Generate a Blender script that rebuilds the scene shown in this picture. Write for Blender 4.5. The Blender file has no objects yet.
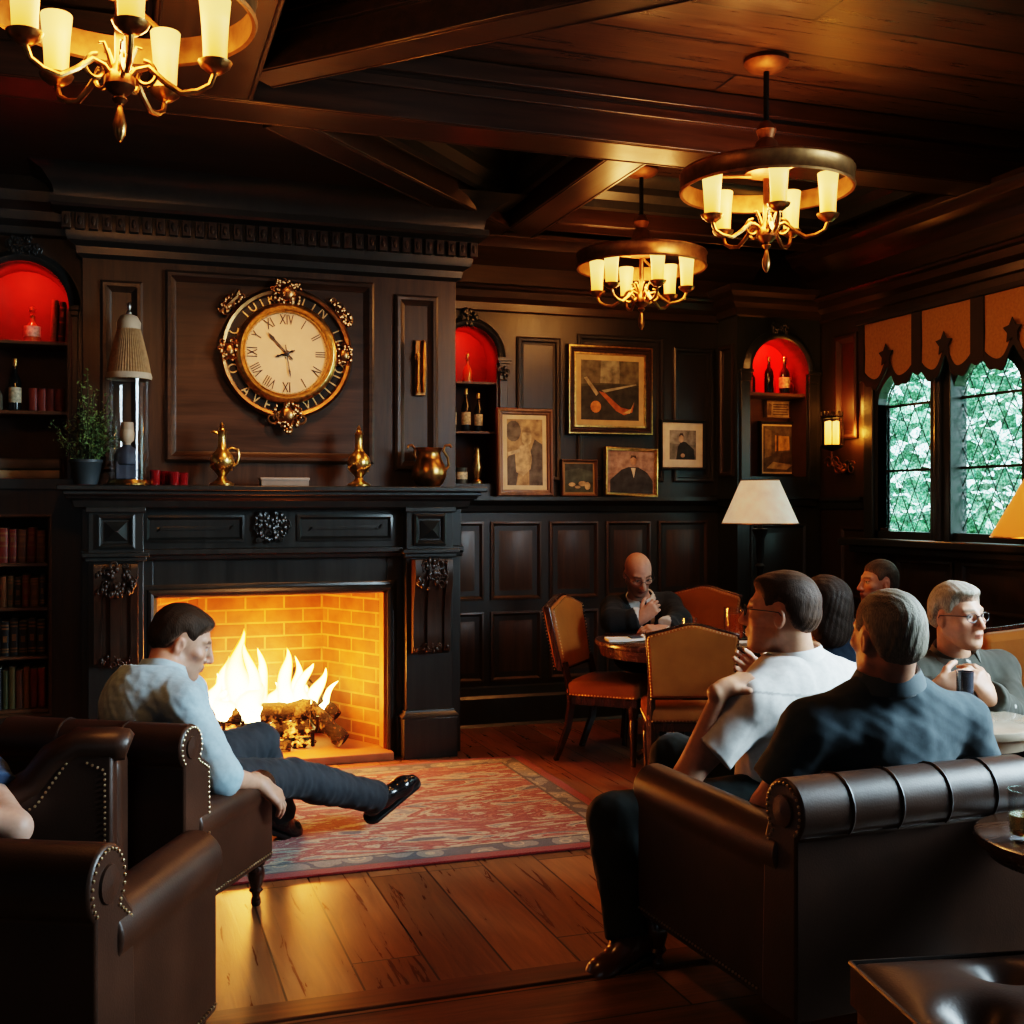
import bpy, math, random
import numpy as np
from mathutils import Vector, Matrix
random.seed(7)
SC = bpy.context.scene
COL = SC.collection
PI = math.pi
R = math.radians
# ------------------------------------------------------------------ camera
EYE, FPX, HOR, YAW = 1.5, 1152.0, 507.0, R(18.8)
CF = (math.sin(YAW), math.cos(YAW)); CR = (math.cos(YAW), -math.sin(YAW))
def cam2w(lat, d, z=0.0):
    return Vector((CF[0]*d + CR[0]*lat, CF[1]*d + CR[1]*lat, z))
def at(px, py, d):
    return cam2w((px-512)/FPX*d, d, EYE - (py-HOR)/FPX*d)
def vdir(lat, d, z=0.0):
    return cam2w(lat, d, z).normalized()
cam = bpy.data.objects.new('camera', bpy.data.cameras.new('camera'))
COL.objects.link(cam)
cam.location = (0, 0, EYE); cam.rotation_euler = (R(90), 0, -YAW)
cam.data.sensor_width = 36; cam.data.lens = FPX/1024*36; cam.data.shift_y = -(512-HOR)/1024
cam.data.clip_start = 0.05; cam.data.clip_end = 200
SC.camera = cam
# ------------------------------------------------------------------ materials
MATS = {}
def _new(name):
    m = bpy.data.materials.new(name); m.use_nodes = True
    nt = m.node_tree; b = nt.nodes['Principled BSDF']
    MATS[name] = m
    return m, nt, b
def _n(nt, t, **kw):
    n = nt.nodes.new(t)
    for k, v in kw.items():
        if k in n.inputs: n.inputs[k].default_value = v
        else: setattr(n, k, v)
    return n
def _coord(nt, scale, kind='Object'):
    tc = _n(nt, 'ShaderNodeTexCoord'); mp = _n(nt, 'ShaderNodeMapping'); mp.inputs['Scale'].default_value = scale
    nt.links.new(tc.outputs[kind], mp.inputs['Vector']); return mp.outputs[0]
def _ramp(nt, fac, stops, interp='LINEAR'):
    r = _n(nt, 'ShaderNodeValToRGB'); r.color_ramp.interpolation = interp
    e = r.color_ramp.elements
    while len(e) < len(stops): e.new(0.5)
    for el, (p, c) in zip(e, stops):
        el.position = p; el.color = (*c, 1) if len(c) == 3 else c
    nt.links.new(fac, r.inputs[0]); return r.outputs[0]
def _bump(nt, b, h, strength, dist=0.01):
    bp = _n(nt, 'ShaderNodeBump'); bp.inputs['Strength'].default_value = strength; bp.inputs['Distance'].default_value = dist
    nt.links.new(h, bp.inputs['Height']); nt.links.new(bp.outputs[0], b.inputs['Normal'])
def plain(name, c, rough=0.5, metal=0.0, var=0.12, scale=14.0, bump=0.0, coat=0.0, spec=0.5, sheen=0.0, trans=0.0, ior=1.45, emit=None, es=0.0, alpha=1.0):
    m, nt, b = _new(name)
    v = _coord(nt, (1, 1, 1)); nz = _n(nt, 'ShaderNodeTexNoise', Scale=scale, Detail=4.0)
    nt.links.new(v, nz.inputs['Vector'])
    lo = tuple(x*(1-var) for x in c); hi = tuple(min(1, x*(1+var)) for x in c)
    nt.links.new(_ramp(nt, nz.outputs[0], [(0.3, lo), (0.7, hi)]), b.inputs['Base Color'])
    b.inputs['Roughness'].default_value = rough; b.inputs['Metallic'].default_value = metal
    b.inputs['Coat Weight'].default_value = coat; b.inputs['Specular IOR Level'].default_value = spec
    b.inputs['Sheen Weight'].default_value = sheen; b.inputs['Transmission Weight'].default_value = trans; b.inputs['IOR'].default_value = ior
    b.inputs['Alpha'].default_value = alpha
    if emit: b.inputs['Emission Color'].default_value = (*emit, 1); b.inputs['Emission Strength'].default_value = es
    if bump: _bump(nt, b, nz.outputs[0], bump)
    return m
def wood(name, c1, c2, axis='z', rough=0.35, coat=0.2, grain=1.0, bump=0.06, spec=0.5):
    m, nt, b = _new(name)
    s = {'x': (1.2, 16, 16), 'y': (16, 1.2, 16), 'z': (16, 16, 1.2)}[axis]
    v = _coord(nt, tuple(k*grain for k in s))
    nz = _n(nt, 'ShaderNodeTexNoise', Scale=1.6, Detail=8.0, Roughness=0.62, Distortion=0.6); nt.links.new(v, nz.inputs['Vector'])
    nt.links.new(_ramp(nt, nz.outputs[0], [(0.28, c1), (0.72, c2)]), b.inputs['Base Color'])
    rr = _ramp(nt, nz.outputs[0], [(0.2, (rough*0.8,)*3), (0.8, (rough*1.25,)*3)]); nt.links.new(rr, b.inputs['Roughness'])
    b.inputs['Coat Weight'].default_value = coat; b.inputs['Coat Roughness'].default_value = 0.25; b.inputs['Specular IOR Level'].default_value = spec
    _bump(nt, b, nz.outputs[0], bump)
    return m
def leather(name, c, rough=0.38, bump=0.06, var=0.3):
    m, nt, b = _new(name)
    v = _coord(nt, (1, 1, 1))
    nz = _n(nt, 'ShaderNodeTexNoise', Scale=5.0, Detail=5.0); nt.links.new(v, nz.inputs['Vector'])
    vo = _n(nt, 'ShaderNodeTexVoronoi', Scale=170.0); nt.links.new(v, vo.inputs['Vector'])
    n2 = _n(nt, 'ShaderNodeTexNoise', Scale=11.0, Detail=3.0); nt.links.new(v, n2.inputs['Vector'])
    nt.links.new(_ramp(nt, nz.outputs[0], [(0.3, tuple(k*(1-var) for k in c)), (0.7, tuple(k*(1+var) for k in c))]), b.inputs['Base Color'])
    b.inputs['Roughness'].default_value = rough; b.inputs['Coat Weight'].default_value = 0.06; b.inputs['Coat Roughness'].default_value = 0.3; b.inputs['Specular IOR Level'].default_value = .4
    ad = _n(nt, 'ShaderNodeMath', operation='MULTIPLY_ADD'); ad.inputs[1].default_value = 0.25
    nt.links.new(vo.outputs[0], ad.inputs[0]); nt.links.new(n2.outputs[0], ad.inputs[2])
    _bump(nt, b, ad.outputs[0], bump, 0.02)
    return m
def planks(name, c1, c2, width, length, dark, rough=0.3, swap=False, gap=0.004):
    m, nt, b = _new(name)
    tc = _n(nt, 'ShaderNodeTexCoord'); sp = _n(nt, 'ShaderNodeSeparateXYZ'); cb = _n(nt, 'ShaderNodeCombineXYZ')
    nt.links.new(tc.outputs['Object'], sp.inputs[0])
    a, c = (1, 0) if swap else (0, 1)
    nt.links.new(sp.outputs[a], cb.inputs[0]); nt.links.new(sp.outputs[c], cb.inputs[1])
    br = _n(nt, 'ShaderNodeTexBrick'); br.offset = 0.37; br.offset_frequency = 3
    br.inputs['Scale'].default_value = 1; br.inputs['Brick Width'].default_value = length; br.inputs['Row Height'].default_value = width
    br.inputs['Mortar Size'].default_value = gap; br.inputs['Mortar Smooth'].default_value = 0.2; br.inputs['Bias'].default_value = 0
    br.inputs['Color1'].default_value = (0, 0, 0, 1); br.inputs['Color2'].default_value = (1, 1, 1, 1); br.inputs['Mortar'].default_value = (0.5, 0.5, 0.5, 1)
    nt.links.new(cb.outputs[0], br.inputs['Vector'])
    mp = _n(nt, 'ShaderNodeMapping'); mp.inputs['Scale'].default_value = (1.3, 15, 1)
    av = _n(nt, 'ShaderNodeVectorMath', operation='MULTIPLY_ADD'); av.inputs[1].default_value = (9, 5, 3)
    nt.links.new(br.outputs['Color'], av.inputs[0]); nt.links.new(cb.outputs[0], mp.inputs[0]); nt.links.new(mp.outputs[0], av.inputs[2])
    nz = _n(nt, 'ShaderNodeTexNoise', Scale=1.7, Detail=8.0, Roughness=0.6, Distortion=0.9); nt.links.new(av.outputs[0], nz.inputs['Vector'])
    base = _ramp(nt, nz.outputs[0], [(0.28, c1), (0.5, tuple((p+q)/2 for p, q in zip(c1, c2))), (0.75, c2)])
    hv = _n(nt, 'ShaderNodeHueSaturation'); nt.links.new(base, hv.inputs['Color'])
    vv = _ramp(nt, br.outputs['Color'], [(0, (0.7,)*3), (1, (1.25,)*3)]); nt.links.new(vv, hv.inputs['Value'])
    mx = _n(nt, 'ShaderNodeMixRGB'); nt.links.new(br.outputs['Fac'], mx.inputs[0]); nt.links.new(hv.outputs[0], mx.inputs[1]); mx.inputs[2].default_value = (*dark, 1)
    nt.links.new(mx.outputs[0], b.inputs['Base Color'])
    rr = _ramp(nt, nz.outputs[0], [(0.2, (rough*0.75,)*3), (0.8, (rough*1.3,)*3)]); nt.links.new(rr, b.inputs['Roughness'])
    sb = _n(nt, 'ShaderNodeMath', operation='SUBTRACT'); nt.links.new(nz.outputs[0], sb.inputs[0]); nt.links.new(br.outputs['Fac'], sb.inputs[1])
    _bump(nt, b, sb.outputs[0], 0.12)
    return m
def bricks(name):
    m, nt, b = _new(name)
    v = _coord(nt, (1, 1, 1), 'UV')
    br = _n(nt, 'ShaderNodeTexBrick'); br.inputs['Scale'].default_value = 1
    br.inputs['Brick Width'].default_value = 0.24; br.inputs['Row Height'].default_value = 0.085; br.inputs['Mortar Size'].default_value = 0.007
    br.inputs['Mortar Smooth'].default_value = 0.3; br.inputs['Bias'].default_value = -0.2
    br.inputs['Color1'].default_value = (0.20, 0.065, 0.018, 1); br.inputs['Color2'].default_value = (0.36, 0.14, 0.040, 1); br.inputs['Mortar'].default_value = (0.42, 0.20, 0.065, 1)
    nt.links.new(v, br.inputs['Vector'])
    nz = _n(nt, 'ShaderNodeTexNoise', Scale=9.0, Detail=6.0); nt.links.new(v, nz.inputs['Vector'])
    mx = _n(nt, 'ShaderNodeMixRGB', blend_type='MULTIPLY'); mx.inputs[0].default_value = 0.8
    nt.links.new(br.outputs[0], mx.inputs[1]); nt.links.new(_ramp(nt, nz.outputs[0], [(0.3, (0.55,)*3), (0.65, (1, 1, 1))]), mx.inputs[2])
    nt.links.new(mx.outputs[0], b.inputs['Base Color']); b.inputs['Roughness'].default_value = 0.75
    sb = _n(nt, 'ShaderNodeMath', operation='SUBTRACT'); nt.links.new(nz.outputs[0], sb.inputs[0]); nt.links.new(br.outputs['Fac'], sb.inputs[1])
    _bump(nt, b, sb.outputs[0], 0.5, 0.02)
    return m
def emit(name, c, s, c2=None, axis=2, lo=0.0, hi=1.0, diff=None):
    """glowing material; optional gradient from c (at lo) to c2 (at hi) along an object axis"""
    m, nt, b = _new(name)
    b.inputs['Base Color'].default_value = (*(diff or c), 1); b.inputs['Roughness'].default_value = 0.5
    b.inputs['Emission Strength'].default_value = s
    if c2 is None:
        b.inputs['Emission Color'].default_value = (*c, 1)
    else:
        tc = _n(nt, 'ShaderNodeTexCoord'); sp = _n(nt, 'ShaderNodeSeparateXYZ'); nt.links.new(tc.outputs['Object'], sp.inputs[0])
        mr = _n(nt, 'ShaderNodeMapRange'); mr.inputs[1].default_value = lo; mr.inputs[2].default_value = hi
        nt.links.new(sp.outputs[axis], mr.inputs[0]); nt.links.new(_ramp(nt, mr.outputs[0], [(0, c), (1, c2)]), b.inputs['Emission Color'])
    return m
def attr_mat(name, rough=0.5, spec=0.4, sss=0.0, sheen=0.0, bump=0.0, bscale=300.0, hair=False):
    m, nt, b = _new(name)
    a = _n(nt, 'ShaderNodeAttribute', attribute_name='Col')
    nz = _n(nt, 'ShaderNodeTexNoise', Scale=60.0, Detail=3.0)
    nt.links.new(_coord(nt, (5, 5, .9) if hair else (1, 1, 1)), nz.inputs['Vector'])
    mx = _n(nt, 'ShaderNodeMixRGB', blend_type='MULTIPLY'); mx.inputs[0].default_value = 1.0
    nt.links.new(a.outputs['Color'], mx.inputs[1]); nt.links.new(_ramp(nt, nz.outputs[0], [(0.3, (0.45 if hair else 0.86,)*3), (0.7, (1, 1, 1))]), mx.inputs[2])
    nt.links.new(mx.outputs[0], b.inputs['Base Color'])
    b.inputs['Roughness'].default_value = rough; b.inputs['Specular IOR Level'].default_value = spec; b.inputs['Sheen Weight'].default_value = sheen
    if sss: b.inputs['Subsurface Weight'].default_value = sss; b.inputs['Subsurface Radius'].default_value = (0.02, 0.008, 0.004); b.inputs['Subsurface Scale'].default_value = 0.4
    if bump: _bump(nt, b, nz.outputs[0], bump)
    return m
# ------------------------------------------------------------------ mesh builder
class MB:
    def __init__(s): s.v = []; s.f = []; s.mi = []; s.M = None; s.mat = 0
    def add(s, pts, faces):
        b = len(s.v)
        if s.M is not None: pts = [s.M @ Vector(p) for p in pts]
        s.v += [tuple(p) for p in pts]
        for f in faces: s.f.append(tuple(i+b for i in f)); s.mi.append(s.mat)
        return s
    def box(s, x0, x1, y0, y1, z0, z1):
        p = [(x, y, z) for z in (z0, z1) for y in (y0, y1) for x in (x0, x1)]
        return s.add(p, [(0, 2, 3, 1), (4, 5, 7, 6), (0, 1, 5, 4), (1, 3, 7, 5), (3, 2, 6, 7), (2, 0, 4, 6)])
    def beam(s, a, b, w, h, up=(0, 0, 1)):
        """square bar from a to b, w across, h along up"""
        a = Vector(a); b = Vector(b); d = (b-a).normalized(); u = Vector(up); x = d.cross(u).normalized(); u = x.cross(d)
        p = []
        for q in (a, b):
            for i, j in ((-1, -1), (1, -1), (1, 1), (-1, 1)): p.append(q + x*(w/2*i) + u*(h/2*j))
        return s.add(p, [(3, 2, 1, 0), (4, 5, 6, 7), (0, 1, 5, 4), (1, 2, 6, 5), (2, 3, 7, 6), (3, 0, 4, 7)])
    def lathe(s, prof, c=(0, 0, 0), n=24, axis='z', cap=True):
        c = Vector(c); p = []; k = len(prof)
        for i in range(n):
            a = 2*PI*i/n; ca, sa = math.cos(a), math.sin(a)
            for r, h in prof:
                q = {'z': (r*ca, r*sa, h), 'y': (r*ca, h, -r*sa), 'x': (h, r*ca, r*sa)}[axis]
                p.append(c + Vector(q))
        f = []
        for i in range(n):
            j = (i+1) % n
            for t in range(k-1):
                f.append((i*k+t, j*k+t, j*k+t+1, i*k+t+1))
        if cap:
            if prof[0][0] > 1e-5: f.append(tuple(i*k for i in range(n))[::-1])
            if prof[-1][0] > 1e-5: f.append(tuple(i*k+k-1 for i in range(n)))
        return s.add(p, f)
    def tube(s, pts, r, n=8, closed=False, flat=1.0):
        pts = [Vector(p) for p in pts]; m = len(pts); rs = r if hasattr(r, '__len__') else [r]*m
        P = []; ref = Vector((0, 0, 1))
        d0 = (pts[1]-pts[0]).normalized()
        if abs(d0.dot(ref)) > 0.9: ref = Vector((0, 1, 0))
        x = d0.cross(ref).normalized()
        for i in range(m):
            a = pts[(i-1) % m] if (closed or i > 0) else pts[i]; b = pts[(i+1) % m] if (closed or i < m-1) else pts[i]
            d = (b-a).normalized(); x = (x - d*x.dot(d)); x = x.normalized() if x.length > 1e-6 else d.orthogonal().normalized(); y = d.cross(x)
            for j in range(n):
                t = 2*PI*j/n; P.append(pts[i] + x*(rs[i]*math.cos(t)) + y*(rs[i]*flat*math.sin(t)))
        f = []
        for i in range(m if closed else m-1):
            k = (i+1) % m
            for j in range(n): q = (j+1) % n; f.append((i*n+j, i*n+q, k*n+q, k*n+j))
        if not closed: f.append(tuple(range(n))[::-1]); f.append(tuple((m-1)*n+j for j in range(n)))
        return s.add(P, f)
    def ball(s, c, r, n=10, m=6):
        rx, ry, rz = r if hasattr(r, '__len__') else (r, r, r)
        P = [(c[0], c[1], c[2]-rz)]; f = []
        for i in range(1, m):
            t = -PI/2 + PI*i/m
            for j in range(n): a = 2*PI*j/n; P.append((c[0]+rx*math.cos(t)*math.cos(a), c[1]+ry*math.cos(t)*math.sin(a), c[2]+rz*math.sin(t)))
        P.append((c[0], c[1], c[2]+rz)); L = len(P)-1
        for j in range(n):
            q = (j+1) % n; f.append((0, 1+q, 1+j)); f.append((L, L-n+j, L-n+q))
            for i in range(m-2): f.append((1+i*n+j, 1+i*n+q, 1+(i+1)*n+q, 1+(i+1)*n+j))
        return s.add(P, f)
    def prism(s, poly, o, u, v, n, t0, t1):
        """polygon (a,b) in plane o,u,v extruded along n from t0 to t1"""
        o, u, v, n = Vector(o), Vector(u), Vector(v), Vector(n); k = len(poly)
        P = [o + u*a + v*b + n*t0 for a, b in poly] + [o + u*a + v*b + n*t1 for a, b in poly]
        f = [tuple(range(k))[::-1], tuple(range(k, 2*k))] + [(i, (i+1) % k, k+(i+1) % k, k+i) for i in range(k)]
        return s.add(P, f)
    def loops(s, o, u, v, n, w, h, prof, fill=True, mats=None):
        """nested rectangles: prof = [(inset, height)]"""
        o, u, v, n = Vector(o), Vector(u), Vector(v), Vector(n); P = []; f = []
        for a, b in prof:
            for x, y in ((a, a), (w-a, a), (w-a, h-a), (a, h-a)): P.append(o + u*x + v*y + n*b)
        for i in range(len(prof)-1):
            for j in range(4): k = (j+1) % 4; f.append((i*4+j, i*4+k, i*4+4+k, i*4+4+j))
        if fill: e = 4*(len(prof)-1); f.append((e, e+1, e+2, e+3))
        return s.add(P, f)
    def sweep(s, prof, path, closed=False):
        """path: list of (origin, U, V); prof: open polyline (a,b)"""
        P = []; k = len(prof); m = len(path); f = []
        for o, U, V in path:
            for a, b in prof: P.append(Vector(o) + Vector(U)*a + Vector(V)*b)
        for i in range(m if closed else m-1):
            j = (i+1) % m
            for t in range(k-1): f.append((i*k+t, j*k+t, j*k+t+1, i*k+t+1))
        return s.add(P, f)
    def rbox(s, x0, x1, y0, y1, z0, z1, r, seg=4, puff=0.0):
        """soft cushion: a box with rounded edges, top puffed"""
        c = Vector(((x0+x1)/2, (y0+y1)/2, (z0+z1)/2)); hx, hy, hz = (x1-x0)/2, (y1-y0)/2, (z1-z0)/2
        N = 14; P = []; f = []
        idx = {}
        def vert(p):
            q = Vector(p); inner = Vector((max(-hx+r, min(hx-r, q.x*hx)), max(-hy+r, min(hy-r, q.y*hy)), max(-hz+r, min(hz-r, q.z*hz))))
            full = Vector((q.x*hx, q.y*hy, q.z*hz)); d = full-inner
            out = inner + d.normalized()*r if d.length > 1e-9 else full
            if puff and q.z > 0: out.z += puff*(1-q.x**2)*(1-q.y**2)
            key = tuple(round(t, 5) for t in out)
            if key not in idx: idx[key] = len(P); P.append(c+out)
            return idx[key]
        g = [-1+2*i/N for i in range(N+1)]
        g = [math.copysign(abs(t)**0.6, t) for t in g]
        for ax in range(3):
            for sg in (-1, 1):
                for i in range(N):
                    for j in range(N):
                        q = []
                        for a, b in ((i, j), (i+1, j), (i+1, j+1), (i, j+1)):
                            p = [0, 0, 0]; p[ax] = sg; p[(ax+1) % 3] = g[a]; p[(ax+2) % 3] = g[b]; q.append(vert(p))
                        if sg < 0: q = q[::-1]
                        q = [t for n_, t in enumerate(q) if t not in q[:n_]]
                        if len(q) > 2: f.append(tuple(q))
        return s.add(P, f)
    def build(s, name, mat, parent=None, smooth=40, bevel=0.0, uv=False, loc=None):
        me = bpy.data.meshes.new(name)
        me.from_pydata(s.v, [], s.f)
        for m in (mat if isinstance(mat, (list, tuple)) else [mat]): me.materials.append(m)
        if any(s.mi): me.polygons.foreach_set('material_index', s.mi)
        if smooth:
            me.polygons.foreach_set('use_smooth', [True]*len(me.polygons)); me.update()
            me.set_sharp_from_angle(angle=R(smooth))
        if uv:
            L = me.uv_layers.new(name='UVMap'); me.update()
            for p in me.polygons:
                n = p.normal; a = max(range(3), key=lambda i: abs(n[i]))
                t = Vector((-n.y, n.x, 0)).normalized() if abs(n.z) < 0.9 else None
                for li in p.loop_indices:
                    c = me.vertices[me.loops[li].vertex_index].co
                    L.data[li].uv = (c.dot(t), c.z) if t else (c.x, c.y)
        me.validate(); me.update()
        o = bpy.data.objects.new(name, me); COL.objects.link(o)
        if parent is not None: o.parent = parent
        if loc is not None: o.location = loc
        if bevel:
            b = o.modifiers.new('bevel', 'BEVEL'); b.width = bevel; b.segments = 2; b.limit_method = 'ANGLE'; b.angle_limit = R(50)
        return o
def thing(name, label, cat, loc=(0, 0, 0), rz=0.0, group=None, scale=1.0):
    o = bpy.data.objects.new(name, None); COL.objects.link(o); o.empty_display_size = 0.1
    o.location = loc; o.rotation_euler = (0, 0, rz); o.scale = (scale,)*3
    return tag(o, label, cat, group)
def tag(o, label, cat, group=None, kind=None):
    o['label'] = label; o['category'] = cat
    if group: o['group'] = group
    if kind: o['kind'] = kind
    return o
def struct(o, label=None, cat=None):
    o['kind'] = 'structure'
    if label: o['label'] = label; o['category'] = cat or o.name.split('_')[0]
    return o
def copy_tree(o, parent=None):
    c = o.copy(); COL.objects.link(c)
    if parent is not None: c.parent = parent
    for ch in list(o.children): copy_tree(ch, c)
    return c
def arc(cx, cz, r, a0, a1, n): return [(cx + r*math.cos(R(a0+(a1-a0)*i/n)), cz + r*math.sin(R(a0+(a1-a0)*i/n))) for i in range(n+1)]
def spiral(c, u, v, r0, r1, a0, a1, n=16):
    c, u, v = Vector(c), Vector(u), Vector(v)
    return [c + u*((r0+(r1-r0)*i/n)*math.cos(R(a0+(a1-a0)*i/n))) + v*((r0+(r1-r0)*i/n)*math.sin(R(a0+(a1-a0)*i/n))) for i in range(n+1)]
def text_mesh(mb, txt, M, size, depth=0.004):
    cu = bpy.data.curves.new('t', 'FONT'); cu.body = txt; cu.size = size; cu.extrude = depth/2; cu.align_x = 'CENTER'; cu.align_y = 'CENTER'; cu.resolution_u = 3
    o = bpy.data.objects.new('t', cu); COL.objects.link(o)
    dg = bpy.context.evaluated_depsgraph_get(); me = bpy.data.meshes.new_from_object(o.evaluated_get(dg))
    old = mb.M; mb.M = M
    mb.add([v.co.copy() for v in me.vertices], [tuple(p.vertices) for p in me.polygons]); mb.M = old
    bpy.data.objects.remove(o); bpy.data.curves.remove(cu); bpy.data.meshes.remove(me)
X_, Y_, Z_ = Vector((1, 0, 0)), Vector((0, 1, 0)), Vector((0, 0, 1))
# ------------------------------------------------------------------ palette
W_GREEN = wood('painted_dark_wood', (0.012, 0.013, 0.012), (0.026, 0.026, 0.023), 'z', 0.36, 0.25, bump=0.03)
W_WALL = wood('smoked_panelling', (0.012, 0.0095, 0.0075), (0.027, 0.0205, 0.0155), 'z', 0.40, 0.2, bump=0.03)
W_BROWN = wood('dark_walnut', (0.014, 0.007, 0.0035), (0.045, 0.022, 0.010), 'z', 0.42, 0.2)
W_BROWNX = wood('dark_walnut_level', (0.020, 0.011, 0.006), (0.066, 0.031, 0.013), 'x', 0.36, 0.25)
W_PANEL = wood('panel_walnut', (0.025, 0.0125, 0.006), (0.072, 0.036, 0.016), 'z', 0.42, 0.15)
W_BEAM = wood('beam_walnut', (0.013, 0.0055, 0.0024), (0.05, 0.021, 0.009), 'x', 0.34, 0.3)
W_BEAMY = wood('beam_walnut_along', (0.013, 0.0055, 0.0024), (0.05, 0.021, 0.009), 'y', 0.34, 0.3)
W_SHELF = wood('shelf_oak', (0.05, 0.02, 0.008), (0.14, 0.06, 0.022), 'x', 0.45, 0.1)
W_LEG = wood('mahogany', (0.02, 0.006, 0.003), (0.06, 0.018, 0.008), 'z', 0.25, 0.5)
W_TABLE = wood('table_oak', (0.06, 0.028, 0.012), (0.16, 0.08, 0.035), 'x', 0.3, 0.4)
W_TABLED = wood('table_dark', (0.03, 0.013, 0.007), (0.09, 0.04, 0.02), 'x', 0.25, 0.4)
BRASS = plain('aged_brass', (0.42, 0.22, 0.075), 0.3, 1.0, 0.35, 25, 0.15)
GOLD = plain('gilt', (0.72, 0.46, 0.16), 0.28, 1.0, 0.35, 40, 0.25)
BRONZE = plain('bronze', (0.30, 0.15, 0.06), 0.33, 1.0, 0.3, 25, 0.1)
IRON = plain('black_iron', (0.02, 0.018, 0.016), 0.45, 0.7, 0.2)
STEEL = plain('steel', (0.5, 0.5, 0.5), 0.3, 1.0)
NAIL = plain('nailheads', (0.55, 0.42, 0.26), 0.3, 1.0)
L_BROWN = leather('dark_brown_leather', (0.042, 0.018, 0.010), 0.42)
L_BLACK = leather('shadowed_leather', (0.020, 0.010, 0.007), 0.42)  # darker leather for seams and piping
L_TAN = leather('tan_leather', (0.33, 0.125, 0.030), 0.38, 0.06, 0.2)
def thin_glass(name, tint=(.97, .98, .98), refl=.12):
    m, nt, b = _new(name); nt.nodes.remove(b)
    tr = _n(nt, 'ShaderNodeBsdfTransparent'); tr.inputs[0].default_value = (*tint, 1); gl = _n(nt, 'ShaderNodeBsdfGlossy'); gl.inputs['Roughness'].default_value = .06
    lw = _n(nt, 'ShaderNodeLayerWeight'); lw.inputs[0].default_value = .25; mr = _n(nt, 'ShaderNodeMapRange'); mr.inputs[3].default_value = refl*.4; mr.inputs[4].default_value = min(1, refl*5)
    mx = _n(nt, 'ShaderNodeMixShader'); nt.links.new(lw.outputs['Facing'], mr.inputs[0]); nt.links.new(mr.outputs[0], mx.inputs[0]); nt.links.new(tr.outputs[0], mx.inputs[1]); nt.links.new(gl.outputs[0], mx.inputs[2]); nt.links.new(mx.outputs[0], nt.nodes['Material Output'].inputs[0]); return m
GLASS = thin_glass('clear_glass')
CREAM = plain('cream_paper', (0.72, 0.62, 0.45), 0.7)
WHITE = plain('white_paper', (0.8, 0.78, 0.74), 0.7)
CHAR = plain('charred_wood', (0.02, 0.015, 0.012), 0.9, 0, 0.6, 30, 0.8)
BLACK = plain('black', (0.008, 0.008, 0.008), 0.5)
# ================================================================== ROOM
XR, YB, XL, YF, ZC = 4.86, 7.54, -2.6, -1.4, 3.6
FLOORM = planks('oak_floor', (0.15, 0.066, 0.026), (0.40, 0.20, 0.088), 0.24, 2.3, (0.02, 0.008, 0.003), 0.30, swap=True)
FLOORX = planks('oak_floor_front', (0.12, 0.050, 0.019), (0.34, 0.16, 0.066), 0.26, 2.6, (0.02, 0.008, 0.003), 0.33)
CEILM = planks('ceiling_boards', (0.028, 0.015, 0.008), (0.085, 0.046, 0.024), 0.33, 4.5, (0.004, 0.002, 0.001), 0.30, gap=.008)
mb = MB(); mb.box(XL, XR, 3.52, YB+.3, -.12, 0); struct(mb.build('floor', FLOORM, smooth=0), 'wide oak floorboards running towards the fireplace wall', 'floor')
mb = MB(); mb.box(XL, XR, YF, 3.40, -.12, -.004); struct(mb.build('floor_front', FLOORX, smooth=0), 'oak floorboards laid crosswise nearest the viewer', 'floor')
mb = MB(); mb.box(XL, XR, 3.40, 3.52, -.12, .006); struct(mb.build('trim_1', wood('threshold_oak', (0.07, 0.028, 0.010), (0.22, 0.09, 0.03), 'x', 0.32, 0.3), bevel=.004), 'oak threshold strip across the floorboards', 'trim')
mb = MB(); mb.box(XL, XR, YF, YB+.3, ZC, ZC+.1); struct(mb.build('ceiling', CEILM, smooth=0))
mb = MB(); mb.box(XL-.15, XL, YF, YB+.3, 0, ZC); struct(mb.build('wall_left', W_BROWN, smooth=0))
mb = MB(); mb.box(XL, XR, YF-.15, YF, 0, ZC); struct(mb.build('wall_front', W_BROWN, smooth=0))
PAN = [(0, 0), (0, .016), (.012, .022), (.028, .018), (.036, .004), (.05, 0), (.055, -.006)]          # moulding + sunk field
RAISED = [(0, 0), (0, .010), (.014, .014), (.026, .002), (.034, -.010), (.042, -.010), (.085, .006)]   # raised-and-fielded
def front_panel(parent, x0, x1, z0, z1, y, prof=PAN, m=None, name='panel'):
    mb = MB(); mb.loops((x0, y, z0), X_, Z_, -Y_, x1-x0, z1-z0, prof); return mb.build(name, m or W_PANEL, parent, smooth=30)
def right_panel(parent, y0, y1, z0, z1, x, prof=PAN, m=None, name='panel'):
    mb = MB(); mb.loops((x, y1, z0), -Y_, Z_, -X_, y1-y0, z1-z0, prof); return mb.build(name, m or W_PANEL, parent, smooth=30)
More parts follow.
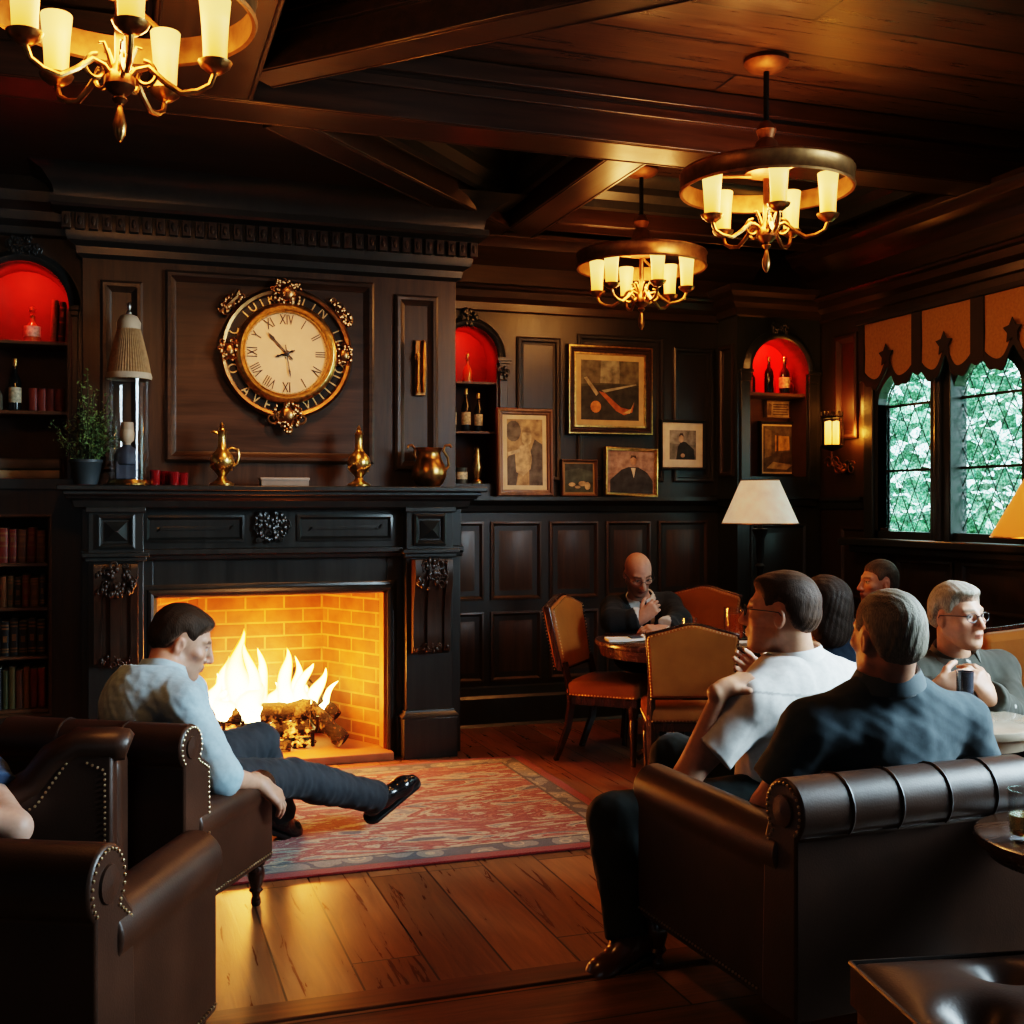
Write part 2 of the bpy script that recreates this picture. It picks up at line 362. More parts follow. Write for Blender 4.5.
def arch_plate(mb, x0, x1, zb, zs, X0, X1, Z0, Z1, y, depth, inner_mat=1, n=20):
    """front plate X0..X1 x Z0..Z1 at y with a round-headed recess x0..x1 from zb, springing at zs"""
    r = (x1-x0)/2; cx = (x0+x1)/2; A = arc(cx, zs, r, 180, 0, n)
    mb.mat = 0
    q = lambda a, b, c, d: mb.add([a, b, c, d], [(0, 1, 2, 3)])
    q((X0, y, Z0), (X1, y, Z0), (X1, y, zb), (X0, y, zb))
    q((X0, y, zb), (x0, y, zb), (x0, y, zs), (X0, y, zs)); q((x1, y, zb), (X1, y, zb), (X1, y, zs), (x1, y, zs))
    T = [(X0 + (X1-X0)*i/n, Z1) for i in range(n+1)]
    q((X0, y, zs), (x0, y, zs), (X0, y, Z1), (X0, y, Z1)) if False else None
    mb.add([(X0, y, zs), (x0, y, zs), (X0, y, Z1)], [(0, 1, 2)]); mb.add([(x1, y, zs), (X1, y, zs), (X1, y, Z1)], [(0, 1, 2)])
    for i in range(n):
        q((A[i][0], y, A[i][1]), (A[i+1][0], y, A[i+1][1]), (T[i+1][0], y, Z1), (T[i][0], y, Z1))
    mb.mat = inner_mat
    out = [(x0, zb), (x0, zs)] + A[1:-1] + [(x1, zs), (x1, zb)]
    for i in range(len(out)-1):
        a, b = out[i], out[i+1]; q((a[0], y, a[1]), (a[0], y+depth, a[1]), (b[0], y+depth, b[1]), (b[0], y, b[1]))
    q((x0, y, zb), (x1, y, zb), (x1, y+depth, zb), (x0, y+depth, zb))
    mb.add([(a, y+depth, b) for a, b in out], [tuple(range(len(out)))[::-1]])
    mb.mat = 0
ARCHP = [(0, 0), (0, .03), (.012, .042), (.03, .046), (.045, .034), (.055, .02), (.062, .014), (.062, 0)]
def arch_moulding(mb, cx, zs, r, y, n=24, prof=ARCHP):
    path = []
    for i in range(n+1):
        a = PI - PI*i/n; d = Vector((math.cos(a), 0, math.sin(a))); path.append((Vector((cx, y, zs)) + d*r, d, -Y_))
    mb.sweep(prof, path)
def leafwork(mb, c, w, h, n, seed, u=X_, v=Z_, nn=-Y_, r=.012):
    """a small cluster of carved scrolls and leaves"""
    rd = random.Random(seed); c = Vector(c)
    for i in range(n):
        a = rd.uniform(-1, 1); b = rd.uniform(-1, 1)
        if abs(a) > 1.15-abs(b)*.5: continue
        p = c + u*(a*w/2) + v*(b*h/2)
        M = Matrix.Translation(p)
        k = rd.uniform(.7, 1.5)*r
        if i % 3 == 0:
            mb.tube(spiral(p, u*(1 if a > 0 else -1), v, k*1.6, k*.4, -60, 320, 10), [k*.45]*11, 5)
        else:
            mb.ball(p + nn*.004, (k*.9, k*.9, k*1.3), 7, 5)
def keystone(parent, cx, z, y, w=.11, h=.10, seed=1):
    mb = MB(); leafwork(mb, (cx, y-.03, z), w, h, 44, seed); mb.prism([(-w*.3, -h/2), (w*.3, -h/2), (w*.4, h/2), (-w*.4, h/2)], (cx, y, z), X_, Z_, -Y_, 0, .03)
    return mb.build('keystone_carving', W_GREEN, parent)
def capital(parent, x, w, z, y, h=.12):
    mb = MB(); mb.box(x-w/2-.015, x+w/2+.015, y-.05, y, z-.022, z); mb.box(x-w/2-.006, x+w/2+.006, y-.04, y, z-.04, z-.022)
    mb.box(x-w/2+.004, x+w/2-.004, y-.028, y, z-h-.03, z-.04); leafwork(mb, (x, y-.03, z-.04-h*.45), w*.8, h*.7, 20, int(x*100) % 97, r=.009)
    return mb.build('capital', W_GREEN, parent, bevel=.002)
RED_IN = plain('red_lined_niche', (0.55, 0.03, 0.015), 0.6)
DARK_IN = plain('dark_niche', (0.085, 0.032, 0.018), 0.6)
# ---- back wall with the middle niche
WB = MB()
WB.box(-2.6, 1.9, YB, YB+.2, 0, ZC)
arch_plate(WB, 2.04, 2.455, 1.66, 2.525, 1.9, 2.62, 0, ZC, YB, .24)
WB.box(2.62, XR, YB, YB+.2, 0, ZC); WB.box(1.9, 2.62, YB+.245, YB+.3, 0, ZC)
wb = struct(WB.build('wall_back', [W_WALL, DARK_IN], smooth=30))
mb = MB(); arch_moulding(mb, 2.2475, 2.525, .2075, YB); mb.build('arch_moulding', W_GREEN, wb)
keystone(wb, 2.2475, 2.79, YB, .10, .10, 3); capital(wb, 2.50, .07, 2.525, YB)
mb = MB(); mb.box(2.47, 2.53, YB-.02, YB, 1.62, 2.37); mb.build('pilaster_strip', W_GREEN, wb, bevel=.004)
for z in (2.02, 2.36):
    mb = MB(); mb.box(2.042, 2.453, YB+.01, YB+.238, z-.018, z); mb.build('niche_shelf', W_SHELF, wb, bevel=.002)
# upper panels: X ranges read from the picture
for x0, x1, z0, z1 in ((2.60, 2.92, 1.68, 2.68), (3.05, 3.72, 1.68, 2.72), (3.80, 4.13, 1.68, 2.66)):
    front_panel(wb, x0, x1, z0, z1, YB-.002, PAN, W_WALL)
# dado panels in two rows
xs = [2.02, 2.36, 2.41, 2.78, 2.84, 3.21, 3.27, 3.62, 3.68, 4.08]
for i in range(0, len(xs), 2):
    front_panel(wb, xs[i], xs[i+1], .86, 1.40, YB-.002, RAISED); front_panel(wb, xs[i], xs[i+1], .30, .78, YB-.002, RAISED)
mb = MB(); mb.sweep([(0, 1.46), (.02, 1.47), (.03, 1.51), (.075, 1.535), (.09, 1.545), (.09, 1.572), (.0, 1.572)], [((x, YB, 0), -Y_, Z_) for x in (1.98, 4.20)])
struct(mb.build('trim_2', W_GREEN, smooth=30), 'dark picture ledge along the back wall above the panelling', 'trim')
mb = MB(); mb.sweep([(0, .27), (.02, .26), (.028, .21), (.045, .19), (.045, .02), (.06, 0)], [((x, YB, 0), -Y_, Z_) for x in (1.9, 4.2)]); struct(mb.build('baseboard_back', W_GREEN, smooth=30))
# entablature on the back wall
CORN = [(0, 2.84), (.02, 2.85), (.025, 2.90), (.06, 2.93), (.075, 2.975), (.11, 2.985), (.12, 3.0), (.09, 3.02), (.09, 3.14), (.14, 3.19), (.22, 3.24), (.24, 3.28), (.27, 3.30), (.27, 3.33)]
mb = MB(); mb.sweep(CORN, [((x, YB, 0), -Y_, Z_) for x in (1.9, 4.4)]); struct(mb.build('trim_3', W_BROWNX, smooth=30), 'moulded cornice over the picture wall', 'trim')
# ---- chimney breast
BY = 6.90
WC = MB(); WC.box(-.20, 1.98, BY, BY+.03, 1.58, ZC); WC.box(-.20, -.15, BY+.03, YB, 0, ZC); WC.box(1.93, 1.98, BY+.03, YB, 0, ZC)
wc = struct(WC.build('wall_chimney', W_PANEL, smooth=0, bevel=.004), 'panelled chimney breast above the mantelpiece', 'wall')
BIGP = [(0, 0), (0, .018), (.014, .028), (.032, .026), (.045, .012), (.06, .004), (.062, -.001)]
front_panel(wc, -.105, .125, 1.70, 2.78, BY-.002, BIGP); front_panel(wc, .245, 1.46, 1.76, 2.86, BY-.002, BIGP, W_BROWNX); front_panel(wc, 1.59, 1.86, 1.72, 2.80, BY-.002, BIGP)
# dentil cornice wrapped round the breast
mb = MB()
CP = [(0, 2.90), (.03, 2.92), (.035, 2.96), (.075, 2.985), (.085, 3.02), (.085, 3.135), (.15, 3.15), (.165, 3.165), (.165, 3.20), (.14, 3.205), (.15, 3.26), (.20, 3.33), (.28, 3.37), (.36, 3.38)]
pth = [((-.20, YB, 0), -X_, Z_), ((-.20, BY, 0), Vector((-1, -1, 0)), Z_), ((1.98, BY, 0), Vector((1, -1, 0)), Z_), ((1.98, YB, 0), X_, Z_)]
mb.sweep(CP, pth); mb.build('cornice', W_GREEN, wc, smooth=30)
mb = MB(); n = 34
for i in range(n):
    x = -.28 + 2.34*i/(n-1); mb.box(x-.024, x+.024, BY-.128, BY-.06, 3.035, 3.125)
    mb.ball((x, BY-.13, 3.08), (.014, .008, .028), 6, 4)
mb.build('dentil_row', W_BROWN, wc, bevel=.003)
# ---- ceiling beams (bottom at 3.3) with edge mouldings
tn = [4]
def beam(a, b, w, z0, label, mat):
    mb = MB(); a = Vector((*a, (z0+ZC)/2)); b = Vector((*b, (z0+ZC)/2)); mb.beam(a, b, w, ZC-z0)
    d = (b-a).normalized(); s = d.cross(Z_)
    for sg in (-1, 1):
        mb.beam(a + s*(sg*(w/2+.02)) + Z_*((ZC-z0)/2-.05), b + s*(sg*(w/2+.02)) + Z_*((ZC-z0)/2-.05), .04, .09)
        mb.beam(a + s*(sg*(w/2+.008)) + Z_*((ZC-z0)/2-.14), b + s*(sg*(w/2+.008)) + Z_*((ZC-z0)/2-.14), .03, .05)
        mb.beam(a + s*(sg*(w/2-.02)) - Z_*((ZC-z0)/2-.001), b + s*(sg*(w/2-.02)) - Z_*((ZC-z0)/2-.001), .012, .010)
    o = struct(mb.build('trim_%d' % tn[0], mat, bevel=.008), label, 'beam'); tn[0] += 1; return o
beam((XL, 5.36), (XR, 5.36), .30, 3.30, 'main ceiling beam spanning the room from left to right', W_BEAM)
beam((2.505, 5.51), (2.505, YB), .25, 3.305, 'ceiling beam running back to the picture wall behind the right-hand chandeliers', W_BEAMY)
beam((.72, 5.50), (2.40, 7.22), .22, 3.305, 'diagonal ceiling beam in front of the chimney breast', W_BEAMY)
beam((.34, YF), (.34, 5.21), .44, 3.305, 'broad ceiling beam running beside the nearest chandelier', W_BEAMY)
beam((.56, 4.98), (1.95, 3.55), .20, 3.31, 'diagonal ceiling beam near the top of the picture', W_BEAM)
beam((XL, 2.2), (XR, 2.2), .30, 3.302, 'ceiling beam over the viewer', W_BEAM)
beam((2.63, 6.95), (XR, 6.95), .22, 3.308, 'short ceiling beam above the corner niche', W_BEAM)
beam((1.95, 3.55), (1.95, YF), .22, 3.307, 'ceiling beam behind the viewer', W_BEAMY)
# stepped coffer mouldings in the triangular coffer and round the bays
def coffer(pts, label, mat, z=ZC):
    mb = MB(); n = len(pts); P = [Vector((*p, 0)) for p in pts]; c = sum(P, Vector())/n; path = []
    for i in range(n):
        a, b, d = P[i-1], P[i], P[(i+1) % n]; e1 = (b-a).normalized(); e2 = (d-b).normalized()
        n1 = Vector((-e1.y, e1.x, 0)); n2 = Vector((-e2.y, e2.x, 0))
        if n1.dot(c-b) < 0: n1 = -n1
        if n2.dot(c-b) < 0: n2 = -n2
        m = (n1+n2).normalized(); m = m/max(.3, m.dot(n1)); path.append((b, m, Z_))
    mb.sweep([(0, 3.40), (.03, 3.41), (.04, 3.46), (.09, 3.50), (.10, 3.54), (.16, 3.57), (.18, z)], path, True)
    o = struct(mb.build('trim_%d' % tn[0], mat, smooth=30), label, 'moulding'); tn[0] += 1
coffer([(1.02, 5.55), (2.34, 5.55), (2.34, 6.92)], 'stepped moulding inside the triangular ceiling coffer', W_GREEN)
coffer([(2.66, 5.55), (4.60, 5.55), (4.60, 6.80), (2.66, 6.80)], 'stepped moulding round the ceiling bay of the farther chandelier', W_GREEN)
mb = MB(); mb.prism([(XL, 5.5), (.75, 5.5), (2.42, 7.2), (2.42, YB), (XL, YB)], (0, 0, 0), X_, Y_, Z_, 3.365, ZC-.002); struct(mb.build('trim_%d' % tn[0], W_BEAM, smooth=0), 'flat brown soffit over the hearth', 'soffit'); tn[0] += 1
# ---- right wall with window opening
wy0, wy1, wz0, wz1 = 5.16, 6.62, 1.29, 2.46
WR = MB(); WR.box(XR, XR+.08, YF, wy0, 0, ZC); WR.box(XR, XR+.08, wy1, YB+.3, 0, ZC); WR.box(XR, XR+.08, wy0, wy1, 0, wz0); WR.box(XR, XR+.08, wy0, wy1, wz1, ZC)
wr = struct(WR.build('wall_right', W_BROWN, smooth=0))
right_panel(wr, 6.80, 7.06, 1.98, 2.72, XR-.002, BIGP, plain('dark_red_panel', (0.028, 0.008, 0.005), 0.6))
for i in range(6):
    y1 = 7.0 - i*.62; right_panel(wr, y1-.54, y1, .86, 1.16 if i else 1.36, XR-.002, RAISED, W_BROWN); right_panel(wr, y1-.54, y1, .30, .78, XR-.002, RAISED, W_BROWN)
mb = MB(); mb.sweep([(0, 1.48), (.02, 1.49), (.03, 1.53), (.05, 1.545), (.05, 1.57), (0, 1.57)], [((XR, y, 0), -X_, Z_) for y in (6.72, 7.25)]); mb.build('dado_rail', W_GREEN, wr, smooth=30)
mb = MB(); mb.sweep(CORN, [((XR, y, 0), -X_, Z_) for y in (7.3, YF)]); struct(mb.build('trim_%d' % tn[0], W_BEAMY, smooth=30), 'moulded cornice above the window wall', 'trim'); tn[0] += 1
mb = MB(); mb.sweep([(0, .27), (.02, .26), (.028, .21), (.045, .19), (.045, .02), (.06, 0)], [((XR, y, 0), -X_, Z_) for y in (7.3, YF)]); struct(mb.build('baseboard_right', W_BROWN, smooth=30))
# windows: two arched leaded lights
def leaded_glass():
    m, nt, b = _new('rain_mottled_glass')
    v = _coord(nt, (1, 1, 1)); nz = _n(nt, 'ShaderNodeTexNoise', Scale=75.0, Detail=3.0); nt.links.new(v, nz.inputs[0])
    tr = _n(nt, 'ShaderNodeBsdfTransparent'); gl = _n(nt, 'ShaderNodeBsdfGlossy'); gl.inputs['Roughness'].default_value = .08
    nt.links.new(_ramp(nt, nz.outputs[0], [(0.40, (0.30, 0.50, 0.44)), (0.60, (0.95, 1, 1))]), tr.inputs[0])
    mx = _n(nt, 'ShaderNodeMixShader'); mx.inputs[0].default_value = .05
    nt.links.new(tr.outputs[0], mx.inputs[1]); nt.links.new(gl.outputs[0], mx.inputs[2])
    nt.links.new(mx.outputs[0], nt.nodes['Material Output'].inputs[0]); return m
LGLASS = leaded_glass(); LEAD = plain('lead_came', (0.03, 0.032, 0.033), 0.5, 0.6)
def light_window(k, y0, y1, label):
    w = y1-y0; zs = wz1-.06-w/2*.75; n = 16; xo = XR+.04
    A = [(w/2 - w/2*math.cos(PI*i/n), (zs-wz0-.05) + w/2*.75*math.sin(PI*i/n)) for i in range(n+1)]
    ol = [(0, 0)] + A + [(w, 0)]
    o = Vector((xo, y1, wz0+.05)); u, v, nn = -Y_, Z_, -X_
    root = thing('window_%d' % k, label, 'window', (0, 0, 0)); root['kind'] = 'structure'
    mb = MB()   # casement frame: arch opening inside a rectangle
    T = [(-.04 + (w+.08)*i/n, wz1-wz0-.05) for i in range(n+1)]
    for t0, t1 in ((0, .07),):
        P = lambda a, t: o + u*a[0] + v*a[1] + nn*t
        for i in range(n):
            mb.add([P(A[i], t1), P(A[i+1], t1), P(T[i+1], t1), P(T[i], t1)], [(0, 1, 2, 3)])
        mb.add([P((0, A[0][1]), t1), P((-.04, A[0][1]), t1), P(T[0], t1)], [(0, 2, 1)]); mb.add([P(A[-1], t1), P((w+.04, A[-1][1]), t1), P(T[-1], t1)], [(0, 1, 2)])
        for i in range(len(ol)-1): mb.add([P(ol[i], t0-.02), P(ol[i+1], t0-.02), P(ol[i+1], t1), P(ol[i], t1)], [(0, 1, 2, 3)])
    mb.box(xo-.07, xo+.03, y0-.045, y0, wz0, zs+.01); mb.box(xo-.07, xo+.03, y1, y1+.045, wz0, zs+.01); mb.box(xo-.07, xo+.03, y0-.045, y1+.045, wz0, wz0+.05)
    mb.build('window_frame', W_GREEN, root, smooth=30)
    mb = MB(); mb.prism(ol, o, u, v, nn, -.004, 0); mb.build('glazing', LGLASS, root, smooth=0)
    mb = MB(); ztop = lambda a: (zs-wz0-.05) + w/2*.75*math.sqrt(max(0, 1-((a-w/2)/(w/2))**2))
    dx, dz = .145, .27
    for sg in (-1, 1):     # diamond cames
        for i in range(-8, 14):
            pts = []
            for j in range(81):
                z = j/80*1.2; a = i*dx + sg*z*dx/dz
                if 0 <= a <= w and z <= ztop(a): pts.append(o + u*a + v*z + nn*.002)
            if len(pts) > 2: mb.tube([pts[0], pts[-1]], .0035, 5)
    for z in (.40, .83): mb.beam(o + v*z + nn*.006, o + v*z + u*w + nn*.006, .014, .016)
    mb.build('lead_lattice', LEAD, root)
    return root
light_window(1, 5.975, 6.545, 'farther arched leaded window, beside the wall light')
light_window(2, 5.24, 5.81, 'nearer arched leaded window at the right edge')
mb = MB()
mb.box(XR-.06, XR+.07, 5.80, 5.985, wz0, wz1); mb.lathe([(.035, wz0), (.035, wz1)], (XR-.06, 5.893, 0), 12); mb.box(XR-.05, XR+.07, 6.58, 6.68, wz0, wz1+.05); mb.box(XR-.05, XR+.07, 5.10, 5.2, wz0, wz1+.05); mb.box(XR-.05, XR+.05, 5.1, 6.68, wz1, wz1+.1)
struct(mb.build('trim_%d' % tn[0], W_GREEN, bevel=.006), 'dark window post and casing between the two arched lights', 'trim'); tn[0] += 1
mb = MB(); mb.box(XR-.16, XR+.1, 4.6, 6.82, wz0-.05, wz0); mb.box(XR-.10, XR, 4.6, 6.78, wz0-.10, wz0-.05)
struct(mb.build('trim_%d' % tn[0], W_GREEN, bevel=.01), 'window sill below the leaded windows', 'sill'); tn[0] += 1
# ---- garden outside
def leafy(name, c):
    m, nt, b = _new(name); v = _coord(nt, (1, 1, 1)); nz = _n(nt, 'ShaderNodeTexNoise', Scale=7.0, Detail=6.0); nt.links.new(v, nz.inputs[0])
    nt.links.new(_ramp(nt, nz.outputs[0], [(0.3, tuple(k*.45 for k in c)), (0.7, tuple(min(1, k*1.5) for k in c))]), b.inputs['Base Color']); b.inputs['Roughness'].default_value = .7
    return m
G1, G2 = leafy('garden_green', (0.26, 0.44, 0.32)), leafy('garden_pale_green', (0.46, 0.62, 0.50))
mb = MB(); mb.box(XR+.3, 40, -5, 45, -.6, -.5); struct(mb.build('ground_garden', leafy('lawn_green', (0.22, 0.38, 0.20)), smooth=0), 'lawn outside the leaded windows', 'lawn')
mb = MB(); mb.box(13.0, 13.3, 5, 30, -.5, 1.5); struct(mb.build('wall_garden', plain('white_render', (0.85, 0.88, 0.88), .8), smooth=0), 'white garden wall seen through the leaded glass', 'wall')
def tree(x, y, h, r, m, label, seed):
    rd = random.Random(seed); root = thing('garden_tree', label, 'tree', (x, y, -.5), group='trees outside the window')
    mb = MB(); mb.tube([(0, 0, 0), (.05, .03, h*.4), (0, 0, h*.75)], [.13, .10, .05], 8); mb.build('trunk', W_BROWN, root)
    mb = MB()
    for i in range(1100):
        t = rd.uniform(0, 2*PI); k = rd.random()**.4; zz = rd.uniform(-1, 1)
        c = (r*k*math.cos(t)*math.sqrt(1-zz*zz*.8), r*k*math.sin(t)*math.sqrt(1-zz*zz*.8), h*.62 + zz*h*.36)
        a = rd.uniform(0, PI); b = rd.uniform(-.8, .8); s = rd.uniform(.09, .19)
        U = Vector((math.cos(a), math.sin(a), b)).normalized()*s; V = U.cross(Vector((rd.uniform(-1, 1), rd.uniform(-1, 1), 1))).normalized()*s*.6
        c = Vector(c); mb.add([c-U, c-V, c+U, c+V], [(0, 1, 2, 3)])
    mb.build('crown', m, root, smooth=0)
tree(10.2, 12.4, 4.6, 1.1, G1, 'dark green tree in the garden, seen through the farther leaded window', 1)
tree(11.0, 8.0, 5.2, 1.1, G2, 'pale green tree in the garden, seen through the nearer leaded window', 2)
tree(11.4, 10.4, 5.6, .75, G1, 'tall tree in the garden between the other two trees', 3)
mb = MB()
rd = random.Random(5)
for i in range(500):
    c = Vector((12.55+rd.uniform(-.2, .1), rd.uniform(7, 14), -.5+abs(rd.gauss(0, .45)))); a = rd.uniform(0, PI); U = Vector((math.cos(a), math.sin(a), rd.uniform(-.5, .5)))*.2; V = Vector((0, .1, .14)); mb.add([c-U, c-V, c+U, c+V], [(0, 1, 2, 3)])
tag(mb.build('garden_hedge', G1, smooth=0), 'low hedge before the white garden wall outside', 'hedge')
# ---- valance over the window
VF = plain('ochre_valance_cloth', (0.32, 0.165, 0.042), 0.8, 0, 0.15, 60, 0.1, sheen=.3)
VT = plain('dark_valance_braid', (0.018, 0.012, 0.010), 0.7)
root = thing('valance', 'ochre scalloped valance with dark braid above the leaded windows', 'valance', (XR-.14, 6.60, 2.72))
segs = [(.06, .55), (.64, 1.08), (1.19, 1.66)]
def hem(a, a0, a1):
    t = (a-a0)/(a1-a0); return -.33 - .06*abs(math.sin(PI*2*t))**.8 + .08*math.exp(-((t-.5)/.12)**2)
for a0, a1 in segs:
    mb = MB(); n = 24; P = []; f = []
    for i in range(n+1):
        a = a0 + (a1-a0)*i/n; w = 0; P += [(w, -a, 0), (w+.004, -a, -.2), (w, -a, hem(a, a0, a1))]
    for i in range(n): f += [(i*3, i*3+1, i*3+4, i*3+3), (i*3+1, i*3+2, i*3+5, i*3+4)]
    mb.add(P, f); mb.build('valance_panel', VF, root)
mb = MB(); P = []; f = []; N = 150
for i in range(N+1):
    a = .0 + 1.76*i/N; h = -.33
    for a0, a1 in segs:
        if a0 <= a <= a1: h = hem(a, a0, a1)
    P += [(.004, -a, h+.012), (-.006, -a, h+.012), (-.006, -a, h-.055 + .01*math.sin(a*60)), (.004, -a, h-.055 + .01*math.sin(a*60))]
for i in range(N): 
    for k in range(4): f.append((i*4+k, i*4+(k+1) % 4, i*4+4+(k+1) % 4, i*4+4+k))
mb.add(P, f)
for a0, a1 in ((0, .06), (.55, .64), (1.08, 1.19), (1.66, 1.76)): mb.box(-.008, .008, -a1, -a0, -.36, 0)
for a0, a1 in segs:       # leaf-shaped braid points rising between the scallops
    c = (a0+a1)/2; z = hem(c, a0, a1)
    star = []
    for k in range(10):
        rr = .075 if k % 2 == 0 else .04; t = PI/2 + k*PI/5; star.append((rr*math.cos(t), rr*math.sin(t)))
    mb.prism(star, (-.012, -c, z+.015), -Y_, Z_, -X_, 0, .006)
mb.box(-.03, .13, -1.76, 0, 0, .03)
mb.build('braid_trim', VT, root, smooth=30)
# ================================================================== FIREPLACE
FP = thing('fireplace', 'large dark carved wooden fireplace with brick firebox and mantel shelf', 'fireplace', (.87, 6.9, 0))
def fx(mb): mb.M = Matrix.Translation((-.87, -6.9, 0)); return mb
def fbuild(mb, name, m, **k): return mb.build(name, m, FP, **k)
mb = fx(MB())   # surround panel round the opening
SY = 6.80
mb.box(-.20, .18, SY, 6.9, 0, 1.24); mb.box(1.52, 1.98, SY, 6.9, 0, 1.24); mb.box(.18, 1.52, SY, 6.9, 1.0, 1.24); mb.box(-.20, 1.98, SY-.02, 6.9, 1.24, 1.52)
fbuild(mb, 'surround', W_GREEN, bevel=.004)
mb = fx(MB())   # moulding round the opening
pr = [(0, 0), (0, .03), (.014, .036), (.03, .026), (.036, .01), (.05, .006), (.06, 0)]
mb.sweep(pr, [((.18, SY, 0), -X_, -Y_), ((.18, SY, 1.0), Vector((-1, 0, 1)), -Y_), ((1.52, SY, 1.0), Vector((1, 0, 1)), -Y_), ((1.52, SY, 0), X_, -Y_)]); fbuild(mb, 'opening_moulding', W_GREEN, smooth=30)
mb = fx(MB()); mb.box(.18, .20, SY+.005, SY+.12, .05, 1.0); mb.box(1.50, 1.52, SY+.005, SY+.12, .05, 1.0); mb.box(.18, 1.52, SY+.005, SY+.12, .985, 1.0)
fbuild(mb, 'copper_reveal', plain('copper_reveal', (0.55, 0.28, 0.10), 0.38, 0.7))
mb = fx(MB())   # mantel shelf, three steps
mb.box(-.32, 2.08, 6.56, 6.9, 1.59, 1.62); mb.box(-.29, 2.05, 6.59, 6.9, 1.565, 1.59)
mb.sweep([(0, 1.49), (.02, 1.50), (.03, 1.535), (.06, 1.55), (.065, 1.565)], [((-.22, 6.9, 0), -X_, Z_), ((-.22, SY-.10, 0), Vector((-1, -1, 0)), Z_), ((1.98, SY-.10, 0), Vector((1, -1, 0)), Z_), ((1.98, 6.9, 0), X_, Z_)])
mb.box(1.52, 2.12, 6.53, 6.9, 1.622, 1.632) if False else None
fbuild(mb, 'mantel_shelf', W_GREEN, bevel=.006, smooth=30)
mb = fx(MB()); mb.loops((.13, SY-.021, 1.30), X_, Z_, -Y_, .55, .155, RAISED); fbuild(mb, 'frieze_panel', W_GREEN, smooth=30)
mb = fx(MB()); mb.loops((.98, SY-.021, 1.30), X_, Z_, -Y_, .57, .155, RAISED); fbuild(mb, 'frieze_panel', W_GREEN, smooth=30)
mb = fx(MB()); leafwork(mb, (.825, SY-.04, 1.385), .20, .16, 110, 11, r=.011); mb.ball((.825, SY-.02, 1.385), (.07, .02, .06), 12, 8); fbuild(mb, 'carved_crest', W_GREEN)
mb = fx(MB()); mb.sweep([(0, 1.20), (.025, 1.205), (.03, 1.225), (.055, 1.235), (.055, 1.26), (.0, 1.265)], [((-.20, SY-.02, 0), -Y_, Z_), ((1.98, SY-.02, 0), -Y_, Z_)]); fbuild(mb, 'architrave', W_GREEN, smooth=30)
for xc in (-.02, 1.76):
    w = .29; PY = 6.70
    mb = fx(MB()); mb.box(xc-w/2, xc+w/2, PY, SY, 0, 1.50); mb.box(xc-w/2-.02, xc+w/2+.02, PY-.03, SY, 0, .24)
    mb.sweep([(.03, .24), (.03, .25), (.012, .27), (.008, .285), (0, .29)], [((xc-w/2, SY, 0), -X_, Z_), ((xc-w/2, PY, 0), Vector((-1, -1, 0)), Z_), ((xc+w/2, PY, 0), Vector((1, -1, 0)), Z_), ((xc+w/2, SY, 0), X_, Z_)])
    mb.box(xc-w/2-.03, xc+w/2+.03, PY-.05, SY, 1.225, 1.25); mb.box(xc-w/2-.015, xc+w/2+.015, PY-.03, SY, 1.20, 1.225); mb.box(xc-w/2-.012, xc+w/2+.012, PY-.03, SY, 1.47, 1.50)
    pil = fbuild(mb, 'pilaster', W_GREEN, bevel=.004, smooth=30)
    mb = fx(MB()); mb.loops((xc-.10, PY-.001, 1.27), X_, Z_, -Y_, .20, .19, [(0, 0), (0, .016), (.012, .022), (.024, .014), (.030, .0), (.042, 0), (.042, .006), (.0949, .050)]); o = mb.build('pyramid_block', W_GREEN, pil, smooth=20)
    # console bracket: S-profile swept across, with carved top and flutes
    mb = fx(MB()); prof = [(1.19, .0), (1.19, .10), (1.14, .115), (1.06, .105), (.98, .075), (.88, .055), (.76, .05), (.68, .055), (.64, .04), (.62, 0)]
    for a0, a1, t in ((-.115, -.075, 0), (-.075, -.03, -.018), (-.03, .03, .004), (.03, .075, -.018), (.075, .115, 0)):
        poly = [(max(0, y+t) if y > 0 else 0, z) for z, y in prof]
        mb.prism(poly, (xc, PY, 0), -Y_, Z_, X_, a0, a1)
    leafwork(mb, (xc, PY-.11, 1.10), .20, .17, 60, int(xc*10)+30, r=.011); leafwork(mb, (xc, PY-.05, .66), .20, .05, 22, int(xc*10)+40, r=.009)
    mb.build('carved_console', W_BROWN, pil, bevel=.003)
BRICK = bricks('firebrick')
mb = fx(MB())
q = lambda *p: mb.add(p, [tuple(range(len(p)))])
B = [(.20, SY+.12), (.46, 7.42), (1.24, 7.42), (1.50, SY+.12)]
for i in range(3): q((*B[i], .04), (*B[i+1], .04), (*B[i+1], 1.25), (*B[i], 1.25))
q((*B[0], 1.0), (*B[3], 1.0), (B[3][0], B[3][1], 1.25), (B[0][0], B[0][1], 1.25))
fbuild(mb, 'firebox', BRICK, uv=True, smooth=0)
mb = fx(MB()); q(*[(x, y, 1.25) for x, y in B]); fbuild(mb, 'flue', CHAR, smooth=0)
mb = fx(MB()); mb.box(.16, 1.54, 6.69, 7.43, 0, .045); fbuild(mb, 'hearth_slab', plain('hearth_stone', (0.30, 0.13, 0.06), .45), bevel=.004)
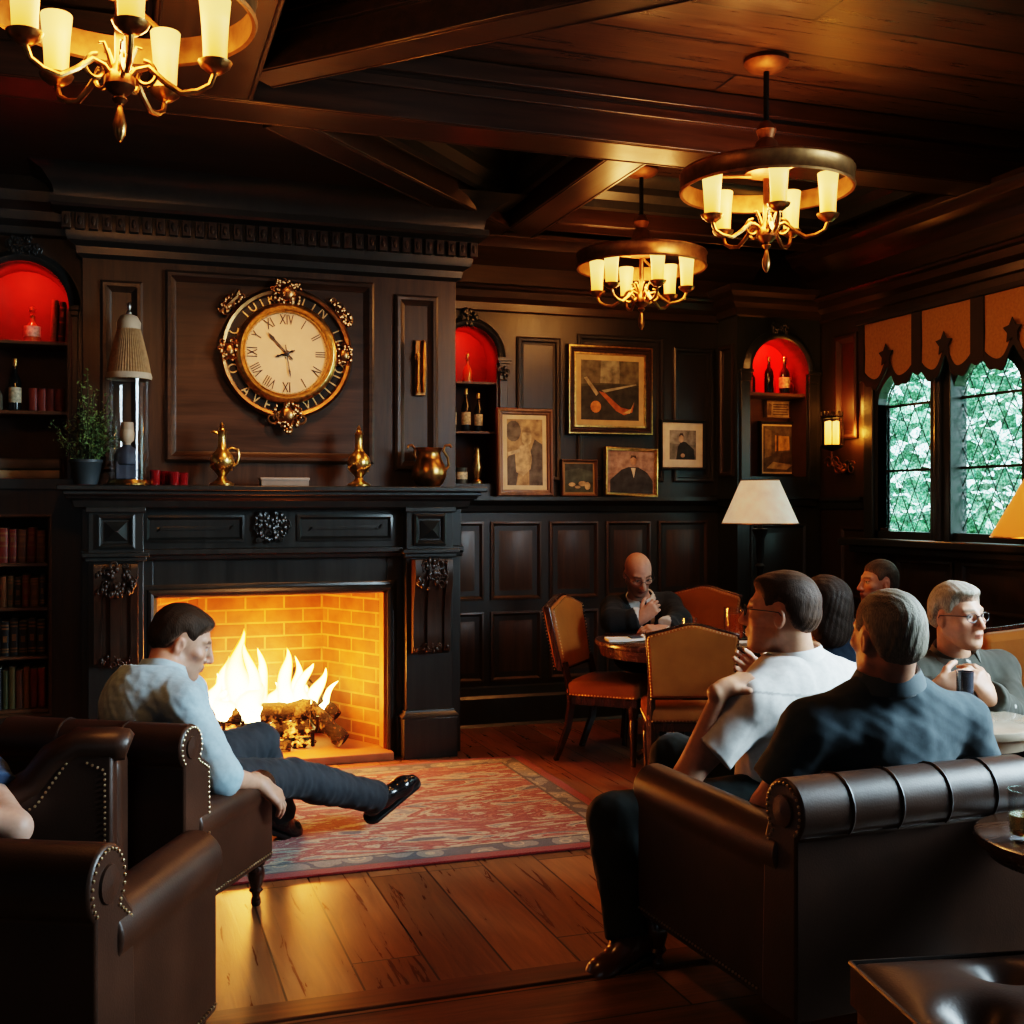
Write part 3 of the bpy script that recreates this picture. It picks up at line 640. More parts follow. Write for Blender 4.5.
# grate, logs, embers and flames
g = thing('fire_grate', 'black iron grate under the burning logs', 'grate', (.80, 7.14, .047))
mb = MB()
for i in range(7): x = -.33+i*.11; mb.tube([(x, .14, .11), (x, -.13, .09), (x, -.17, .13), (x, -.18, .19)], .010, 6)
mb.tube([(-.36, -.12, .085), (.36, -.12, .085)], .011, 6); mb.tube([(-.36, .1, .10), (.36, .1, .10)], .011, 6)
mb.build('grate_bars', IRON, g)
for x in (-.31, .31):
    for y in (-.12, .10):
        mb = MB(); mb.tube([(x, y, 0), (x, y, .10)], .012, 6); mb.build('leg', IRON, g)
def barkmat(name, glow):
    m, nt, b = _new(name); v = _coord(nt, (1, 1, 1)); nz = _n(nt, 'ShaderNodeTexNoise', Scale=16.0, Detail=7.0, Roughness=.7); nt.links.new(v, nz.inputs[0])
    nt.links.new(_ramp(nt, nz.outputs[0], [(.40, (.001, .0008, .0006)), (.62, (.007, .0035, .002)), (.78, (.025, .013, .007))]), b.inputs['Base Color']); b.inputs['Roughness'].default_value = .9
    nt.links.new(_ramp(nt, nz.outputs[0], [(.52, (0, 0, 0)), (.60, (1.0, .25, .03)), (.72, (1, .55, .12))]), b.inputs['Emission Color']); b.inputs['Emission Strength'].default_value = glow
    _bump(nt, b, nz.outputs[0], .9, .03); return m
BARK, EMBER = barkmat('burning_bark', 0.6), barkmat('ember_bark', 3.0)
def log(a, b, r, m, label, seed):
    rd = random.Random(seed); a, b = Vector(a), Vector(b); L = (b-a).length; n = 14
    mb = MB(); pts = [Vector((0, 0, 0)) + (b-a)*(i/n) + Vector((rd.uniform(-1, 1), rd.uniform(-1, 1), rd.uniform(-1, 1)))*r*.07 for i in range(n+1)]
    mb.tube(pts, [r*rd.uniform(.86, 1.1) for _ in pts], 14)
    o = mb.build('fire_log', m, None, smooth=50, loc=a); return tag(o, label, 'log', 'logs on the fire')
log((.46, 7.06, .25), (1.10, 7.02, .27), .062, BARK, 'upper charred log lying across the front of the fire', 1)
log((.44, 7.02, .165), (1.08, 6.99, .16), .05, EMBER, 'glowing lower log at the front of the fire', 2)
log((.50, 7.26, .20), (1.12, 7.22, .20), .07, EMBER, 'glowing log at the back of the fire', 3)
log((1.28, 6.93, .09), (1.00, 7.20, .36), .055, BARK, 'charred log leaning on the right side of the fire, lower of the two', 4)
log((1.26, 7.10, .20), (1.02, 7.32, .46), .055, BARK, 'charred log leaning on the right side of the fire, farther and higher of the two', 5)
log((.50, 6.95, .08), (.96, 6.93, .075), .035, BARK, 'thin charred branch lying at the very front of the hearth', 6)
mb = MB(); rd = random.Random(9)
for i in range(160): mb.ball((rd.uniform(.46, 1.14), rd.uniform(6.98, 7.28), .05+abs(rd.gauss(0, .015))), (rd.uniform(.012, .03), rd.uniform(.012, .03), rd.uniform(.01, .022)), 6, 4)
tag(mb.build('embers', EMBER), 'bed of glowing embers under the grate', 'embers', kind='stuff')
def flame_mat():
    m, nt, b = _new('flame'); nt.nodes.remove(b); out = nt.nodes['Material Output']
    tc = _n(nt, 'ShaderNodeTexCoord'); sp = _n(nt, 'ShaderNodeSeparateXYZ'); nt.links.new(tc.outputs['Object'], sp.inputs[0])
    lw = _n(nt, 'ShaderNodeLayerWeight'); lw.inputs[0].default_value = .5
    mr = _n(nt, 'ShaderNodeMapRange'); mr.inputs[1].default_value = 0.0; mr.inputs[2].default_value = 0.55; nt.links.new(sp.outputs[2], mr.inputs[0])
    ad = _n(nt, 'ShaderNodeMath', operation='MULTIPLY_ADD'); ad.inputs[1].default_value = .75; nt.links.new(mr.outputs[0], ad.inputs[0]); nt.links.new(lw.outputs['Facing'], ad.inputs[2])
    em = _n(nt, 'ShaderNodeEmission'); nt.links.new(_ramp(nt, ad.outputs[0], [(0.15, (1, .80, .36)), (.55, (1, .52, .10)), (.95, (1, .17, .01))]), em.inputs[0])
    st = _ramp(nt, ad.outputs[0], [(0.1, (1, 1, 1)), (.6, (.55,)*3), (1, (.18,)*3)]); mu = _n(nt, 'ShaderNodeMath', operation='MULTIPLY'); mu.inputs[1].default_value = 26.0; nt.links.new(st, mu.inputs[0]); nt.links.new(mu.outputs[0], em.inputs[1])
    tr = _n(nt, 'ShaderNodeBsdfTransparent'); mx = _n(nt, 'ShaderNodeMixShader')
    nt.links.new(_ramp(nt, lw.outputs['Facing'], [(.35, (1, 1, 1)), (.95, (0, 0, 0))]), mx.inputs[0])
    nt.links.new(tr.outputs[0], mx.inputs[1]); nt.links.new(em.outputs[0], mx.inputs[2]); nt.links.new(mx.outputs[0], out.inputs[0]); return m
FLAME = flame_mat()
fire = thing('fire', 'tall yellow and orange flames burning on the logs in the fireplace', 'fire', (.76, 7.13, .24)); fire['kind'] = 'thing'
rd = random.Random(21)
def tongue(x, y, h, r, lean, seed):
    rd = random.Random(seed); n = 18; pts = []; rs = []
    p1, p2 = rd.uniform(0, 6), rd.uniform(0, 6)
    for i in range(n+1):
        t = i/n; pts.append((x + lean*t*t*h + .16*r*math.sin(p1+6.5*t)*t*3, y + .1*r*math.sin(p2+5*t)*t*3, -.04 + h*t))
        rs.append(max(.002, r*(1-t)**.75*(.62+.55*math.sin(min(1, t*2.6)*PI*.62))*(1+.16*math.sin(9*t+p2))))
    mb = MB(); mb.tube(pts, rs, 16); return mb
for k, (x, y, h, r, l) in enumerate([(-.06, .0, .56, .105, -.06), (-.13, .03, .40, .09, -.12), (.02, .02, .44, .085, .10), (-.02, -.03, .48, .09, .02), (.22, .0, .44, .078, -.10), (.29, -.02, .34, .075, .12), (.36, .02, .30, .06, .30), (.26, .03, .38, .06, .05), (.14, .04, .22, .075, 0), (-.24, -.02, .30, .08, .1), (-.31, .0, .24, .06, -.1), (-.36, -.03, .18, .05, -.2), (.42, .0, .22, .04, .5), (.0, -.06, .24, .12, 0), (.28, .05, .22, .11, .0), (-.17, -.05, .22, .10, 0)]):
    tongue(x, y, h, r, l, k+3).build('flame_tongue', FLAME, fire, smooth=180)
mb = MB(); mb.tube([(-.25, -.10, -.035), (0, -.11, -.04), (.22, -.10, -.03)], [.010, .018, .010], 8); mb.build('glowing_gap', emit('ember_glow', (1, .72, .30), 14.0), fire)
# ================================================================== MANTEL ITEMS (mantel top 1.62)
MZ = 1.62
def on_mantel(px, Y=6.74):
    u = (px-512)/FPX; d = Y/(CF[1]+CR[1]*u); return Vector(((CF[0]+CR[0]*u)*d, Y, MZ))
# clock
cpos = Vector((0, 0, 0)); u = (287-512)/FPX; dd = (BY-.06)/(CF[1]+CR[1]*u); cx = (CF[0]+CR[0]*u)*dd; cz = EYE + (HOR-353)/FPX*dd
CK = thing('wall_clock', 'round gilt wall clock with cream Roman dial and lettered black ring above the mantel', 'clock', (cx, BY-.012, cz))
RO = .385
mb = MB(); mb.lathe([(RO-.03, 0), (RO, -.01), (RO+.004, -.035), (RO-.012, -.055), (RO-.03, -.05), (RO-.038, -.03), (RO-.03, -.0)], n=64, axis='y', cap=False); mb.build('outer_rim', BRONZE, CK)
mb = MB(); mb.lathe([(0.0, -.005), (.2, -.024), (RO-.03, -.024), (RO-.03, 0)], n=64, axis='y', cap=False); mb.build('black_ring', plain('black_enamel', (.012, .011, .010), .35), CK)
mb = MB(); mb.lathe([(.30, -.02), (.298, -.05), (.285, -.07), (.27, -.075), (.258, -.06), (.254, -.05), (.245, -.055), (.238, -.035), (.24, -.02)], n=64, axis='y', cap=False); mb.build('inner_bezel', GOLD, CK)
mb = MB(); mb.lathe([(0, -.030), (.245, -.030)], n=64, axis='y', cap=False); mb.build('dial', plain('cream_dial', (.72, .50, .28), .45, 0, .1, 6), CK)
DARKINK = plain('dial_ink', (.03, .022, .018), .5)
mb = MB()
for h, s in enumerate(['XIV', 'I', 'II', 'III', 'IV', 'I', 'IX', 'VIII', 'VIII', 'IXI', 'Y', 'XI']):
    a = PI/2 - h*PI/6; rr = .196; p = Vector((rr*math.cos(a), -.0325, rr*math.sin(a)))
    M = Matrix.Translation(p) @ Matrix.Rotation(-(a-PI/2), 4, 'Y') @ Matrix.Rotation(R(90), 4, 'X') @ Matrix.Diagonal((.62, 1, 1, 1))
    text_mesh(mb, s, M, .085, .003)
for k in range(60):
    a = k*PI/30; p = Vector((.236*math.cos(a), -.0315, .236*math.sin(a))); mb.ball(p, .0022, 4, 3)
mb.build('hour_numerals', DARKINK, CK, smooth=0)
mb = MB()
def arc_text(s, a0, a1, rr, size, flip=False):
    for i, ch in enumerate(s):
        if ch == ' ': continue
        a = R(a0 + (a1-a0)*i/max(1, len(s)-1)); p = Vector((rr*math.cos(a), -.027, rr*math.sin(a)))
        rot = -(a-PI/2) + (PI if flip else 0)
        text_mesh(mb, ch, Matrix.Translation(p) @ Matrix.Rotation(rot, 4, 'Y') @ Matrix.Rotation(R(90), 4, 'X') @ Matrix.Diagonal((.8, 1, 1, 1)), size, .005)
GLET = plain('gold_lettering', (.70, .50, .24), .35, .6)
for a_ in (('C IUIR', 158, 106, .327, .088), ('IIN IL', 72, 14, .327, .088), ('O AVE', 198, 250, .327, .092, True), ('VIIIIIO', 292, 346, .327, .088, True)): mb = MB(); arc_text(*a_); mb.build('ring_lettering', GLET, CK, smooth=0)
for a, w, h, n in ((90, .17, .15, 80), (180, .12, .12, 50), (0, .12, .12, 50), (270, .16, .14, 70)):
    c = Vector((.335*math.cos(R(a)), -.055, .335*math.sin(R(a)))) + (Vector((0, 0, .02)) if a == 90 else Vector((0, 0, -.03)) if a == 270 else Vector())
    mb = MB(); leafwork(mb, c, w, h, n, a+1, r=.010); mb.ball(c, (w*.3, .02, h*.36), 10, 6); mb.build('gilt_ornament', BRONZE, CK)
mb = MB()
for sx in (-1, 1):
    mb.tube(spiral((sx*.085, -.045, -.385), X_*sx, Z_, .035, .010, -180, 220, 18), [.008]*19, 6); mb.tube([(0, -.045, -.36), (sx*.03, -.045, -.40), (sx*.075, -.045, -.42)], [.012, .010, .008], 6)
leafwork(mb, (0, -.05, -.43), .06, .08, 26, 77, r=.009); mb.ball((0, -.045, -.455), (.014, .012, .02), 8, 6)
mb.build('scroll_pendant', BRONZE, CK)
for sx in (-1, 1):
    mb = MB(); c = Vector((sx*.325, -.02, .285 if sx < 0 else .255)); U = Vector((.72, 0, .70)) if sx < 0 else Vector((.62, 0, -.78)); V = Vector((-U.z, 0, U.x))
    leafwork(mb, c, .17, .06, 60, 50+sx, u=U, v=V, r=.010); mb.tube([c-U*.08, c, c+U*.08], [.012, .018, .012], 7); mb.tube([c, Vector((sx*.28, -.02, .22))], .014, 6)
    mb.build('winged_finial', BRONZE, CK)
def hand(ang, L, w, mb):
    d = Vector((math.sin(ang), 0, math.cos(ang))); s = Vector((d.z, 0, -d.x)); o = Vector((0, -.042, 0))
    mb.add([o - d*.05 - s*w*.5, o - d*.05 + s*w*.5, o + d*L*.62 + s*w*.45, o + d*L*.72 + s*w, o + d*L, o + d*L*.72 - s*w, o + d*L*.62 - s*w*.45], [(0, 1, 2, 3, 4, 5, 6)])
mb = MB(); hand(R(-43), .165, .009, mb); hand(R(171), .150, .005, mb); hand(R(70), .045, .009, mb); hand(R(250), .075, .008, mb); mb.lathe([(.016, -.035), (.016, -.05), (0, -.055)], n=14, axis='y')
mb.build('clock_hands', DARKINK, CK, smooth=0)
# ewers
def ewer(px, label, handle=True):
    r = thing('brass_ewer', label, 'ewer', on_mantel(px, 6.70), R(0), 'gilt ewers on the mantel')
    mb = MB(); mb.lathe([(0, 0), (.066, 0), (.068, .012), (.05, .022), (.03, .035), (.022, .05), (.026, .062), (.045, .085), (.064, .115), (.068, .145), (.058, .175), (.035, .20), (.024, .215), (.021, .26), (.023, .30), (.028, .31), (.020, .315), (0, .32)], n=28)
    for k in range(70):
        a = k*2.4; z = .09+(k % 14)*.0065; rr = .066*math.sin(PI*min(1, max(0, (z-.05)/.16)))**.6; mb.ball((rr*math.cos(a), rr*math.sin(a), z), .006, 5, 4)
    mb.build('body', GOLD, r)
    mb = MB(); mb.lathe([(.018, .318), (.014, .328), (.010, .333), (.013, .342), (.006, .352), (0, .362)], n=14); mb.build('stopper', GOLD, r)
    if handle:
        mb = MB(); mb.tube([(.02, 0, .20), (.055, 0, .215), (.088, 0, .205), (.094, 0, .17), (.085, 0, .13), (.064, 0, .11)], [.007, .007, .008, .008, .007, .006], 8); mb.build('handle', GOLD, r)
        mb = MB(); mb.tube([(-.02, 0, .296), (-.045, 0, .305), (-.062, 0, .302)], [.008, .007, .004], 8); mb.build('spout', GOLD, r)
ewer(222, 'gilt ewer with a loop handle on the mantel, left of the clock'); ewer(359, 'slender gilt ewer without a handle on the mantel, right of the clock', False)
r = thing('brass_pitcher', 'round-bellied brass pitcher with two curled handles at the right end of the mantel', 'pitcher', on_mantel(429, 6.72))
mb = MB(); mb.lathe([(0, 0), (.06, 0), (.085, .025), (.105, .07), (.102, .115), (.08, .16), (.068, .19), (.072, .215), (.085, .235), (.08, .235), (.066, .215), (.06, .19), (0, .18)], n=32); mb.build('body', BRASS, r)
for sx in (-1, 1):
    mb = MB(); mb.tube([(sx*.075, 0, .165), (sx*.09, 0, .19), (sx*.085, 0, .225), (sx*.105, 0, .25), (sx*.13, 0, .245), (sx*.128, 0, .23)] if sx < 0 else [(.10, 0, .10), (.125, 0, .13), (.115, 0, .18), (.09, 0, .22), (.10, 0, .25), (.13, 0, .255), (.14, 0, .24)], .008, 8); mb.build('handle', BRASS, r)
r = thing('flat_box', 'small grey flat box on the mantel below the clock', 'box', on_mantel(284, 6.70))
mb = MB(); mb.box(-.135, .135, -.05, .05, 0, .042); mb.build('box_body', plain('grey_box', (.20, .17, .14), .5), r, bevel=.004)
mb = MB(); mb.box(-.14, .14, -.055, .055, .034, .048); mb.build('lid', plain('grey_lid', (.30, .26, .22), .5), r, bevel=.003)
REDG = plain('ruby_glass', (.35, .012, .015), .08, trans=.55, ior=1.45)
for k, px in enumerate((155, 165, 174, 183)):
    r = thing('ruby_tumbler', ['first', 'second', 'third', 'fourth'][k] + ' ruby glass from the left in the row beside the glass dome', 'glass', on_mantel(px, 6.74 + (.03 if k % 2 else -.02)), group='ruby glasses on the mantel')
    mb = MB(); h = .085 - .004*k; mb.lathe([(0, 0), (.026, 0), (.030, h), (.027, h), (.023, .008), (0, .008)], n=20); mb.build('tumbler', REDG, r)
# glass dome lamp with pleated shade on top
r = thing('glass_dome_lamp', 'tall glass cylinder with brass base under a pleated beige shade on the mantel', 'lamp', on_mantel(129, 6.72))
mb = MB(); mb.lathe([(0, 0), (.112, 0), (.115, .012), (.105, .03), (0, .032)], n=36); mb.build('base', GOLD, r)
mb = MB(); mb.lathe([(.104, .03), (.104, .60)], n=36, cap=False); mb.build('glass_cylinder', thin_glass('dome_glass', (.96, .97, .97), .10), r)
mb = MB(); n = 96; P = []; f = []
for i in range(n):
    a = 2*PI*i/n; w = 1 + (.03 if i % 2 else -.02)
    for rr, z in ((.118, .60), (.10, .70), (.082, .78), (.062, .86), (.05, .885)): P.append((rr*w*math.cos(a), rr*w*math.sin(a), z))
for i in range(n):
    j = (i+1) % n
    for t in range(4): f.append((i*5+t, j*5+t, j*5+t+1, i*5+t+1))
mb.add(P, f); mb.build('pleated_shade', plain('beige_pleats', (.34, .21, .10), .8, 0, .2, 50), r)
mb = MB(); mb.lathe([(.12, .585), (.124, .60), (.118, .62), (.112, .61)], n=40, cap=False); LB = plain('lace_band', (.50, .40, .28), .7); mb.build('shade_band', LB, r); mb = MB(); mb.lathe([(.06, .855), (.064, .90), (.045, .935), (.02, .945), (0, .946)], n=28, cap=False); mb.build('shade_cap', LB, r)
mb = MB(); mb.lathe([(.012, .94), (.016, .955), (.006, .968), (.013, .985), (.013, .998), (.004, 1.012), (0, 1.014)], n=14); mb.build('finial', STEEL, r)
pb = r.location.copy()
r = thing('portrait_bust', 'small bust with cream head and dark blue drapery standing inside the glass dome', 'bust', pb + Vector((-.01, 0, .033)))
mb = MB(); mb.box(-.062, .062, -.045, .045, 0, .10); mb.lathe([(.065, .08), (.07, .13), (.055, .165), (.03, .18), (.02, .19)], n=20); mb.build('draped_shoulders', plain('navy_drape', (.05, .06, .085), .6), r, bevel=.006)
mb = MB(); mb.lathe([(.018, .18), (.02, .20), (.036, .215), (.040, .25), (.034, .285), (.0, .295)], n=18); mb.build('head', plain('ivory', (.55, .40, .26), .5), r)
mb = MB(); mb.lathe([(.030, .27), (.036, .275), (.034, .315), (0, .318)], n=18); mb.build('cap', plain('ivory_cap', (.45, .33, .22), .5), r)
# potted plant
r = thing('potted_plant', 'bushy green plant in a dark grey pot at the left end of the mantel', 'plant', on_mantel(86, 6.75))
mb = MB(); mb.lathe([(0, 0), (.062, 0), (.085, .12), (.09, .125), (.09, .14), (.078, .14), (.07, .11), (0, .10)], n=28); mb.build('pot', plain('slate_pot', (.045, .055, .06), .5), r)
LEAF = leafy('small_leaf_green', (.10, .16, .05)); STEM = plain('stem_green', (.05, .06, .02), .7)
rd = random.Random(4); st = MB(); lf = MB()
for i in range(46):
    a = rd.uniform(0, 2*PI); t = rd.uniform(.05, .55); L = rd.uniform(.16, .34)
    if i < 5: t = rd.uniform(0.02, .16); L = rd.uniform(.36, .52)
    p = Vector((.03*math.cos(a), .03*math.sin(a), .10)); pts = [p]; d = Vector((math.cos(a)*math.sin(t), math.sin(a)*math.sin(t), math.cos(t)))
    for k in range(8):
        d = (d + Vector((rd.uniform(-.12, .12), rd.uniform(-.12, .12), -.07 if t > .3 else 0))).normalized(); p = p + d*L/8; p.y = min(p.y, .085); pts.append(p)
        for _ in range(7):
            q = p + Vector((rd.uniform(-1, 1), rd.uniform(-1, 1), rd.uniform(-1, 1)))*.022; s = rd.uniform(.006, .012)
            U = Vector((rd.uniform(-1, 1), rd.uniform(-1, 1), rd.uniform(-.5, 1))).normalized()*s; V = U.orthogonal().normalized()*s*.6; lf.add([q-U, q-V, q+U, q+V], [(0, 1, 2, 3)])
    st.tube(pts, [.0028]*len(pts), 4)
st.build('stems', STEM, r); lf.build('foliage', LEAF, r, smooth=0)
# brass fittings on the right overmantel panel
u = (420-512)/FPX; dd = (BY-.03)/(CF[1]+CR[1]*u)
r = thing('wall_ornament', 'narrow brass ornament of upright rods on the panel right of the clock', 'ornament', ((CF[0]+CR[0]*u)*dd, BY-.03, EYE+(507-368)/FPX*dd))
mb = MB(); mb.box(-.030, .035, .0, .026, -.17, .17); mb.build('back_plate', BRONZE, r, bevel=.003)
mb = MB(); mb.tube([(.022, -.015, -.15), (.024, -.018, .0), (.02, -.018, .15), (.018, -.015, .17)], [.011, .014, .012, .006], 8); mb.tube([(-.014, -.012, -.155), (-.012, -.014, .09)], [.009, .010], 8); mb.tube(spiral((-.02, -.012, .06), X_, Z_, .02, .006, 0, 300, 12), [.005]*13, 5)
mb.build('rods', BRASS, r)
# ================================================================== BOOKCASE (left of the breast)
BKY = 7.02
BC = thing('bookcase', 'dark built-in bookcase with arched red niche left of the fireplace', 'bookcase', (-.6, BKY, 0))
mv = Matrix.Translation((.6, -BKY, 0))
mb = MB(); mb.M = mv
arch_plate(mb, -.757, -.275, 1.66, 2.64, -1.6, -.205, 1.64, 3.05, BKY, .30); mb.mat = 0
mb.box(-1.6, -.95, BKY, BKY+.4, 0, 1.60); mb.box(-.385, -.205, BKY, BKY+.4, 0, 1.60); mb.box(-.95, -.385, BKY, BKY+.4, 0, .34); mb.box(-.95, -.385, BKY, BKY+.4, 1.44, 1.60); mb.mat = 1; mb.box(-.95, -.385, BKY+.30, BKY+.4, .34, 1.44); mb.mat = 0
mb.box(-1.6, -.205, BKY+.32, BKY+.45, 1.6, 3.05)
mb.build('carcass', [W_BROWN, DARK_IN], BC, smooth=30)
mb = MB(); mb.M = mv; mb.box(-1.6, -.205, BKY-.03, BKY+.30, 1.60, 1.66); mb.build('counter', W_GREEN, BC, bevel=.003); mb = MB(); mb.M = mv; mb.sweep([(0, 3.02), (.03, 3.03), (.04, 3.07), (.08, 3.10), (.09, 3.15), (.14, 3.19), (.15, 3.25), (0, 3.25)], [((x, BKY, 0), -Y_, Z_) for x in (-1.6, -.25)]); mb.box(-1.6, -.25, BKY, BKY+.45, 3.05, 3.6); mb.build('cornice', W_GREEN, BC, smooth=30, bevel=.003); mb = MB(); mb.M = mv; mb.box(-1.6, -.205, BKY-.03, BKY, 0, .14); mb.build('plinth', W_GREEN, BC, bevel=.003)
mb = MB(); mb.M = mv; arch_moulding(mb, -.516, 2.64, .241, BKY); mb.build('arch_moulding', W_GREEN, BC)
mb = MB(); mb.M = mv; leafwork(mb, (-.516, BKY-.03, 2.96), .17, .10, 60, 8, r=.010); mb.build('keystone_carving', W_GREEN, BC)
mb = MB(); mb.M = mv; mb.box(-.272, -.215, BKY-.045, BKY, 2.615, 2.645); mb.box(-.265, -.222, BKY-.035, BKY, 2.585, 2.615); mb.box(-.262, -.225, BKY-.022, BKY, 1.66, 2.585); mb.build('pilaster_strip', W_BROWN, BC, bevel=.004)
SHZ = [2.44, 2.045]
for z in SHZ:
    mb = MB(); mb.M = mv; mb.box(-.756, -.276, BKY+.005, BKY+.298, z-.022, z); mb.build('shelf', W_SHELF, BC, bevel=.003)
mb = MB(); mb.M = mv; mb.box(-.285, -.276, BKY+.003, BKY+.29, 1.66, 2.63); mb.build('side_lining', W_SHELF, BC)
LSH = [.36, .66, .935, 1.185]
for z in LSH:
    mb = MB(); mb.M = mv; mb.box(-.95, -.385, BKY+.004, BKY+.30, z-.020, z); mb.build('shelf', W_SHELF, BC, bevel=.003)
mb = MB(); mb.M = mv; mb.loops((-.97, BKY-.001, .32), X_, Z_, -Y_, .605, 1.14, [(0, 0), (0, .014), (.012, .016), (.02, .0)], fill=False); mb.build('opening_bead', W_SHELF, BC)
# books in the lower bookcase
BOOKC = {'oxblood': (.16, .022, .012), 'brown': (.13, .048, .018), 'black': (.014, .012, .011), 'green': (.05, .052, .018), 'tan': (.22, .095, .03), 'red': (.22, .03, .014), 'olive': (.10, .075, .022), 'pale': (.50, .40, .26), 'marbled': (.20, .17, .13)}
BOOKM = {k: leather('book_' + k, v, .5, .06) for k, v in BOOKC.items()}
GILT = plain('book_gilt', (.20, .10, .035), .5, .3)
def book(name, label, loc, t, h, dp, col, group, bands=3, rz=0, lean=0.0):
    mb = MB(); A = [(t/2*math.sin(R(a)), -.010*math.cos(R(a))) for a in range(-80, 81, 20)]
    pl = [(-t/2, .0)] + A + [(t/2, 0), (t/2, dp), (-t/2, dp)]; pl2 = [pl[0]] + pl[1:]
    mb.prism(pl2, (0, 0, 0), X_, Y_, Z_, 0, h)
    mb.mat = 1
    if bands:
        for z in ((.12, .2, .8, .9) if bands == 4 else (.16, .5, .86))[:bands]:
            mb.sweep([(-.0012, h*z-.006), (-.0012, h*z+.004)], [((x, y, 0), -Y_*-1, Z_) for x, y in A])
        if bands == 4: mb.box(-t*.25, t*.25, -.0112, -.009, h*.40, h*.58)
        else: mb.box(-t*.25, t*.25, -.0112, -.009, h*.62, h*.76)
    mb.mat = 2; mb.box(-t/2+.004, t/2-.004, .008, dp+.001, h-.004, h+.0006)
    o = mb.build(name, [BOOKM[col], GILT, CREAM], None, smooth=35, loc=loc); o.rotation_euler = (0, lean, rz)
    return tag(o, label, 'book', group)
ORD = ['first', 'second', 'third', 'fourth', 'fifth', 'sixth', 'seventh', 'eighth', 'ninth', 'tenth', 'eleventh', 'twelfth', 'thirteenth', 'fourteenth']
rows = [(1.185, 'top', 'books on the top shelf of the lower bookcase', [('brown', .046), ('oxblood', .046), ('brown', .048), ('oxblood', .042), ('oxblood', .052), ('brown', .046), ('oxblood', .05), ('oxblood', .05)], .19, 3),
        (.935, 'second', 'books on the second shelf of the lower bookcase', [('black', .030), ('brown', .046), ('oxblood', .040), ('black', .036), ('olive', .036), ('tan', .034), ('red', .034), ('black', .04), ('brown', .042), ('black', .04), ('oxblood', .036)], .17, 4),
        (.66, 'third', 'books on the third shelf of the lower bookcase', [('black', .044)]*11, .20, 4),
        (.36, 'bottom', 'books on the bottom shelf of the lower bookcase', [('red', .036), ('oxblood', .04), ('tan', .033), ('brown', .036), ('olive', .034), ('green', .030), ('black', .036), ('brown', .034), ('red', .034), ('olive', .034), ('green', .033)], .225, 0)]
for z, nm, grp, bs, h, bands in rows:
    x = -.40
    for k, (c, t) in enumerate(bs):
        x -= t+.003
        if x < -.93: break
        hh = h*(1 + .05*math.sin(k*2.7+z*9))
        book('leather_book', '%s %s leather book, %s from the right on the %s shelf of the lower bookcase' % ('tall' if h > .21 else 'old', c, ORD[k], nm), (x+t/2, BKY+.055, z), t, hh, .17, c, grp, bands)
# upper niche: books and bottles
x = -.305
for k in range(4): x -= .046; book('red_book', 'plain red book, %s from the right beside the dark bottle in the left arched niche' % ORD[k], (x+.022, BKY+.06, 2.045), .045, .13, .12, 'red', 'red books in the left niche', 0)
book('upright_book', 'black book with gilt spine, right of the pair on the left niche upper shelf', (-.322, BKY+.06, 2.44), .030, .235, .16, 'black', None, 3, lean=.06)
book('upright_book', 'brown book with lettered spine, left of the pair on the left niche upper shelf', (-.362, BKY+.06, 2.44), .036, .245, .16, 'tan', None, 4, lean=.05)
for k, (z, c) in enumerate(((1.66, 'pale'), (1.715, 'marbled'))):
    o = book('flat_book', ['pale large book lying flat at the bottom of the stack in the left niche', 'dark marbled large book lying flat on top in the left niche'][k], (0, 0, 0), .05 if k == 0 else .062, .42, .17, c, None, 0)
    o.rotation_euler = (0, R(90), 0); o.location = (-.745, BKY+.055, z+(.025 if k == 0 else .031))
def bottle(loc, h, r, label, gm, group=None, cap=None, lab=None, decanter=False, name='bottle', cat='bottle'):
    b = thing(name, label, cat, loc, 0, group); mb = MB()
    if decanter: mb.lathe([(0, 0), (r, 0), (r*1.02, h*.05), (r*.95, h*.38), (r*.55, h*.52), (r*.30, h*.58), (r*.28, h*.72), (r*.42, h*.75), (r*.3, h*.76), (0, h*.76)], n=18)
    else: mb.lathe([(0, 0), (r*.95, 0), (r, h*.03), (r, h*.52), (r*.9, h*.60), (r*.42, h*.72), (r*.34, h*.80), (r*.33, h*.93), (r*.42, h*.94), (r*.42, h*.97), (0, h*.97)], n=18)
    mb.build('bottle_glass', gm, b)
    mb = MB()
    if decanter: mb.lathe([(r*.25, h*.76), (r*.2, h*.80), (r*.45, h*.88), (r*.35, h*.96), (0, h)], n=12)
    else: mb.lathe([(r*.44, h*.86), (r*.46, h*.97), (r*.4, h), (0, h)], n=12)
    mb.build('stopper', cap or GOLD, b)
    if lab is not None:
        mb = MB(); mb.lathe([(r*1.02, h*.16), (r*1.025, h*.17), (r*1.025, h*.44), (r*1.02, h*.45)], n=18, cap=False); mb.build('paper_band', lab, b)
    return b
DKGL = plain('dark_bottle_glass', (.012, .012, .010), .08, spec=.7); AMB = plain('amber_bottle_glass', (.30, .10, .015), .1, spec=.7, coat=.5); REDB = plain('red_bottle_glass', (.25, .02, .015), .1, spec=.7); CLR = plain('smoky_bottle_glass', (.14, .12, .09), .1, spec=.7, coat=.5)
CREAML = plain('bottle_label', (.6, .5, .33), .7, 0, .4, 60)
bottle((-.475, BKY+.12, 2.44), .21, .045, 'amber decanter with round stopper on the upper shelf of the left arched niche', AMB, decanter=True, lab=CREAML)
bottle((-.565, BKY+.10, 2.045), .30, .034, 'tall dark wine bottle beside the red books in the left niche', DKGL, lab=CREAML)
bottle((-.665, BKY+.12, 2.045), .24, .038, 'square-shouldered smoky decanter left of the dark bottle in the left niche', CLR, decanter=True)
bottle((-.705, BKY+.06, 2.045), .15, .034, 'short red bottle at the left edge of the left niche', REDB)
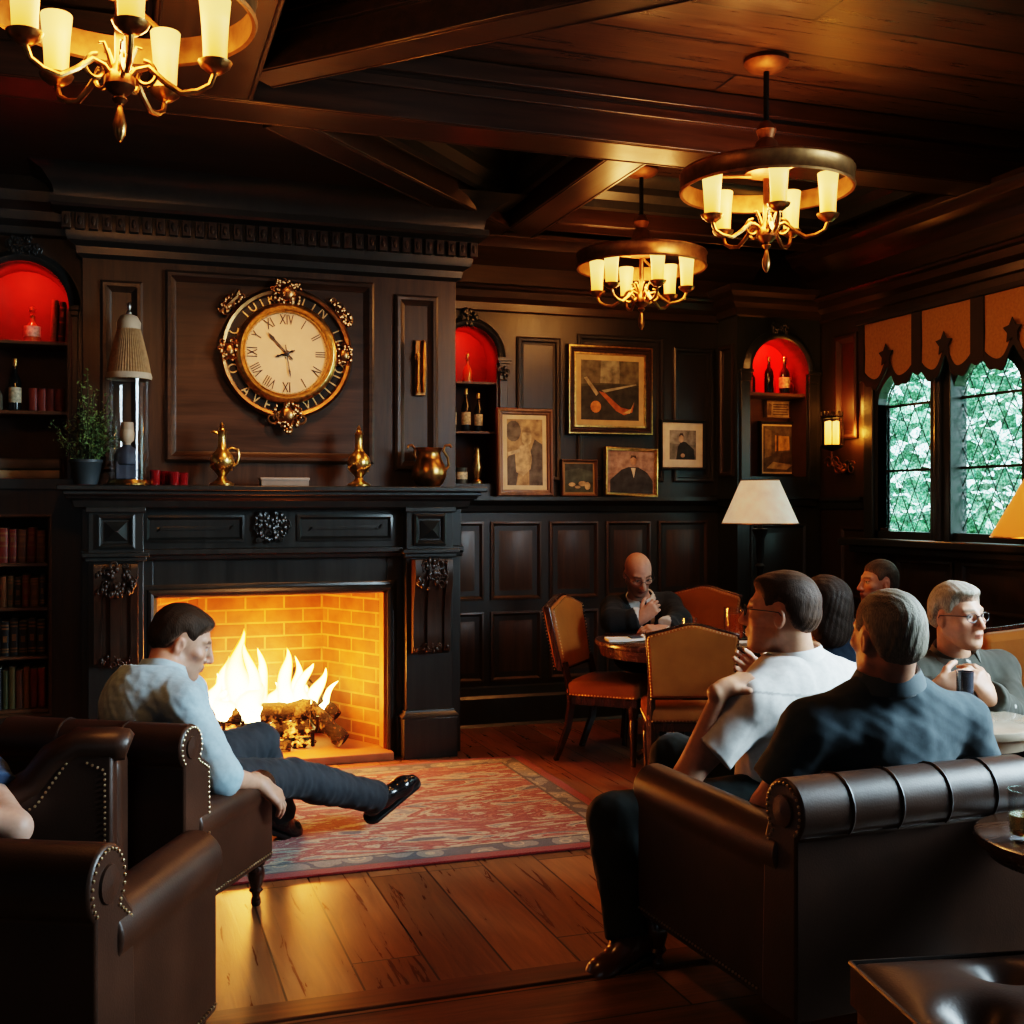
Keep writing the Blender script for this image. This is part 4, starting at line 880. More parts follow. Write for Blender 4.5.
r = thing('small_dish', 'small pale dish on the upper shelf at the left edge of the left niche', 'dish', (-.70, BKY+.1, 2.44)); mb = MB(); mb.lathe([(0, 0), (.02, 0), (.045, .02), (.042, .02), (0, .006)], n=20); mb.build('bowl', WHITE, r)
# spotlight in the bookcase soffit
r = thing('recessed_spotlight', 'tiny glowing recessed spotlight above the left bookcase', 'light', (-.60, BKY-.06, 3.247))
mb = MB(); mb.lathe([(.03, 0), (.034, -.004), (.028, -.008), (.022, -.004)], n=20, cap=False); mb.build('trim_ring', BRASS, r)
mb = MB(); mb.lathe([(0, -.003), (.022, -.003)], n=16, cap=False); mb.build('lens', emit('spot_glow', (1, .45, .15), 6.0), r)
# ================================================================== MIDDLE NICHE
NY = YB+.10
for k, (x, h) in enumerate(((2.12, .17), (2.17, .20), (2.275, .21))):
    bottle((x, NY, 2.36), h, .028 if k < 2 else .036, ['tiny amber bottle at the left of the upper shelf of the middle niche', 'slim red bottle second on the upper shelf of the middle niche', 'gilt pear-shaped decanter on the right of the upper shelf of the middle niche'][k], [AMB, REDB, AMB][k], 'bottles on the upper shelf of the middle niche', decanter=(k == 2))
for k, (x, h, r_) in enumerate(((2.10, .25, .030), (2.165, .29, .030), (2.265, .30, .033), (2.355, .27, .030))):
    bottle((x, NY, 2.02), h, r_, ORD[k] + ' bottle from the left on the second shelf of the middle niche', [DKGL, CLR, DKGL, DKGL][k], 'bottles on the second shelf of the middle niche', lab=CREAML if k else None)
r = thing('pillar_candle', 'dark blue-grey pillar candle on the bottom of the middle niche', 'candle', (2.12, NY-.03, 1.66)); mb = MB(); mb.lathe([(0, 0), (.04, 0), (.04, .19), (.03, .195), (0, .188)], n=20); mb.build('wax', plain('slate_wax', (.05, .06, .07), .5), r); mb = MB(); mb.tube([(0, 0, .188), (.002, 0, .205)], .002, 5); mb.build('wick', BLACK, r)
r = thing('tin_mug', 'small grey tin between the candle and the figurine in the middle niche', 'tin', (2.215, NY-.05, 1.66)); mb = MB(); mb.lathe([(0, 0), (.042, 0), (.044, .01), (.042, .10), (.044, .11), (0, .112)], n=22); mb.build('can', plain('tin_grey', (.10, .10, .085), .4, .5), r); mb = MB(); mb.lathe([(.0445, .03), (.0445, .08)], n=22, cap=False); mb.build('paper_band', CREAML, r)
r = thing('brass_figurine', 'slender brass figurine on the bottom right of the middle niche', 'figurine', (2.335, NY-.04, 1.66)); mb = MB(); mb.lathe([(0, 0), (.04, 0), (.04, .015), (.02, .03), (.03, .08), (.036, .12), (.022, .16), (.028, .19), (.016, .22), (.02, .245), (0, .265)], n=16); mb.build('figure', GOLD, r)
# ================================================================== PICTURES
def picture(px0, py0, px1, py1, label, Y, fr_mat, fw, mat_w, art, prof='box', fillet=None, z_rest=None, tilt=0.0, matm=CREAM, name='picture_frame', lean=0.0):
    """framed picture whose outer edges project at the given pixels when hung at depth Y"""
    def X(px): u = (px-512)/FPX; d = Y/(CF[1]+CR[1]*u); return (CF[0]+CR[0]*u)*d, d
    x0, d0 = X(px0); x1, d1 = X(px1); dm = (d0+d1)/2; z0 = EYE+(HOR-py1)/FPX*dm; z1 = EYE+(HOR-py0)/FPX*dm
    if z_rest is not None: z1 += z_rest-z0; z0 = z_rest
    w, h = x1-x0, z1-z0
    r = thing(name, label, 'picture', ((x0+x1)/2, Y, z0)); r.rotation_euler = (lean, tilt, 0)
    o = Vector((-w/2, 0, 0)); mb = MB()
    mb.loops(o, X_, Z_, -Y_, w, h, [(0, -.02), (0, .012), (fw*.15, .022), (fw*.45, .024), (fw*.6, .014), (fw*.85, .012), (fw, .002)], fill=False); mb.loops(o, X_, Z_, Y_, w, h, [(0, .019), (.01, .020)]); mb.build('frame', fr_mat, r, smooth=30)
    if fillet: mb = MB(); mb.loops(o, X_, Z_, -Y_, w, h, [(fw-.004, .004), (fw-.002, .013), (fw+.008, .013), (fw+.010, .003)], fill=False); mb.loops(o, X_, Z_, -Y_, w, h, [(.004, .018), (.006, .026), (.014, .026), (.016, .020)], fill=False); mb.build('gilt_fillet', fillet, r, smooth=30)
    if mat_w:
        mb = MB(); mb.loops(o, X_, Z_, -Y_, w, h, [(fw, .001), (fw+mat_w, .0025)], fill=False); mb.build('mount', matm, r, smooth=0)
    k = fw+mat_w; aw, ah = w-2*k, h-2*k; mb = MB(); mats = []
    for i, (col, poly) in enumerate(art):
        mats.append(plain('paint_%02d_%02d_%02d' % tuple(int(c*99) for c in col), col, .6, 0, .55, 17) if ('paint_%02d_%02d_%02d' % tuple(int(c*99) for c in col)) not in MATS else MATS['paint_%02d_%02d_%02d' % tuple(int(c*99) for c in col)])
        mb.mat = i; mb.prism([(a*aw, b*ah) for a, b in poly], o + X_*k + Z_*k, X_, Z_, -Y_, -.004, .0005+.0006*i)
    mb.build('painting', mats, r, smooth=0); return r
SQ = [(0, 0), (1, 0), (1, 1), (0, 1)]
def blob(cx, cy, rx, ry, n=14, a0=0, a1=360): return [(cx+rx*math.cos(R(a0+(a1-a0)*i/n)), cy+ry*math.sin(R(a0+(a1-a0)*i/n))) for i in range(n + (0 if a1-a0 == 360 else 1))]
DB, DG, GRY = (.045, .05, .055), (.035, .045, .03), (.22, .21, .19)
picture(567, 346, 652, 435, 'large painting of an orange-bowed boat on dark water in a gilt-edged dark frame', YB-.03, plain('dark_gilt_frame', (.05, .024, .012), .35, .2, .3, 40), .055, .05,
    [((.05, .052, .04), SQ), ((.20, .19, .16), [(.30, .62), (.68, .62), (.66, 1), (.32, 1)]), ((.10, .09, .065), [(0, .60), (.33, .62), (.34, 1), (0, 1)]), ((.11, .10, .07), [(.66, .62), (1, .6), (1, 1), (.68, 1)]), ((.03, .032, .03), [(0, 0), (1, 0), (1, .55), (.6, .60), (.2, .58), (0, .55)]),
     ((.30, .26, .20), [(.05, .70), (.10, .72), (.30, .45), (.26, .40)]), ((.34, .10, .025), [(.30, .48), (.40, .46), (.68, .22), (.86, .18), (.92, .30), (.88, .14), (.74, .09), (.60, .16)]), ((.45, .17, .045), blob(.25, .22, .09, .10)), ((.42, .30, .14), [(.72, .12), (.84, .12), (.92, .32), (.86, .2)]), ((.26, .25, .22), [(.35, .50), (.95, .62), (.96, .60), (.4, .46)])], fillet=GOLD, matm=plain('buff_mount', (.46, .33, .19), .7))
picture(497, 404, 553, 492, 'tall pencil drawing of a bearded figure in a carved wooden frame standing on the ledge', YB-.06, wood('oak_frame', (.10, .05, .02), (.26, .14, .06), 'z', .4, .1), .045, .03,
    [((.42, .30, .17), SQ), ((.16, .14, .11), blob(.18, .82, .22, .16)), ((.12, .11, .10), [(0, 0), (.25, 0), (.38, .42), (.10, .50), (0, .4)]), ((.12, .11, .10), [(.62, 0), (1, 0), (1, .62), (.78, .70), (.62, .45)]), ((.55, .42, .26), [(.25, .2), (.45, .14), (.66, .25), (.70, .42), (.60, .62), (.38, .60), (.22, .50)]), ((.58, .45, .28), blob(.55, .72, .14, .12)), ((.30, .22, .13), [(.42, .80), (.68, .80), (.64, .88), (.48, .88)]), ((.62, .50, .34), [(.02, .50), (.35, .55), (.36, .50), (.02, .44)])], z_rest=1.574, lean=-.03)
picture(561, 454, 597, 491, 'small square brown-framed landscape of pale rocks, smallest picture on the ledge', YB-.05, W_BROWN if False else plain('brown_frame', (.12, .055, .025), .4), .018, .012,
    [((.055, .075, .07), SQ), ((.035, .045, .05), [(0, .75), (.5, .85), (1, .72), (1, 1), (0, 1)]), ((.05, .06, .045), [(0, 0), (1, 0), (1, .35), (0, .3)]), ((.45, .33, .2), blob(.25, .27, .12, .07)), ((.42, .30, .18), blob(.62, .30, .14, .09)), ((.50, .38, .24), blob(.8, .22, .1, .14)), ((.36, .26, .16), blob(.45, .18, .1, .05))], z_rest=1.574, lean=-.03, matm=plain('tan_mount', (.30, .19, .09), .6))
picture(604, 449, 657, 498, 'portrait of a dark-suited person in a bright gold frame tilted on the ledge', YB-.075, GOLD, .024, .0,
    [((.26, .16, .13), SQ), ((.30, .20, .18), [(0, .45), (1, .5), (1, 1), (0, 1)]), ((.028, .032, .042), [(.06, 0), (.06, .30), (.30, .55), (.45, .62), (.66, .62), (.85, .50), (.97, .30), (.97, 0)]), ((.5, .45, .4), [(.50, .60), (.60, .60), (.56, .36)]), ((.40, .22, .15), blob(.55, .78, .065, .11)), ((.06, .04, .03), [(.485, .82), (.5, .90), (.6, .90), (.615, .82), (.55, .86)])], z_rest=1.574, tilt=.03, lean=-.05)
picture(660, 420, 705, 470, 'photograph of a person in black with a wide cream mount in a thin black frame', YB-.03, BLACK, .02, .055,
    [((.23, .22, .21), SQ), ((.15, .145, .14), [(0, 0), (1, 0), (1, .5), (0, .55)]), ((.02, .02, .02), [(.25, 0), (.32, .45), (.45, .62), (.62, .60), (.92, .35), (.95, 0)]), ((.40, .27, .2), blob(.44, .72, .09, .14)), ((.04, .035, .03), [(.36, .78), (.40, .9), (.5, .9), (.54, .78), (.44, .84)]), ((.4, .27, .2), blob(.50, .14, .08, .07))], matm=plain('pale_mount', (.60, .55, .50), .7))
# ================================================================== CORNER CABINET
CX0, CYF = 4.165, 7.25
CC = thing('corner_cabinet', 'tall dark corner cabinet with arched red-lit niche between picture wall and window wall', 'cabinet', (4.5, CYF, 0)); cm = Matrix.Translation((-4.5, -CYF, 0))
mb = MB(); mb.M = cm; arch_plate(mb, 4.27, 4.73, 1.72, 2.48, CX0, XR-.01, 0, 2.96, CYF, .24); mb.box(CX0, CX0+.02, CYF+.002, YB-.003, 0, 2.96)
mb.build('carcass', [W_GREEN, DARK_IN], CC, smooth=30)
mb = MB(); mb.M = cm; mb.box(4.272, 4.728, CYF+.235, CYF+.24, 2.32, 2.70); mb.build('red_lining', RED_IN, CC)
mb = MB(); mb.M = cm; mb.box(4.271, 4.729, CYF+.01, CYF+.238, 2.30, 2.325); mb.build('shelf', W_SHELF, CC, bevel=.003)
mb = MB(); mb.M = cm; arch_moulding(mb, 4.50, 2.48, .23, CYF); mb.build('arch_moulding', W_GREEN, CC)
mb = MB(); mb.M = cm; leafwork(mb, (4.50, CYF-.03, 2.775), .14, .09, 50, 13, r=.010); mb.build('keystone_carving', W_GREEN, CC)
for x in (4.222, 4.782):
    mb = MB(); mb.M = cm; mb.box(x-.055, x+.055, CYF-.045, CYF, 2.46, 2.485); mb.box(x-.042, x+.042, CYF-.03, CYF, 2.40, 2.46); mb.box(x-.038, x+.038, CYF-.02, CYF, 1.66, 2.40); mb.build('pilaster_strip', W_GREEN, CC, bevel=.004)
mb = MB(); mb.M = cm; mb.sweep([(0, 1.50), (.03, 1.51), (.035, 1.55), (.06, 1.56), (.06, 1.585), (0, 1.585)], [((CX0, YB-.003, 0), -X_, Z_), ((CX0, CYF, 0), Vector((-1, -1, 0)), Z_), ((XR-.06, CYF, 0), -Y_, Z_)]); mb.build('dado_moulding', W_GREEN, CC, smooth=30); mb = MB(); mb.M = cm
mb.sweep([(0, 2.86), (.02, 2.87), (.03, 2.92), (.07, 2.95), (.08, 2.99), (.12, 3.02), (.13, 3.06), (0, 3.06)], [((CX0, YB-.003, 0), -X_, Z_), ((CX0, CYF, 0), Vector((-1, -1, 0)), Z_), ((XR-.02, CYF, 0), -Y_, Z_)]); mb.box(CX0, XR-.01, CYF, YB-.01, 2.96, 3.06)
mb.build('cornice', W_BROWNX, CC, smooth=30)
mb = MB(); mb.M = cm; mb.loops((4.27, CYF-.001, .30), X_, Z_, -Y_, .46, 1.08, RAISED); mb.build('door', W_GREEN, CC, smooth=30)
mb = MB(); mb.M = cm; mb.loops((CX0-.001, YB-.04, 1.72), -Y_, Z_, -X_, .21, .95, PAN); mb.build('side_panel', W_BROWN, CC, smooth=30)
CYN = CYF+.11
for k, (x, h, r_, m, lb) in enumerate(((4.30, .19, .034, CLR, None), (4.365, .20, .026, DKGL, None), (4.475, .27, .036, DKGL, None), (4.535, .16, .026, REDB, None), (4.605, .27, .040, DKGL, CREAML), (4.68, .13, .034, REDB, None))):
    bottle((x, CYN + (.03 if k % 2 else -.02), 2.325), h, r_, ['grey bottle at the left end of the corner niche shelf', 'slim black bottle second from the left in the corner niche', 'tall dark bottle in the middle of the corner niche', 'short red bottle right of the tallest one in the corner niche', 'dark wine bottle with a cream band in the corner niche', 'squat red bottle at the right end of the corner niche shelf'][k], m, 'bottles in the corner niche', lab=lb)
picture(759, 419, 800, 474, 'black-framed glazed picture with a painted-in reflection of the room in the lower corner niche', CYF+.19, BLACK, .022, .012, [((.13, .11, .09), SQ), ((.26, .20, .13), [(.05, .3), (.25, .35), (.25, .9), (.05, .95)]), ((.55, .33, .10), [(.36, .45), (.80, .48), (.78, .78), (.36, .80)]), ((.10, .07, .04), [(.40, .40), (.46, .40), (.46, .85), (.40, .85)]), ((.08, .06, .04), [(.45, .18), (.9, .2), (.85, .46), (.55, .42)]), ((.4, .33, .22), [(.1, .08), (.7, .05), (.9, .16), (.3, .22)])], z_rest=1.725)  # orange and brown patches paint in a reflection of the room
picture(765, 401, 791, 418, 'small lettered card leaning above the black picture in the corner niche', CYF+.225, plain('card_edge', (.35, .27, .17), .7), .006, 0, [((.45, .36, .25), SQ)] + [((.12, .09, .06), [(.3, .15+.16*i), (.92-.07*(i % 2), .15+.16*i), (.92-.07*(i % 2), .21+.16*i), (.3, .21+.16*i)]) for i in range(5)] + [((.2, .15, .1), [(.06, .1), (.2, .1), (.24, .8), (.12, .9)])], name='lettered_card')
# ================================================================== WALL LIGHT
r = thing('wall_sconce', 'iron wall light with glowing glass tubes between the corner cabinet and the window', 'wall light', (XR, 6.93, 1.92)); sm = 1
TUBE = emit('sconce_glow', (1, .34, .03), 2.4, (1, .54, .12), 2, 0, .2, diff=(.25, .12, .04))
mb = MB(); mb.lathe([(.055, 0), (.05, -.012), (.03, -.02), (0, -.02)], (0, 0, -.14), 20, 'x'); mb.build('back_plate', IRON, r)
mb = MB(); c = (-.13, 0, 0)
mb.lathe([(.0, -.03), (.03, -.02), (.075, 0), (.08, .012), (.075, .016), (0, .016)], c, 20); mb.lathe([(.075, .20), (.08, .205), (.075, .215), (.0, .215)], c, 20)
for k in range(8): a = k*PI/4+.2; mb.tube([(-.13+.074*math.cos(a), .074*math.sin(a), .01), (-.13+.074*math.cos(a), .074*math.sin(a), .25)], .004, 5)
for k in range(16): a = k*PI/8; mb.tube([(-.13+.074*math.cos(a), .074*math.sin(a), .215), (-.13+.066*math.cos(a+.2), .066*math.sin(a+.2), .25)], .003, 4)
mb.build('lantern_cage', IRON, r)
mb = MB(); mb.tube([(0, 0, -.14), (-.05, 0, -.17), (-.10, 0, -.14), (-.13, 0, -.06), (-.13, 0, -.02)], .008, 7)
for s in (-1, 1):
    mb.tube(spiral((-.06, s*.035, -.14), Y_*s, Z_, .05, .012, -200, 200, 18), [.006]*19, 6); mb.tube(spiral((-.13, s*.035, -.11), Y_*s, Z_, .05, .012, 0, 400, 18), [.005]*19, 6)
    mb.tube(spiral((-.02, s*.075, -.15), Y_*s, Z_, .055, .015, 40, 420, 18), [.005]*19, 6)
mb.build('scroll_bracket', BRONZE, r)
for k in range(4):
    a = k*PI/2+.5; mb = MB(); mb.lathe([(.022, .016), (.022, .17), (.016, .18), (0, .185)], (-.13+.036*math.cos(a), .036*math.sin(a), 0), 12); mb.build('glass_tube', TUBE, r)
# ================================================================== CHANDELIERS
SHADE = emit('candle_shade_glow', (1, .34, .03), 1.9, (1, .54, .13), 2, .0, .13, diff=(.25, .12, .04))
DKBRZ = plain('dark_bronze', (.20, .085, .035), .48, .75, .3, 25, .1); HOOPM = plain('hoop_bronze', (.34, .17, .065), .42, .85, .3, 20, .1)
def chandelier(x, y, n, rot, label):
    r = thing('chandelier', label, 'chandelier', (x, y, 2.78), rot, 'brass hoop chandeliers')
    mb = MB(); mb.lathe([(.10, ZC-2.78), (.105, ZC-2.80), (.085, ZC-2.825), (.03, ZC-2.84), (0, ZC-2.84)], n=28); mb.build('canopy', DKBRZ, r)
    mb = MB(); mb.tube([(0, 0, .42), (0, 0, ZC-2.83)], .013, 8); mb.build('rod', IRON, r)
    mb = MB(); mb.lathe([(.10, .28), (.095, .30), (.075, .34), (.050, .43), (.034, .445), (.038, .46), (.048, .485), (.036, .51), (.016, .53), (0, .535)], n=24); mb.build('finial_cone', DKBRZ, r)
    mb = MB(); Ro = .40; mb.lathe([(Ro-.012, .20), (Ro, .195), (Ro+.006, .205), (Ro, .215), (Ro, .27), (Ro+.006, .28), (Ro, .29), (Ro-.012, .285), (Ro-.012, .20)], n=64, cap=False)
    for k in range(3): a = k*2*PI/3+.5; mb.tube([(.07*math.cos(a), .07*math.sin(a), .27), (Ro*math.cos(a), Ro*math.sin(a), .275)], .008, 6)
    mb.build('hoop', HOOPM, r)
    mb = MB(); mb.lathe([(.014, .26), (.016, .06), (.03, .03), (.045, .01), (.046, -.015), (.03, -.035), (.016, -.045), (.024, -.055), (.012, -.07), (0, -.07)], n=24); mb.build('central_stem', BRONZE, r)
    mb = MB(); mb.lathe([(.006, -.068), (.010, -.085), (.021, -.13), (.017, -.16), (.006, -.18), (0, -.182)], n=16); mb.build('drop_finial', BRASS, r)
    for k in range(n):
        a = 2*PI*k/n; c, s = math.cos(a), math.sin(a); P = lambda q, z: (q*c, q*s, z)
        mb = MB(); mb.tube([P(*t) for t in ((.02, .0), (.05, .035), (.085, .045), (.13, .005), (.18, -.028), (.23, -.02), (.265, .0), (.28, .04))], [.011, .011, .010, .010, .010, .010, .009, .009], 8)
        mb.tube(spiral(P(.07, .02), Vector((c, s, 0)), Z_, .045, .012, 90, -230, 16), [.007]*17, 6); mb.tube([P(.02, .02), P(.035, .07), P(.05, .105), P(.065, .10)], [.008, .007, .006, .004], 6)
        arm = mb.build('arm', BRASS, r)
        mb = MB(); mb.lathe([(0, .035), (.02, .036), (.045, .055), (.052, .07), (.046, .07), (.03, .062), (0, .06)], P(.28, 0), 18); mb.build('drip_cup', BRASS, arm)
        o = MB(); o.lathe([(.0355, 0), (.037, .05), (.041, .12), (.048, .195), (.046, .198), (.038, .19), (0, .18)], n=20); so = o.build('candle_shade', SHADE, arm, loc=P(.28, .062))
    return r
chandelier(0.0, 3.66, 5, R(-84), 'nearest brass hoop chandelier, cut off at the top left of the picture')
chandelier(2.87, 4.73, 5, R(-110), 'middle brass hoop chandelier, hanging at the upper right')
chandelier(3.06, 6.50, 6, R(-95), 'farthest and smallest brass hoop chandelier, hanging towards the picture wall')
# ================================================================== RUG
def rugmat():
    m, nt, b = _new('persian_rug'); tc = _n(nt, 'ShaderNodeTexCoord'); sp = _n(nt, 'ShaderNodeSeparateXYZ'); nt.links.new(tc.outputs['Object'], sp.inputs[0])
    mp = _n(nt, 'ShaderNodeMapping'); mp.inputs['Scale'].default_value = (1.3, 4.2, 1); nt.links.new(tc.outputs['Object'], mp.inputs[0])
    nz = _n(nt, 'ShaderNodeTexNoise', Scale=1.9, Detail=5.0, Roughness=.55, Distortion=1.4); nt.links.new(mp.outputs[0], nz.inputs[0])
    RED, SALM, SAND, BLUE, GREY = (.25, .022, .022), (.42, .12, .08), (.50, .40, .27), (.05, .07, .10), (.24, .24, .21)
    field = _ramp(nt, nz.outputs[0], [(.0, BLUE), (.36, GREY), (.405, SAND), (.455, RED), (.52, SALM), (.545, RED), (.585, SAND), (.625, GREY), (.66, BLUE)], 'CONSTANT')
    n2 = _n(nt, 'ShaderNodeTexVoronoi', Scale=9.0); nt.links.new(tc.outputs['Object'], n2.inputs[0])
    bord = _ramp(nt, n2.outputs[0], [(.0, SAND), (.10, GREY), (.26, SAND), (.34, GREY), (.6, BLUE)], 'CONSTANT')
    # distance to the edge: half sizes hx, hy
    def axis(out, half):
        ab = _n(nt, 'ShaderNodeMath', operation='ABSOLUTE'); nt.links.new(out, ab.inputs[0]); s = _n(nt, 'ShaderNodeMath', operation='SUBTRACT'); s.inputs[0].default_value = half; nt.links.new(ab.outputs[0], s.inputs[1]); return s.outputs[0]
    mn = _n(nt, 'ShaderNodeMath', operation='MINIMUM'); nt.links.new(axis(sp.outputs[0], RHX), mn.inputs[0]); nt.links.new(axis(sp.outputs[1], RHY), mn.inputs[1])
    zone = _ramp(nt, mn.outputs[0], [(0, (1, 0, 0)), (.055, (0, 0, 1)), (.068, (0, 1, 0)), (.16, (0, 0, 1)), (.172, (0, 0, 0))], 'CONSTANT')
    zs = _n(nt, 'ShaderNodeSeparateColor'); nt.links.new(zone, zs.inputs[0])
    cur = field
    for ch, col in ((1, bord), (2, (.05, .055, .06)), (0, (.26, .018, .018))):
        mx = _n(nt, 'ShaderNodeMixRGB'); nt.links.new(zs.outputs[ch], mx.inputs[0]); nt.links.new(cur, mx.inputs[1])
        if isinstance(col, tuple): mx.inputs[2].default_value = (*col, 1)
        else: nt.links.new(col, mx.inputs[2])
        cur = mx.outputs[0]
    n3 = _n(nt, 'ShaderNodeTexNoise', Scale=160.0, Detail=2.0); nt.links.new(tc.outputs['Object'], n3.inputs[0])
    mu = _n(nt, 'ShaderNodeMixRGB', blend_type='MULTIPLY'); mu.inputs[0].default_value = 1; nt.links.new(cur, mu.inputs[1]); nt.links.new(_ramp(nt, n3.outputs[0], [(.3, (.5,)*3), (.7, (1.1,)*3)]), mu.inputs[2])
    nt.links.new(mu.outputs[0], b.inputs['Base Color']); b.inputs['Roughness'].default_value = .95; b.inputs['Sheen Weight'].default_value = .2
    _bump(nt, b, n3.outputs[0], .5, .01); return m
RHX, RHY = 1.48, .93
mb = MB(); mb.rbox(-RHX, RHX, -RHY, RHY, 0, .014, .006); o = mb.build('patterned_rug', rugmat(), None, loc=(.79, 5.60, .001)); tag(o, 'red and sand patterned rug in front of the fireplace', 'rug')
# ================================================================== CLUB CHAIRS
def nails(mb, path, step=.017, r=.0042):
    pts = [Vector(p) for p in path]; acc = 0; 
    for i in range(len(pts)-1):
        a, b = pts[i], pts[i+1]; L = (b-a).length
        while acc <= L: mb.ball(a + (b-a)*(acc/L if L else 0), r, 6, 4); acc += step
        acc -= L
def turned_leg(h=.16, r=.032): return [(0, 0), (r*.45, 0), (r*.62, h*.06), (r*.55, h*.16), (r*.42, h*.22), (r*.5, h*.28), (r*.85, h*.36), (r*.6, h*.42), (r*.75, h*.5), (r*1.0, h*.68), (r*1.0, h*.82), (r*.8, h*.93), (r*1.02, h*.96), (r*1.02, h)]
def club_chair(label, loc, rz, w, d, bh, ah, rb, ra, seat_z=.42, leg=.16, cat='armchair', name='club_armchair', mats=None, group=None, aw=.15, seams=3, slope=0.0, bt=.20, cushion=True, vert=False):
    """local frame: x right, y forward (0 = rear face), z up; w x d footprint; bh/ah heights of back and arms; rb/ra roll radii"""
    m = mats or L_BROWN; r = thing(name, label, cat, loc, rz, group)
    mb = MB(); mb.rbox(-w/2+.012, w/2-.012, .03, d-.01, leg, seat_z-.12, .03); mb.build('seat_base', m, r)
    if cushion:
        mb = MB(); mb.rbox(-w/2+aw, w/2-aw, bt, d+.02, seat_z-.13, seat_z, .05, puff=.02); mb.build('seat_cushion', m, r)
    # back: vertical panel with rearward roll on top
    cz = bh-rb; prof = [(.015, leg+.005), (.015, cz-rb*.75)] + [(rb*.8 + rb*math.cos(R(t)), cz + rb*math.sin(R(t))) for t in range(225, -41, -15)] + [(bt-.01, cz-rb*1.1), (bt, seat_z-.10), (bt, leg+.005)]
    mb = MB(); mb.prism(prof, (0, 0, 0), Y_, Z_, X_, -w/2, w/2); bk = mb.build('backrest', m, r, smooth=35, bevel=.012)
    mb = MB()
    for s in (-1, 1):
        x = s*(w/2+.002); ce = (rb*.8, cz)
        nails(mb, [(x, ce[0]+rb*.86*math.cos(R(t)), ce[1]+rb*.86*math.sin(R(t))) for t in range(225, -61, -12)] + ([(x, bt-.028, cz-rb*1.2), (x, bt-.020, leg+.03)] if vert else [(x, bt-.028, cz-rb*1.2)]))
    mb.build('nailhead_trim', NAIL, bk)
    for s in (-1, 1): mb = MB(); mb.lathe([(rb*.5, 0), (rb*.48, s*.006), (0, s*.010)], (s*w/2, rb*.8, cz), 18, 'x'); mb.build('scroll_button', m, bk)
    if seams:
        for k in range(seams):
            x = -w/2 + w*(k+1)/(seams+1); mb = MB(); mb.tube([(x, rb*.8 + (rb+.0015)*math.cos(R(t)), cz + (rb+.0015)*math.sin(R(t))) for t in range(225, -31, -15)], .004, 5); mb.build('seam', L_BLACK, bk)
    for s in (-1, 1):     # arms with outward rolls
        az = ah-ra
        pr = [(w/2-aw, leg+.005), (w/2-aw, az-ra*.4)] + [(w/2-ra*.85 + ra*math.cos(R(t)), az + ra*math.sin(R(t))) for t in range(190, -46, -15)] + [(w/2-.008, az-ra*.9), (w/2-.008, leg+.005)]
        pr = [(s*a, b) for a, b in pr]
        if s < 0: pr = pr[::-1]
        mb = MB(); y0, y1 = bt*.55, d
        P = [Vector((a, y0, b+(slope if b > az-ra else 0))) for a, b in pr] + [Vector((a, y1, b)) for a, b in pr]; k = len(pr)
        mb.add(P, [tuple(range(k)), tuple(range(k, 2*k))[::-1]] + [(i, k+i, k+(i+1) % k, (i+1) % k) for i in range(k)])
        am = mb.build('arm', m, r, smooth=35, bevel=.010)
        mb = MB(); y = d+.002
        nails(mb, [(s*(w/2-aw+.014), y, leg+.03), (s*(w/2-aw+.014), y, az-ra*.5)] + [(s*(w/2-ra*.85+ra*.84*math.cos(R(t))), y, az+ra*.84*math.sin(R(t))) for t in range(190, -46, -14)] + [(s*(w/2-.02), y, az-ra), (s*(w/2-.02), y, leg+.03)])
        mb.build('nailhead_trim', NAIL, am); mb = MB(); nails(mb, [(s*(w/2-.004), d-.02, leg+.03), (s*(w/2-.004), .2, leg+.03)]); mb.build('nailhead_trim', NAIL, am)
        mb = MB(); mb.lathe([(ra*.5, 0), (ra*.48, .006), (0, .010)], (s*(w/2-ra*.85), d, az), 16, 'y'); mb.build('scroll_button', m, am)
    for s in (-1, 1):
        mb = MB(); mb.lathe(turned_leg(leg), (s*(w/2-.05), d-.06, 0), 18); mb.build('leg', W_LEG, r)
        mb = MB(); mb.tube([(s*(w/2-.05), .02, 0), (s*(w/2-.05), .04, leg*.5), (s*(w/2-.05), .05, leg)], [.018, .022, .028], 4); mb.build('leg', W_LEG, r)
    return r
def rear_frame(px, d, heading):   # heading: degrees clockwise from the camera's view direction
    p = cam2w((px-512)/FPX*d, d); return p, -YAW - R(heading)
# C1: the chair of the man by the fire. front right leg near (256,905)
h1 = 13.0
def chair_at(corner, heading, w, d, cr, cd):
    """corner world xy of a local point (cr, cd) -> loc, rz"""
    rz = -YAW - R(heading); c, s = math.cos(rz), math.sin(rz); off = Vector((c*cr - s*cd, s*cr + c*cd, 0)); return Vector((corner.x, corner.y, 0)) - off, rz
c1 = at(256, 905, 4.34); loc, rz = chair_at(c1, h1, .68, .70, .68/2-.05, .70-.06)
C1 = club_chair('dark brown leather armchair under the man in the light blue shirt', loc, rz, .68, .70, .79, .50, .075, .06, .33, group='club armchairs', seams=2, vert=True, aw=.09)
# C3: bottom left
c3 = at(128, 905, 2.52); loc, rz = chair_at(c3, 7.0, .95, .70, .475, .16)
C3 = club_chair('dark brown leather armchair cut off at the bottom left corner', loc, rz, .95, .70, .79, .645, .085, .075, .42, group='club armchairs', seams=1)
